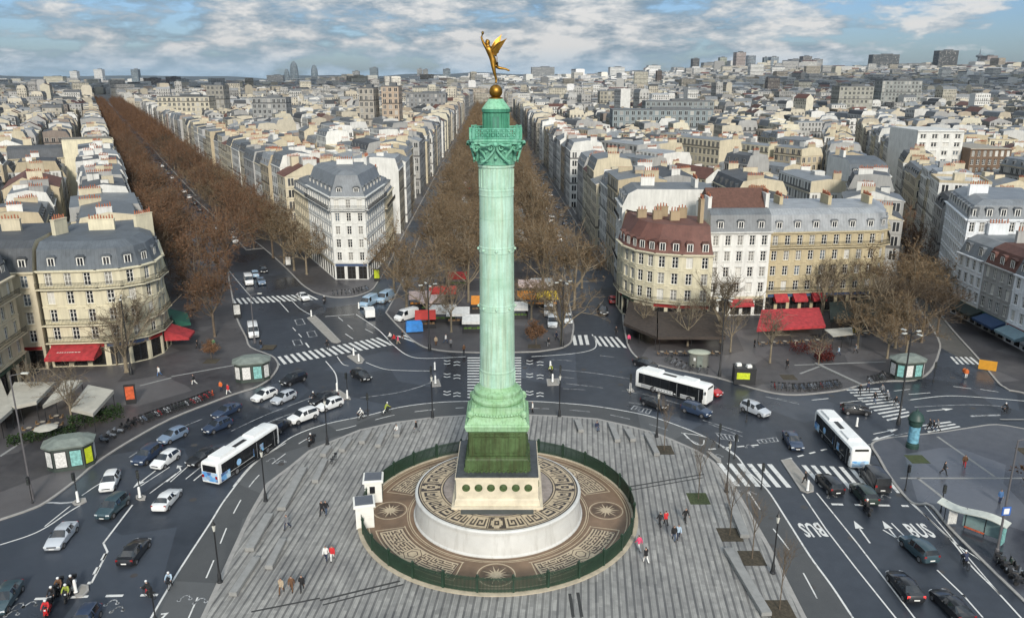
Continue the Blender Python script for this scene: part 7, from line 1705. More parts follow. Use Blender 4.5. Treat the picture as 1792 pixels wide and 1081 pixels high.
def style(rr, q=None):
	wl = rr.choices(['cream', 'beige', 'white', 'grey', 'tan', 'pale yellow', 'brown'], [19, 9, 33, 22, 5, 9, 3])[0]
	rf = rr.choices(['grey zinc', 'dark slate', 'pale zinc', 'red tile', 'flat white', 'flat tan'], [38, 22, 22, 7, 9, 2])[0]
	return wl, rf
def shell(L, D, h, f, roof, rr, fine=True):
	"""faces of one house in its own axes (x along the street, -y/+y fronts): (points, slot 0 front 1 blind 2 roof, uv)"""
	out = []; nb = max(2, round(L / rr.uniform(2.3, 3.0))); nf_ = max(2, round(h / 3.05)); x0, x1, y0, y1 = -L / 2, L / 2, -D / 2, D / 2
	def wq(a, b_, z0, z1, slot, n_, m_): out.append(([(a[0], a[1], z0), (b_[0], b_[1], z0), (b_[0], b_[1], z1), (a[0], a[1], z1)], slot, [(0, 0), (n_, 0), (n_, m_), (0, m_)]))
	wq((x0, y0), (x1, y0), -.5, h, 0, nb, nf_); wq((x1, y1), (x0, y1), -.5, h, 0, nb, nf_)
	bl = rr.random() < .5
	wq((x1, y0), (x1, y1), -.5, h, 1 if bl else 0, max(2, round(D / 3)), nf_); wq((x0, y1), (x0, y0), -.5, h, 1 if rr.random() < .5 else 0, max(2, round(D / 3)), nf_)
	def rq_(pts, slot=2):
		out.append((pts, slot, [(p[0] / .6, p[1]) for p in pts]))
	if roof in ('flat white', 'flat tan'):
		p_ = .6; i = .3
		rq_([(x0 + i, y0 + i, h), (x1 - i, y0 + i, h), (x1 - i, y1 - i, h), (x0 + i, y1 - i, h)])
		for a, b_, c_, d_ in (((x0, y0), (x1, y0), (x1 - i, y0 + i), (x0 + i, y0 + i)), ((x1, y0), (x1, y1), (x1 - i, y1 - i), (x1 - i, y0 + i)), ((x1, y1), (x0, y1), (x0 + i, y1 - i), (x1 - i, y1 - i)), ((x0, y1), (x0, y0), (x0 + i, y0 + i), (x0 + i, y1 - i))):
			rq_([(*a, h), (*b_, h), (*b_, h + p_), (*a, h + p_)], 1); rq_([(*a, h + p_), (*b_, h + p_), (*c_, h + p_), (*d_, h + p_)], 1); rq_([(*c_, h), (*d_, h), (*d_, h + p_), (*c_, h + p_)][::1], 1)
		top = h + .6
	elif rr.random() < .76 and roof != 'red tile':   # mansard
		mh = rr.uniform(2.4, 3.4); s = rr.uniform(.9, 1.4); up = rr.uniform(.35, 1.0); sb = s if rr.random() < .5 else .03
		for a, b_, c_, d_ in (((x0, y0), (x1, y0), (x1, y0 + s), (x0, y0 + s)), ((x1, y1), (x0, y1), (x0, y1 - sb), (x1, y1 - sb))):
			out.append(([(*a, h), (*b_, h), (*c_, h + mh), (*d_, h + mh)], 2 if a[1] < 0 or sb > .1 else 0, [(0, 0), (L / .6, 0), (L / .6, 1), (0, 1)] if a[1] < 0 or sb > .1 else [(0, 0), (nb, 0), (nb, 1), (0, 1)]))
		ym = (s - sb) / 2
		out.append(([(x0, y0 + s, h + mh), (x1, y0 + s, h + mh), (x1, ym, h + mh + up), (x0, ym, h + mh + up)], 2, [(0, 0), (L / .6, 0), (L / .6, 1), (0, 1)]))
		out.append(([(x1, y1 - sb, h + mh), (x0, y1 - sb, h + mh), (x0, ym, h + mh + up), (x1, ym, h + mh + up)], 2, [(0, 0), (L / .6, 0), (L / .6, 1), (0, 1)]))
		for x, fl_ in ((x1, False), (x0, True)):
			pts = [(x, y0, h), (x, y1, h), (x, y1 - sb, h + mh), (x, ym, h + mh + up), (x, y0 + s, h + mh)]; out.append((pts[::-1] if fl_ else pts, 1, [(0, 0)] * 5))
		if fine:
			nd = max(2, nb // 2 + 1)
			for k in range(nd):
				xc = x0 + L * (k + .5) / nd
				for sy, yy in ((1, y0), (-1, y1))[:2 if sb > .1 else 1]:
					ya, yb_ = yy + sy * .25, yy + sy * (s + .1)
					out.append(([(xc - .55 * sy, ya, h + .4), (xc + .55 * sy, ya, h + .4), (xc + .55 * sy, ya, h + 1.9), (xc - .55 * sy, ya, h + 1.9)], 0, [(.15, .1), (.85, .1), (.85, .92), (.15, .92)]))
					out.append(([(xc - .65 * sy, ya - .1 * sy, h + 1.9), (xc + .65 * sy, ya - .1 * sy, h + 1.9), (xc + .65 * sy, yb_, h + 2.05), (xc - .65 * sy, yb_, h + 2.05)], 2, [(0, 0), (1, 0), (1, 1), (0, 1)]))
					for e in (-1, 1): out.append(([(xc + e * .6, ya, h + .4), (xc + e * .6, yb_, h + .4), (xc + e * .6, yb_, h + 2.0), (xc + e * .6, ya, h + 1.9)], 2, [(0, 0)] * 4))
		top = h + mh + up
	else:                                            # low pitched zinc or tiles
		up = rr.uniform(1.2, 3.2) if roof != 'red tile' else rr.uniform(2.4, 4); ym = rr.uniform(-.2, .2) * D; ov = .25
		out.append(([(x0, y0 - ov, h - .05), (x1, y0 - ov, h - .05), (x1, ym, h + up), (x0, ym, h + up)], 2, [(0, 0), (L / .6, 0), (L / .6, 1), (0, 1)])); out.append(([(x1, y1 + ov, h - .05), (x0, y1 + ov, h - .05), (x0, ym, h + up), (x1, ym, h + up)], 2, [(0, 0), (L / .6, 0), (L / .6, 1), (0, 1)]))
		for x, fl_ in ((x1, False), (x0, True)):
			pts = [(x, y0, h - .01), (x, y1, h - .01), (x, ym, h + up - .02)]; out.append((pts[::-1] if fl_ else pts, 1, [(0, 0)] * 3))
		if fine:
			for k in range(rr.randrange(1, 4)):
				xc = rr.uniform(x0 + 1.5, x1 - 1.5); t = rr.uniform(.3, .7); z = h + up * t + .08; yy = y0 + (ym - y0) * t
				out.append(([(xc - .5, yy - .7, z - up * .7 / (ym - y0) + .06), (xc + .5, yy - .7, z - up * .7 / (ym - y0) + .06), (xc + .5, yy + .7, z + up * .7 / (ym - y0) + .06), (xc - .5, yy + .7, z + up * .7 / (ym - y0) + .06)], 0, [(.3, .25), (.7, .25), (.7, .8), (.3, .8)]))
		top = h + up
	for k in range(rr.randrange(0, 3) if fine is not None else 0):
		ll, tt = (rr.uniform(1.5, 4), .55) if rr.random() < .65 else (rr.uniform(1.5, 3), rr.uniform(1.5, 3)); xx, yy = rr.uniform(x0 + 1, x1 - 1), rr.uniform(-D / 4, D / 4); zt_ = top + rr.uniform(.2, 1.3)
		c4 = [(xx - tt / 2, yy - ll / 2), (xx + tt / 2, yy - ll / 2), (xx + tt / 2, yy + ll / 2), (xx - tt / 2, yy + ll / 2)]
		for i in range(4): out.append(([(*c4[i], h), (*c4[(i + 1) % 4], h), (*c4[(i + 1) % 4], zt_), (*c4[i], zt_)], 1, [(0, 0)] * 4))
		out.append(([(*q, zt_) for q in c4], 3 if tt < 1 else 2, [(0, 0)] * 4))
	return out, top
def visible(sp):
	px_ = 896 + FOC * sp['c'].x / (sp['c'].y * CP + 8); return -60 < px_ < 1850
SPEC.sort(key=lambda s: (0 if visible(s) else 1, s['c'].length))
NEAR = 236
RANK = {}
def tex_house(sp):
	rr = random.Random(sp['seed']); wl, rf = style(rr)
	fac, top = shell(sp['L'], sp['D'], sp['h'], sp['f'], rf, rr)
	k = (sp['q'], wl, rf); RANK[k] = RANK.get(k, 0) + 1
	lab = '%s nearest %s house with %s roof %s' % (ordinal(RANK[k]), wl, rf, sp['q']) if RANK[k] > 1 else 'nearest %s house with %s roof %s' % (wl, rf, sp['q'])
	ang = math.atan2(sp['d'].y, sp['d'].x); c_ = sp['c']
	root = thing('house', lab, 'house', (c_.x, c_.y, ground_z(c_.x, c_.y)), ang, 'houses ' + sp['q'])
	wb, rb = MB(), MB(); blw = rr.choice([wl, wl, 'grey', 'cream', 'white', 'beige'])
	for pts, slot, uv in fac: (rb if slot == 2 else wb).face(pts, {0: 0, 2: 0, 3: 2}.get(slot, 1), uv)
	if sp['h'] > 13 and rf.startswith('flat') is False:   # eaves moulding
		for y in (-sp['D'] / 2 - .12, sp['D'] / 2 + .12): wb.box(0, y, sp['h'] - .3, sp['L'] - .04, .24, .25, 0, 1)
	wb.build('wall', [WW[wl], WM[blw], pot_m], root); rb.build('roof', RM[rf], root)
	L, D = sp['L'], sp['D']
	for x in (-L / 2 + .4, L / 2 - .4):
		if rr.random() < .8:
			ll = rr.uniform(1.6, 4.5); chimney(root, x, rr.uniform(-D / 4, D / 4), sp['h'] - .3, ll, .6, top - sp['h'] + rr.uniform(.5, 1.7), PI / 2, WM[rr.choice(['cream', 'beige', 'white', wl, wl])], max(2, int(ll / .42)), sp['seed'])
	if rf.startswith('flat') or rr.random() < .35:
		b = MB(); b.box(rr.uniform(-L / 4, L / 4), rr.uniform(-1, 1), top - (.6 if rf.startswith('flat') else 1.2), rr.uniform(2, 3.5), rr.uniform(1.8, 3), rr.uniform(1.8, 2.8)); b.build('roof_hut', WM[rr.choice(['white', 'grey', 'cream'])], root)
	if rr.random() < .5:
		b = MB(); x, y = rr.uniform(-L / 3, L / 3), rr.uniform(-2, 2); b.tube((x, y, top - 1), (x, y, top + 2.2), .04, .03, 4)
		for k in range(4): b.tube((x - .5 + .05 * k, y, top + 1.2 + .28 * k), (x + .5 - .05 * k, y, top + 1.2 + .28 * k), .02, .02, 3)
		b.build('aerial', iron_m, root)
for sp in SPEC[:NEAR]: tex_house(sp)
# ------------------------------------------------------------------ the city beyond, one mass
class Mass:
	def __init__(s): s.v = []; s.l = []; s.m = []; s.uv = []; s.t = []
	def add(s, fac, o, ang, wt, rt):
		c_, n_ = math.cos(ang), math.sin(ang)
		for pts, slot, uv in fac:
			for p in pts: s.v.append((o[0] + p[0] * c_ - p[1] * n_, o[1] + p[0] * n_ + p[1] * c_, o[2] + p[2]))
			s.l.append(len(pts)); s.m.append(min(slot, 2)); s.uv.extend(uv); t = rt if slot == 2 else ((.27, .11, .065) if slot == 3 else wt); s.t.extend([(t[0], t[1], t[2], 1)] * len(pts))
	def build(s, name, label):
		me = bpy.data.meshes.new(name); nv = len(s.v); nf_ = len(s.l); me.vertices.add(nv); me.vertices.foreach_set('co', np.array(s.v, np.float32).ravel())
		me.loops.add(nv); me.loops.foreach_set('vertex_index', np.arange(nv, dtype=np.int32)); me.polygons.add(nf_); lt_ = np.array(s.l, np.int32)
		me.polygons.foreach_set('loop_start', np.concatenate([[0], np.cumsum(lt_)[:-1]]).astype(np.int32)); me.polygons.foreach_set('loop_total', lt_)
		me.update(calc_edges=True); me.polygons.foreach_set('material_index', np.array(s.m, np.int32))
		ul = me.uv_layers.new(name='UVMap'); ul.data.foreach_set('uv', np.array(s.uv, np.float32).ravel())
		ca = me.color_attributes.new('tint', 'FLOAT_COLOR', 'CORNER'); ca.data.foreach_set('color', np.array(s.t, np.float32).ravel())
		for m_ in (wall_mat('mass_front', (0, 0, 0), True, True), wall_mat('mass_blind', (0, 0, 0), False, True), roof_mat('mass_roof', (0, 0, 0), False, .7, True)): me.materials.append(m_)
		return tag(link(name, me), label, 'city', kind='stuff')
def jit(c_, rr, a=.15): k = rr.uniform(1 - a, 1 + a); return tuple(min(.8, x * k) for x in c_)
mass = Mass()
for sp in SPEC[NEAR:]:
	rr = random.Random(sp['seed']); wl, rf = style(rr); fac, top = shell(sp['L'], sp['D'], sp['h'], sp['f'], rf, rr, sp['c'].length < 420)
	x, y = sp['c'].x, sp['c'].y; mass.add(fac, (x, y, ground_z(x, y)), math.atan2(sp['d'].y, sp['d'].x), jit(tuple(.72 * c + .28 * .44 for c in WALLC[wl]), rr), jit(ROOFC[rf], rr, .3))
	if rr.random() < .7:
		f2 = []; ll = rr.uniform(2, 4); xx = -sp['L'] / 2 + .4
		for a, b_ in (((xx - .3, -ll / 2), (xx + .3, -ll / 2)), ((xx + .3, -ll / 2), (xx + .3, ll / 2)), ((xx + .3, ll / 2), (xx - .3, ll / 2)), ((xx - .3, ll / 2), (xx - .3, -ll / 2))): f2.append(([(*a, sp['h']), (*b_, sp['h']), (*b_, top + 1), (*a, top + 1)], 1, [(0, 0)] * 4))
		f2.append(([(xx - .3, -ll / 2, top + 1), (xx + .3, -ll / 2, top + 1), (xx + .3, ll / 2, top + 1), (xx - .3, ll / 2, top + 1)], 2, [(0, 0)] * 4)); mass.add(f2, (x, y, ground_z(x, y)), math.atan2(sp['d'].y, sp['d'].x), jit(WALLC['cream'], rr), (.33, .12, .07))
rr = random.Random(5); nbig = 0
def scatter(d0, d1, step, lo, hi, tall, whiten=0.0):
	global nbig
	y = d0
	while y < d1:
		half = y * .72 + 60; x = -half; rot0 = 0
		while x < half:
			cx, cy = x + rr.uniform(-.3, .3) * step, y + rr.uniform(-.3, .3) * step; x += step * rr.uniform(.8, 1.15)
			if rr.random() < .06: continue
			d = math.hypot(cx, cy); px_ = 896 + FOC * cx / (cy * CP + 8)
			ang = (math.atan2(B1.y, B1.x) if px_ < 700 else math.atan2(B2.y, B2.x)) + rr.choice((0, math.pi / 2)) + rr.uniform(-.06, .06) + .25 * math.sin(cx * .004 + 1.3 * math.sin(cy * .003))
			L, D = rr.uniform(.6, 1.15) * step, rr.uniform(.55, .85) * step * .8; h = rr.uniform(lo, hi);
			if rr.random() < tall: h *= rr.uniform(1.3, 2.0)
			dd = Vector((math.cos(ang), math.sin(ang), 0)); nn = Vector((dd.y, -dd.x, 0)); r = [(v.x, v.y) for v in rect(Vector((cx, cy, 0)), dd, nn, L * .9, D * .9)]
			if d < 2600 and not free(r): continue
			if d < 1300: hput(r)
			wl, rf = style(rr); wt = WALLC[wl]
			if rr.random() < whiten and 640 < px_ < 1190: wt = (.84, .81, .73)  # sunlit central band put into the wall colour
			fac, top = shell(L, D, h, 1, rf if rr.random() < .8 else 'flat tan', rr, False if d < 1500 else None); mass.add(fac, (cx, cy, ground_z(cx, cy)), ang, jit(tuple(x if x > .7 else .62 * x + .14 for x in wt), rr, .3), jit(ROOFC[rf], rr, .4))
		y += step * .85
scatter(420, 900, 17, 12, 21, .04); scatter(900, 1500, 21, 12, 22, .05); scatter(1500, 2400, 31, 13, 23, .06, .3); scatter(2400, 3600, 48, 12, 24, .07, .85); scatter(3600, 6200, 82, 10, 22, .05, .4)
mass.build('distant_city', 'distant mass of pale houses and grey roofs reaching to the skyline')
# ------------------------------------------------------------------ towers and blocks one can tell apart
def tower(px, ytop, wpx, Y, col_, lab, shape='box', depth=None, rot=.0, win=True, ybase=None, name='tower_block', cat='tower'):
	z1 = hgt(ytop, Y); depth_cam = Y * CP + (CAMH - z1) * SP; x = (px - 896) / FOC * depth_cam; W = wpx / FOC * depth_cam; z0 = ground_z(x, Y) - 2
	D = depth or min(W, 40); root = thing(name, lab, cat, (x, Y + D / 2, z0), rot); h = z1 - z0; b = MB(); m_ = wall_mat('tower_%d_%d_%d' % tuple(int(c_ * 1000) for c_ in col_), col_, win)
	nb = max(2, round(W / 4)); nf_ = max(2, round(h / 4))
	if shape == 'box':
		for a, c_, n_ in (((-W / 2, -D / 2), (W / 2, -D / 2), nb), ((W / 2, -D / 2), (W / 2, D / 2), nb), ((W / 2, D / 2), (-W / 2, D / 2), nb), ((-W / 2, D / 2), (-W / 2, -D / 2), nb)):
			b.face([(*a, 0), (*c_, 0), (*c_, h), (*a, h)], 0, [(0, 0), (n_, 0), (n_, nf_), (0, nf_)])
	else:
		n = 24; prof = {'round': [(1, 0), (1, .96), (.9, 1)], 'pointed': [(.95, 0), (1, .35), (.96, .62), (.74, .86), (.42, .97), (.2, 1)], 'bullet': [(.9, 0), (1, .5), (.92, .75), (.62, .93), (.3, 1)]}[shape]
		for (r0, t0), (r1, t1) in zip(prof, prof[1:]):
			for k in range(n):
				a, c_ = T2 * k / n, T2 * (k + 1) / n
				b.face([(W / 2 * r0 * math.cos(a), D / 2 * r0 * math.sin(a), h * t0), (W / 2 * r0 * math.cos(c_), D / 2 * r0 * math.sin(c_), h * t0), (W / 2 * r1 * math.cos(c_), D / 2 * r1 * math.sin(c_), h * t1), (W / 2 * r1 * math.cos(a), D / 2 * r1 * math.sin(a), h * t1)], 0, [(k, t0 * nf_), (k + 1, t0 * nf_), (k + 1, t1 * nf_), (k, t1 * nf_)], True)
	b.build('wall', m_, root)
	r_ = MB()
	if shape == 'box':
		r_.box(0, 0, h, W * 1.01, D * 1.01, max(.6, h * .012)); r_.box(W * .1, 0, h * 1.012, W * .4, D * .4, h * .05)
	else: r_.tube((0, 0, h * .985), (0, 0, h * 1.01), W * .12, W * .1, 12)
	r_.build('roof', RM['grey zinc'], root)
	return root
GL = 'towers on the skyline'
BLU = (.10, .15, .19); DKT = (.05, .055, .065); BRN = (.11, .085, .075); PKT = (.30, .25, .235); WHT = (.72, .73, .72); GRT = (.24, .255, .265)
for a in [(127, 125, 12, 4800, WHT, 'white slim tower on the left skyline, left of a pair', 'box'), (170, 122, 14, 4700, WHT, 'white tower on the left skyline, right of a pair', 'box'), (234, 122, 12, 4600, BLU, 'lone dark slab tower on the left skyline', 'box'), (92, 134, 32, 3900, (.5, .47, .36), 'long pale block low on the left skyline', 'box'),
		(262, 137, 24, 2900, BRN, 'brown block left of the striped dark tower', 'box'), (281, 144, 12, 2850, DKT, 'small dark block between the brown block and the striped tower', 'box'), (299, 135, 20, 2800, (.075, .06, .066), 'dark striped tower beside a pale one on the left', 'box'), (316, 139, 18, 2750, (.36, .38, .37), 'pale grey tower leaning against the striped dark one', 'box'),
		(512, 108, 15, 5000, BLU, 'tall blue tower with a pointed top on the skyline', 'pointed'), (500, 121, 9, 4950, BLU, 'lower blue tower beside the pointed one', 'bullet'), (548, 114, 12, 5000, BLU, 'blue bullet-shaped tower right of the pointed one', 'bullet'), (480, 132, 28, 3600, GRT, 'row of pale slabs below the pointed towers', 'box'),
		(622, 125, 12, 4000, GRT, 'grey tower left of centre on the skyline', 'box'), (653, 119, 14, 4100, BLU, 'dark blue block above the roofs left of the statue', 'box'), (734, 121, 9, 3700, GRT, 'left half of the twin pale towers left of the statue', 'box'), (744, 122, 9, 3720, GRT, 'right half of the twin pale towers left of the statue', 'box'), (781, 121, 13, 3700, BLU, 'bluish block just left of the statue', 'box'),
		(950, 118, 40, 3600, GRT, 'wide pale slab just right of the statue', 'box'), (1080, 118, 26, 3500, WHT, 'white block on the hillside right of the statue', 'box'), (1145, 115, 22, 3500, WHT, 'white block on the ridge left of the right-hand towers', 'box'),
		(1218, 103, 12, 3300, DKT, 'dark narrow tower at the start of the right skyline', 'box'), (1243, 110, 24, 3350, GRT, 'low grey slab between dark and pale towers on the right skyline', 'box'), (1266, 101, 12, 3250, (.33, .36, .30), 'pale greenish tower on the right skyline', 'box'), (1297, 92, 17, 3150, PKT, 'tall pinkish tower on the right skyline', 'box'), (1317, 97, 17, 3200, (.2, .25, .3), 'rounded glass tower beside the tall pinkish one', 'round'),
		(1341, 101, 8, 3300, BLU, 'thin tower right of the rounded glass tower', 'box'), (1356, 100, 14, 3200, (.22, .27, .32), 'blue glass block right of the thin tower', 'box'), (1394, 104, 18, 3300, GRT, 'low block left of the brown-grey tower', 'box'), (1413, 99, 16, 3200, (.17, .165, .17), 'brown-grey tower on the right skyline', 'box'), (1431, 104, 18, 3250, GRT, 'low block right of the brown-grey tower', 'box'),
		(1552, 96, 46, 2900, (.06, .075, .09), 'long dark slab block on the right hill', 'box'), (1662, 89, 33, 2700, (.04, .05, .06), 'dark square glass block on the right hill', 'box'), (1737, 98, 19, 2900, PKT, 'pinkish block near the antenna tower', 'box'), (1600, 112, 60, 2600, GRT, 'long grey slab below the dark blocks on the right hill', 'box'),
		(1117, 126, 9, 1900, BRN, 'left brown tower of a pair above the right quarter', 'box'), (1154, 124, 9, 1900, BRN, 'right brown tower of a pair above the right quarter', 'box')]:
	o = tower(*a, rot=.08 if a[0] not in (1552, 1662) else -.05); o['group'] = GL
# antenna tower
p = far(1712, 3000, 90); z = hgt(107, 3000); t = thing('antenna_tower', 'lattice antenna tower on the far right skyline', 'tower', (p.x, 3000, z - 12)); z1 = hgt(86, 3000) - z + 12
b = MB(); b.tube((0, 0, 0), (0, 0, z1 * .55), 7, 5, 8); b.build('shaft', mat('antenna_grey', (.12, .14, .16), .7), t); b = MB(); b.lathe([(6, z1 * .45), (12, z1 * .5), (12, z1 * .58), (6, z1 * .64), (3, z1 * .66)], 12); b.build('platform', M['antenna_grey'], t); b = MB(); b.tube((0, 0, z1 * .6), (0, 0, z1), 2.2, .6, 6); b.build('mast', M['antenna_grey'], t)
# larger blocks in the middle distance
for a in [(640, 155, 26, 560, (.38, .35, .3), 'slab with dark balconies left of the column, taller of a pair', 'box', 22), (682, 152, 30, 570, (.42, .33, .25), 'brown and cream high block left of the column', 'box', 18), (745, 164, 70, 800, (.22, .23, .24), 'long dark low block behind the trees at the end of the promenade', 'box', 20), (1160, 193, 175, 560, (.21, .25, .265), 'long low block with blue glass roof right of the column', 'box', 18), (1190, 178, 120, 640, (.22, .25, .26), 'pale glazed block behind the blue glass roof', 'box', 18),
		(320, 170, 90, 700, (.5, .46, .36), 'wide pale cream block right of the left boulevard', 'box', 16), (375, 150, 30, 760, (.28, .27, .24), 'grey block behind the wide cream block', 'box', 16), (470, 172, 60, 650, (.30, .31, .31), 'low pale grey slab above the left roofs', 'box', 16), (1070, 160, 40, 900, (.36, .34, .28), 'pale office block with rows of windows right of the column', 'box', 22), (1500, 152, 60, 800, (.33, .33, .29), 'wide beige block in the right quarter', 'box', 20), (1580, 142, 70, 900, (.30, .32, .31), 'pale grey slabs in the right quarter', 'box', 20)]:
	x = far(a[0], a[3]).x; tower(a[0], a[1], a[2], a[3], a[4], a[5], a[6], a[7], name='apartment_block', cat='building')['group'] = 'larger blocks in the middle distance'
# ------------------------------------------------------------------ lamps, posts, kiosks, terraces, market
lampg = mat('lamp_glass', (.55, .55, .50), .2); kios_m = mat('kiosk_green', (.045, .06, .052), .5, var=.2); kroof_m = mat('kiosk_roof', (.16, .185, .165), .55, var=.2); post_w = mat('white_plastic', (.72, .72, .70), .5)
def lamp_post(c, lab, H=6.0, kind='lantern', z=.13, group=None):
	p = at(*c, z); t = thing('street_lamp', lab, 'street lamp', p, 0, group); b = MB()
	if kind == 'lantern':
		b.lathe([(.28, 0), (.28, .12), (.2, .2), (.17, .9), (.12, 1.0), (.08, 1.4), (.065, H * .82), (.1, H * .83), (.04, H * .86)], 10); b.build('post', iron_m, t)
		b = MB(); b.lathe([(.09, H * .86), (.2, H * .965)], 6, 0, 0, 0, False); b.build('lantern', lampg, t); b = MB(); b.lathe([(.24, H * .965), (.12, H), (.03, H * 1.02), (.02, H * 1.06)], 6, 0, 0, 0, False); b.build('lantern_cap', iron_m, t)
	elif kind == 'tall':
		b.lathe([(.3, 0), (.26, .9), (.14, 1.1), (.09, H)], 10); b.build('post', iron_m, t)
		for k in range(4):
			a = T2 * k / 4 + .4; b = MB(); b.tube((0, 0, H - .3), (1.3 * math.cos(a), 1.3 * math.sin(a), H), .05, .04, 6); ar = b.build('arm', iron_m, t); b = MB(); b.box(1.3 * math.cos(a), 1.3 * math.sin(a), H - .12, .7, .32, .12, a); b.build('lamp_head', lampg, ar)
	else:
		b.lathe([(.24, 0), (.2, 1.2), (.12, 1.3), (.07, H)], 9); b.build('post', mat('grey_metal', (.11, .105, .11), .5), t)
		b = MB(); b.tube((0, 0, H), (1.6, 0, H + .35), .05, .04, 6); ar = b.build('arm', M['grey_metal'], t); b = MB(); b.box(1.7, 0, H + .25, .75, .28, .14); b.build('lamp_head', lampg, ar)
	return t
GP = 'lantern posts round the plaza'
for c, lab in (((385, 1018), 'black lantern post at the bottom left plaza edge'), ((465, 876), 'black lantern post at the left plaza edge beside the long bench'), ((573, 777), 'black lantern post at the upper left plaza edge'), ((757, 730), 'black lantern post at the top plaza edge left of the column'), ((979, 728), 'black lantern post at the top plaza edge right of the column'), ((1149, 764), 'black lantern post at the upper right plaza edge near a tree pit'), ((1271, 860), 'black lantern post by the right zebra crossing'), ((1352, 1002), 'black lantern post at the lower right plaza edge')):
	lamp_post(c, lab, 6.4, 'lantern', .13, GP)
for c, lab, H, kd in (((57, 872), 'tall grey lamp post on the left pavement before the canopies', 15, 'arm'), ((1572, 742), 'tall black four-armed lamp mast at the upper right crossing', 13.5, 'tall'), ((1259, 658), 'tall black four-armed lamp mast on the right pavement', 13, 'tall'), ((752, 612), 'tall black lamp mast on the market corner left of the column', 12, 'tall'), ((984, 606), 'tall black lamp mast on the market corner right of the column', 12, 'tall'), ((230, 655), 'tall dark lamp post before the red awnings on the left', 13, 'tall'), ((1742, 978), 'black lamp post with blue bus sign at the right', 13, 'arm'), ((446, 600), 'slim dark lamp post at the kerb of the left boulevard', 9, 'arm'), ((1716, 520), 'curved lamp post before the shady white houses', 10, 'arm')):
	lamp_post(c, lab, H, kd)
def signal(c, lab, H=3.4, z=.13):
	p = at(*c, z); t = thing('traffic_light', lab, 'traffic light', p, R.uniform(-.5, .5)); b = MB(); b.lathe([(.12, 0), (.1, .3), (.06, .35), (.055, H)], 8); b.build('post', iron_m, t)
	b = MB(); b.box(0, -.12, H - 1.0, .3, .24, .95); hd = b.build('signal_head', iron_m, t)
	for k in range(3): b = MB(); b.tube((0, -.24, H - .85 + .3 * k), (0, -.27, H - .85 + .3 * k), .09, .09, 10); b.build('signal_lens', mat('dark_lens', (.04, .05, .045), .3), hd)
for c, lab in (((136, 873), 'traffic light on the round refuge by the left kerb'), ((246, 868), 'traffic light on the round refuge between the left lanes'), ((57, 880), 'traffic light beside the tall grey lamp post on the left'), ((644, 726), 'traffic light at the cycle path below the big zebra crossing'), ((608, 688), 'traffic light on the slim island'), ((1285, 802), 'traffic light at the thin island of the right zebra'), ((1258, 782), 'traffic light by the cycle path on the right'), ((1332, 855), 'traffic light on the wide zebra crossing'), ((1584, 858), 'traffic light at the lower right pavement corner'), ((1306, 738), 'traffic light at the hatched box on the right'), ((1633, 668), 'traffic light at the mouth of the right street'), ((1103, 690), 'traffic light behind the tail of the right bus'), ((755, 676), 'traffic light on the square island left of the centre crossing'), ((980, 674), 'traffic light on the square island right of the centre crossing'), ((1646, 895), 'traffic light beside the bus shelter'), ((272, 1083), 'traffic light at the bottom edge of the cycle path')): signal(c, lab)
def bollard(c, lab):
	p = at(*c, .14); t = thing('bollard', lab, 'bollard', p); b = MB(); b.lathe([(.24, 0), (.2, .1), (.15, .2), (.14, 1.25), (.1, 1.35), (.02, 1.38)], 12); b.build('body', post_w, t); b = MB(); b.lathe([(.26, 0), (.26, .06), (.2, .07)], 12); b.build('base', trim_m, t)
for c, lab in (((545, 874 - 320), 'white bollard at the far tip of the long stone island'), ((619, 622), 'white bollard at the back of the rounded crossing island'), ((628, 632), 'white bollard at the front of the rounded crossing island'), ((590, 684), 'white bollard at the upper end of the slim island'), ((608, 697), 'white bollard at the lower end of the slim island'), ((761, 647), 'white bollard alone left of the centre chevrons'), ((762, 671), 'white bollard on the square island left of the centre crossing'), ((967, 668), 'white bollard on the square island right of the centre crossing'), ((963, 645), 'white bollard alone right of the centre chevrons'), ((1103, 684), 'white bollard on the small island behind the right bus'), ((1413, 858), 'white bollard on the rounded island of the wide zebra'), ((137, 878), 'white bollard on the round refuge by the left kerb'), ((245, 870), 'white bollard on the round refuge between the left lanes'), ((133, 1036), 'white bollard on the bottom left refuge'), ((1499, 746), 'white bollard at the lower end of the upper right zebra'), ((628, 540), 'white-orange cone bollard near the light blue van')): bollard(c, lab)
tc_b = thing('traffic_cone', 'orange and white cone at the left kerb beside the workman', 'cone', at(372, 690, .13)); b = MB(); b.lathe([(.22, 0), (.2, .05), (.15, .06), (.03, .75)], 12); b.build('cone', mat('cone_orange', (.7, .12, .02), .6), tc_b)
poster = [mat('poster_lime', (.50, .58, .03), .4, var=.25, scale=3), mat('poster_white', (.62, .62, .60), .4, var=.3, scale=4), mat('poster_teal', (.20, .42, .40), .4, var=.4, scale=3), mat('poster_red', (.5, .10, .04), .4, var=.4, scale=2), mat('poster_blue', (.14, .32, .42), .4, var=.5, scale=2)]
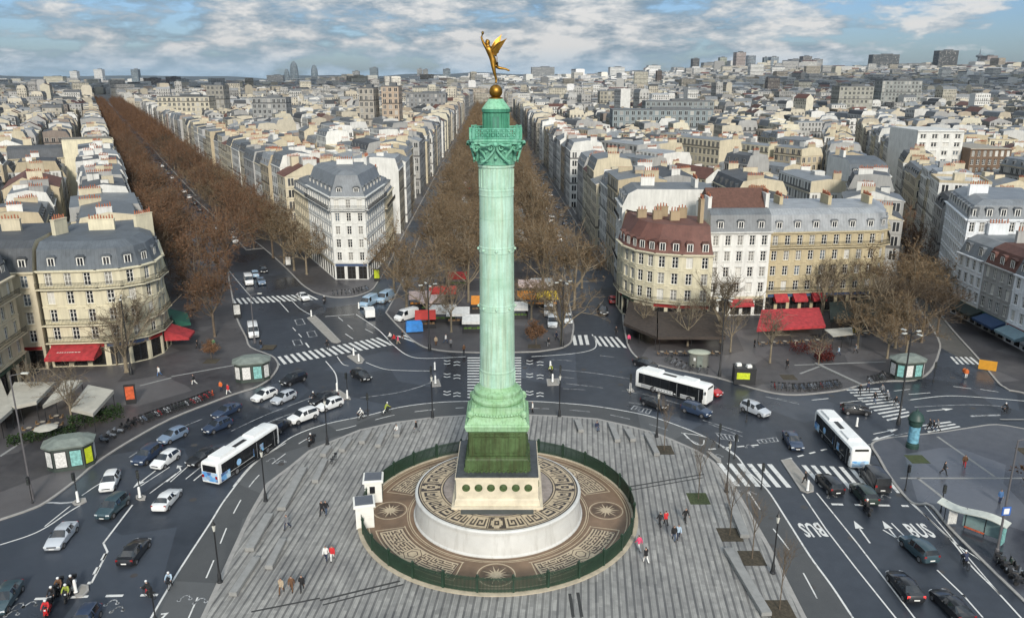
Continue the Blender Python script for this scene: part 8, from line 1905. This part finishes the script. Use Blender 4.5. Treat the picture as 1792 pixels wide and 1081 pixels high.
def kiosk(c, lab, rot, scale=1.0, faces=(0, 1, 2), w=5.0, d=3.4, h=2.9):
	t = thing('news_kiosk', lab, 'kiosk', at(*c, .13), rot, 'green newspaper kiosks'); t.scale = (scale,) * 3
	k = .9; poly = [(-w / 2 + k, -d / 2), (w / 2 - k, -d / 2), (w / 2, -d / 2 + k), (w / 2, d / 2 - k), (w / 2 - k, d / 2), (-w / 2 + k, d / 2), (-w / 2, d / 2 - k), (-w / 2, -d / 2 + k)]
	b = MB(); b.prism(poly, 0, h, 0); b.build('wall', kios_m, t)
	ex = lambda f: [(x * f, y * (1 + (f - 1) * 1.3)) for x, y in poly]
	b = MB(); b.prism(ex(1.12), h, h + .18, 0, None, True); lo, hi = ex(1.1), ex(.62)
	for i in range(8): j = (i + 1) % 8; b.face([(*lo[i], h + .181), (*lo[j], h + .181), (*hi[j], h + .75), (*hi[i], h + .75)])
	b.face([(*p, h + .75) for p in hi]); b.build('roof', kroof_m, t)
	pi = 0
	for i in range(8):
		p, q = poly[i], poly[(i + 1) % 8]; L, u, nn = edge_frame(p, q); mid = Vector(((p[0] + q[0]) / 2, (p[1] + q[1]) / 2, 0)); ang = math.atan2(u.y, u.x)
		n = 2 if L > 2.4 else 1
		for e in range(n):
			m_ = mid + u * ((e + .5) / n - .5) * L + nn * .03; b = MB(); b.box(m_.x, m_.y, .55, L / n * .72, .05, 1.9, ang); pn = b.build('poster_panel', poster[(faces[pi % len(faces)])], t); pi += 1
			f = MB(); mm = m_ - nn * .012; f.box(mm.x, mm.y, .45, L / n * .82, .05, 2.1, ang); f.build('panel_frame', trim_m, pn)
	return t
kiosk((127, 812), 'green news kiosk with lime poster at the lower left kerb', .35, 1.05, (1, 2, 0)); kiosk((443, 662), 'green news kiosk at the left end of the big zebra crossing', .28, 1.05, (1, 2, 1)); kiosk((1585, 658), 'dark news kiosk beside the upper right zebra crossing', .2, 1.0, (1, 2, 1, 4))
# public toilet, ticket stands
t = thing('public_toilet', 'grey-green oval public toilet on the right pavement', 'toilet', at(1222, 640, .13), -.15); b = MB()
b.lathe([(1.2, 0), (1.2, 2.3)], 24); ob = b.build('wall', mat('toilet_grey', (.16, .165, .145), .5), t); ob.scale = (1.35, .85, 1); b = MB(); b.lathe([(1.2, 2.3), (1.38, 2.36), (1.38, 2.5), (1.2, 2.62), (.3, 2.7)], 24); ob = b.build('roof', mat('toilet_roof', (.34, .36, .29), .6), t); ob.scale = (1.35, .9, 1)
b = MB(); b.box(.1, -1.06, .05, .95, .08, 2.05); b.build('door', kroof_m, t); b = MB(); b.box(-.75, -.95, 1.2, .35, .05, .5, -.45); b.build('sign', post_w, t)
t = thing('skip', 'black crate-like kiosk with yellow posters on the right pavement', 'kiosk', at(1301, 668, .13), -.12); t.name = 'poster_kiosk'; b = MB(); b.box(0, 0, 0, 3.3, 2.4, 2.5); b.build('body', iron_m, t)
b = MB(); b.box(0, 0, 2.5, 3.4, 2.5, .12); b.build('rim', trim_m, t); b = MB(); b.box(-.3, -1.22, .9, 2.0, .05, 1.05); b.build('poster_panel', poster[0], t); b = MB(); b.box(1.67, -.2, .3, .05, 1.3, 1.5); b.build('poster_panel', poster[0], t)
for x, y in ((-.9, .3), (.6, -.3)): b = MB(); b.box(x, y, 2.62, .8, .7, .4, .3, 0, (.9, .8)); b.build('bundle', white_p, t)
def advert(c, lab, kind, m_, rot=0):
	t = thing('advert_panel' if kind == 'panel' else 'poster_column', lab, 'advert', at(*c, .13), rot)
	if kind == 'panel':
		b = MB(); b.box(0, 0, 0, 1.35, .3, .5); b.box(0, 0, .5, 1.5, .28, 2.5); b.build('frame', iron_m, t); b = MB(); b.box(0, -.16, .75, 1.2, .05, 2.0); b.build('poster', m_, t); b = MB(); b.box(0, .16, .75, 1.2, .05, 2.0); b.build('poster', m_, t)
	else:
		b = MB(); b.lathe([(.78, 0), (.78, .5), (.66, .6), (.64, 3.1), (.82, 3.2), (.85, 3.75), (1.0, 3.85), (1.02, 4.0), (.95, 4.1), (.8, 4.55), (.45, 4.95), (.12, 5.1), (.08, 5.4), (.01, 5.5)], 28); b.build('column_body', mat('column_green', (.02, .05, .042), .5), t)
		b = MB(); b.lathe([(.67, .75), (.67, 3.0)], 28); b.build('poster', m_, t)
	return t
advert((1596, 782), 'green domed poster column with pale blue poster at the right', 'col', poster[4]); advert((230, 706), 'orange and white advertising panel on the left pavement', 'panel', poster[3], .25); advert((416, 556), 'white advertising panel at the corner of the left boulevard', 'panel', poster[1], .2); advert((505, 468), 'white lit advertising panel under the trees of the left boulevard', 'panel', poster[1], .3); advert((1105, 570), 'pale advertising panel with yellow sign at the brown terrace', 'panel', poster[1], -.3); advert((660, 492), 'yellow advertising panel beside the white corner house', 'panel', poster[0], .1)
# metro entrance canopy-like sign with orange board
t = thing('hoarding', 'orange board fence at the right street corner', 'board', at(1727, 648, .13), -.5); b = MB(); b.box(0, 0, .1, 2.6, .12, 1.6); b.build('board', mat('orange_board', (.55, .26, .02), .7), t); b = MB(); b.box(-1.2, .1, 0, .1, .1, 1.7); b.build('post', trim_m, t)
# bus shelter
t = thing('bus_shelter', 'bus shelter with wavy pale roof at the right pavement', 'bus shelter', at(1697, 932, .13), -.86); t.scale = (.74, .74, .9); b = MB(); n = 14
for k in range(n):
	x0, x1 = -4.6 + 9.2 * k / n, -4.6 + 9.2 * (k + 1) / n; z0, z1 = 2.7 + .25 * math.sin(x0 * .7), 2.7 + .25 * math.sin(x1 * .7)
	b.faces([(x0, -.9, z0), (x1, -.9, z1), (x1, .9, z1 + .1), (x0, .9, z0 + .1), (x0, -.9, z0 - .1), (x1, -.9, z1 - .1), (x1, .9, z1), (x0, .9, z0)], [(0, 1, 2, 3), (7, 6, 5, 4), (0, 4, 5, 1), (2, 6, 7, 3)])
b.build('roof', mat('shelter_roof', (.50, .52, .47), .5), t)
for x in (-3.8, -1, 1.6, 4): b = MB(); b.tube((x, .6, 0), (x, .6, 2.7), .06, .06, 8); b.build('post', iron_m, t)
b = MB(); b.box(1.2, .62, .3, 5.0, .04, 2.0); b.build('glass_wall', mat('shelter_glass', (.20, .30, .30), .1), t); b = MB(); b.box(-2.6, .2, .2, 1.3, .16, 2.0, .9); b.build('advert_case', poster[1], t); b = MB(); b.box(4.2, 0, .2, .12, 1.3, 2.1); b.build('advert_case', poster[2], t); b = MB(); b.box(.4, .2, .45, 2.6, .4, .07); b.build('bench', poster[3], t)
t = thing('bus_stop_sign', 'blue and white bus sign on the pole at the right', 'sign', at(1742, 980, .13) + Vector((0, -.2, 0)), .1); b = MB(); b.box(0, 0, 5.2, .9, .08, .9); b.build('plate', mat('sign_blue', (.04, .12, .4), .4), t); b = MB(); b.box(0, -.045, 5.35, .55, .03, .6); b.build('symbol', post_w, t)
# café terraces: canopy, posts, tables and chairs
def canopy(poly, zf, zb, m_, lab, val=.5, name='terrace_canopy', posts=True):
	"""flat-sloping canopy; poly = front-left, front-right, back-right, back-left ground points"""
	fl_, fr, br, bl = [Vector((p[0], p[1], 0)) for p in poly]; c_ = (fl_ + fr + br + bl) / 4; t = thing(name, lab, 'canopy', (c_.x, c_.y, .13)); b = MB()
	V_ = lambda p, z: (p.x - c_.x, p.y - c_.y, z); n = 6
	for k in range(n):
		a, d = k / n, (k + 1) / n; f0, f1, k0, k1 = fl_.lerp(fr, a), fl_.lerp(fr, d), bl.lerp(br, a), bl.lerp(br, d); dz = .06 * math.sin(k * 2.1)
		b.face([V_(f0, zf), V_(f1, zf), V_(k1, zb), V_(k0, zb)]); b.face([V_(k0, zb - .05), V_(k1, zb - .05), V_(f1, zf - .05), V_(f0, zf - .05)]); b.face([V_(f0, zf - val), V_(f1, zf - val), V_(f1, zf), V_(f0, zf)])
	for a, k in ((fl_, bl), (br, fr)): za, zk = (zf, zb) if a is fl_ else (zb, zf); b.face([V_(a, za), V_(k, zk), V_(k, zk - val), V_(a, za - val)])
	b.build('canvas', m_, t)
	if posts:
		for p in (fl_, fr, br, bl, fl_.lerp(fr, .5)): q = p.lerp(c_, .06); b = MB(); b.tube(V_(q, 0), V_(q, zf - .05), .05, .05, 6); b.build('post', iron_m, t)
	return t
GT = 'café terrace canopies'
canopy(P((-12, 790), (28, 752), (8, 700), (-60, 730)), 3.0, 3.4, cream_c, 'cream canvas canopy at the left picture edge'); canopy(P((10, 752), (70, 738), (102, 706), (32, 706)), 3.0, 3.3, cream_c, 'large cream canvas canopy on the left terrace'); canopy(P((128, 748), (168, 758), (205, 722), (160, 712)), 2.8, 3.4, cream_c, 'smaller cream canvas canopy behind the green hedge'); canopy(P((80, 742), (122, 722), (150, 700), (118, 700)), 2.7, 3.1, cream_c, 'narrow cream canopy between the two larger ones on the left')
canopy(P((1090, 590), (1148, 616), (1148, 578), (1100, 553)), 2.7, 3.6, dkbrown_c, 'dark brown terrace canopy at the left of the rounded house'); canopy(P((1150, 616), (1268, 616), (1262, 578), (1150, 578)), 2.7, 3.6, dkbrown_c, 'long dark brown terrace canopy in front of the rounded house')
canopy(P((1322, 602), (1442, 595), (1430, 571), (1330, 575)), 2.7, 3.7, red_c, 'large red canopy of the terrace before the cream houses'); canopy(P((1450, 586), (1560, 576), (1548, 553), (1448, 558)), 2.9, 3.4, dkgreen_c, 'dark green terrace canopy right of the red one')
t = canopy(P((1455, 612), (1490, 608), (1488, 596), (1440, 600)), 2.4, 2.5, cream_c, 'flat cream parasol canopy before the green terrace', .15)
p0, p1 = at(1462, 588, .13), at(1506, 583, .13); t2 = thing('name_board', 'dark board with gold lettering under the green canopy', 'sign', (p0 + p1) / 2 + Vector((0, -.3, 0)), math.atan2((p1 - p0).y, (p1 - p0).x)); b = MB(); b.box(0, 0, .1, 6.4, .12, 1.5); b.build('board', dkgreen_c, t2)
b = MB(); rr = random.Random(3); x = -2.7
for k in range(8): w_ = rr.uniform(.3, .5); b.box(x, -.075, .45, w_ * .3, .03, .8); b.box(x + w_ * .4, -.075, .45 + .3 * (k % 3), w_ * .6, .03, .14); b.box(x + w_ * .65, -.075, .45, w_ * .25, .03, .55); x += w_ + .28
b.build('gold_lettering', mat('gold_paint', (.45, .34, .08), .4), t2)
def table_proto():
	r_ = link('cafe_table', None); b = MB(); b.lathe([(.35, .72), (.35, .76)], 14); b.build('table_top', mat('table_top', (.3, .27, .22), .5), r_); b = MB(); b.tube((0, 0, 0), (0, 0, .72), .03); b.lathe([(.22, 0), (.2, .04)], 10); b.build('leg', iron_m, r_); return r_
def chair_proto():
	r_ = link('cafe_chair', None); b = MB(); b.box(0, 0, .43, .42, .42, .04); b.build('seat', mat('rattan', (.25, .16, .08), .7), r_); b = MB(); b.box(0, -.2, .48, .42, .04, .42); b.build('backrest', M['rattan'], r_)
	for x in (-.18, .18):
		for y in (-.18, .18): b = MB(); b.tube((x, y, 0), (x, y, .43), .016, .016, 5); b.build('leg', iron_m, r_)
	return r_
TB, CH = table_proto(), chair_proto(); nt_ = 0
for (x0, y0, x1, y1, rows, cols_, where) in ((40, 762, 112, 730, 2, 3, 'on the left cream terrace'), (1150, 622, 1262, 622, 1, 7, 'before the long brown terrace'), (1325, 606, 1440, 600, 1, 6, 'before the red canopy'), (1462, 594, 1545, 586, 1, 4, 'under the green terrace canopy'), (130, 632, 215, 626, 1, 4, 'under the long red awning')):
	i = 0
	for r_ in range(rows):
		for k in range(cols_):
			i += 1; px_, py_ = x0 + (x1 - x0) * (k + .5) / cols_, y0 + (y1 - y0) * (k + .5) / cols_ + r_ * 13; p = at(px_, py_, .13)
			o = dup(TB, p, 0, '%s round café table from the left %s' % (ordinal(i), where), 'café tables'); o['category'] = 'table'
			for s_ in (-1, 1): o = dup(CH, p + Vector((s_ * .62, .1 * s_, 0)), s_ * PI / 2, 'rattan chair on the %s side of the %s café table %s' % ('left' if s_ < 0 else 'right', ordinal(i), where), 'café chairs'); o['category'] = 'chair'
drop(TB); drop(CH)
t = thing('parasol', 'round pale parasol over the left terrace tables', 'parasol', at(85, 775, .13)); b = MB(); b.tube((0, 0, 0), (0, 0, 2.6), .03); b.build('pole', iron_m, t); b = MB(); b.lathe([(1.5, 2.2), (.8, 2.45), (.02, 2.62)], 8, 0, 0, 0, False); b.build('shade', cream_c, t)
# market stalls down the promenade
STC = {'white': mat('white_canvas', (.60, .60, .58), .8, var=.15), 'red': mat('market_red', (.48, .05, .04), .75, var=.15), 'orange': mat('market_orange', (.58, .22, .03), .75), 'yellow': mat('market_yellow', (.62, .44, .03), .75), 'striped': mat('market_stripe', (.50, .40, .38), .8, var=.4, scale=2)}
goods = [mat('goods_green', (.08, .15, .03), .8, var=.5, scale=6), mat('goods_orange', (.5, .2, .03), .8, var=.5, scale=6), mat('goods_brown', (.2, .12, .06), .8, var=.5, scale=6)]
def stall(p, ang, c_, lab, L=5.0, D=3.0, grp='market stalls'):
	t = thing('market_stall', lab, 'market stall', (p.x, p.y, .13), ang, grp); b = MB(); b.face([(-L / 2, -D / 2, 2.4), (L / 2, -D / 2, 2.4), (L / 2, D / 2, 3.0), (-L / 2, D / 2, 3.0)]); b.face([(-L / 2, D / 2, 2.96), (L / 2, D / 2, 2.96), (L / 2, -D / 2, 2.36), (-L / 2, -D / 2, 2.36)])
	b.face([(-L / 2, -D / 2, 1.9), (L / 2, -D / 2, 1.9), (L / 2, -D / 2, 2.4), (-L / 2, -D / 2, 2.4)])
	for x in (-L / 2, L / 2): b.face([(x, -D / 2, 2.4), (x, D / 2, 3.0), (x, D / 2, 2.6), (x, -D / 2, 1.95)])
	b.build('awning', STC[c_], t)
	for x in (-L / 2 + .1, L / 2 - .1):
		for y, z in ((-D / 2 + .1, 2.38), (D / 2 - .1, 2.95)): b = MB(); b.tube((x, y, 0), (x, y, z), .03, .03, 5); b.build('post', iron_m, t)
	b = MB(); b.box(0, -.4, 0, L * .9, 1.0, .8); b.build('counter', trim_m, t); b = MB(); rr = random.Random(int(p.x * 10))
	for k in range(5): b.box(-L * .36 + k * L * .18, -.4, .8, L * .15, .9, rr.uniform(.08, .25), 0, 0, (.9, .8))
	b.build('goods', goods[rr.randrange(3)], t); return t
for c, col_, lab, a, L in (((775, 562), 'white', 'white market stall nearest left of the column', .05, 5.5), ((802, 566), 'white', 'white market stall with goods, second from the column on its left', .04, 4.5), ((735, 536), 'striped', 'pale striped stall behind the long white van', .1, 4.5), ((908, 556), 'white', 'white market stall at the right foot of the column', .02, 3.6), ((948, 512), 'white', 'white stall behind the yellow one', .03, 5), ((830, 580), 'white', 'white market stall right behind the column', .02, 4.5), ((757, 543), 'striped', 'pale pink striped market stall left of the column', .1, 5), ((775, 527), 'red', 'red market stall left of the column', .05, 6), ((925, 536), 'orange', 'orange-red market stall right of the column', .03, 4.8), ((957, 536), 'yellow', 'yellow market stall right of the orange one', .03, 4.6), ((840, 545), 'orange', 'orange market stall just left of the column foot', .03, 3.6), ((800, 500), 'red', 'small red market stall deeper left of the column', .05, 4.5), ((745, 572), 'red', 'red and white low stall behind the blue tarpaulin', .1, 4.0), ((930, 515), 'striped', 'pale striped stall behind the orange one', 0, 6)):
	stall(at(*c, .13), a, col_, lab, L)
rs = random.Random(8)
for off, sd_ in ((-9, 'left'), (-1, 'middle'), (8, 'right')):
	for k in range(22):
		if rs.random() < .12: continue
		p = O2 + B2 * (34 + k * 9.5 + rs.uniform(-1, 1)) + B2N * (off + rs.uniform(-.6, .6)); stall(p, math.atan2(B2.y, B2.x) - PI / 2 + PI / 2 * rs.choice((0, 0, 1)), rs.choice(['white', 'white', 'striped', 'striped', 'red']), 'market stall %s in the %s row, %s from the square' % (rs.choice(['']) or 'under trees', sd_, ordinal(k + 1)), 5.4, 3.4, 'market stalls under the trees')
# parapets and low rails by the right crossing
rl = thing('guard_rail', 'long low stone edge leading to the upper right zebra crossing', 'kerb', (0, 0, 0)); b = MB(); pts = P((1427, 638), (1508, 676));
for a, c_ in zip(pts, pts[1:]): L, u, nn = edge_frame((a.x, a.y), (c_.x, c_.y)); m_ = (a + c_) / 2; b.box(m_.x, m_.y, .13, L, .5, .22, math.atan2(u.y, u.x))
b.build('stone_edge', bench_m, rl)
for k, q in enumerate((((1640, 765), (1740, 835)), ((1750, 735), (1792, 735)), ((1575, 838), (1800, 838)), ((1606, 838), (1660, 880)))):
	o = MB(); ribbon(o, P(*q), .35, .139); tag(o.build('path', bench_m), ('pale paving joint across the lower right pavement', 'short pale joint at the right picture edge', 'long pale joint towards the right picture edge', 'slanting pale joint behind the bus shelter')[k], 'joint', kind='structure')
jl = MB()
for q in (((300, 660), (410, 640)), ((0, 800), (60, 760)), ((1390, 640), (1550, 634)), ((1400, 655), (1440, 640)), ((245, 676), (300, 662))): ribbon(jl, P(*q), .4, .139)
tag(jl.build('path', bench_m), 'pale joints across the pavements', 'joint', kind='structure')
# haze
if HAZE > 0:
	mt = bpy.data.materials.new('haze'); mt.use_nodes = True; nt = mt.node_tree; nt.nodes.clear(); out = nt.nodes.new('ShaderNodeOutputMaterial'); pv = nt.nodes.new('ShaderNodeVolumePrincipled'); pv.inputs['Color'].default_value = (.70, .82, .95, 1); pv.inputs['Density'].default_value = HAZE; pv.inputs['Anisotropy'].default_value = .2
	nt.links.new(pv.outputs[0], out.inputs['Volume']); b = MB(); b.box(0, 4520, -8, 19000, 9240, 190); o = b.build('haze', mt); tag(o, 'thin bluish air between the square and the skyline', 'haze', kind='stuff'); o.display_type = 'WIRE'
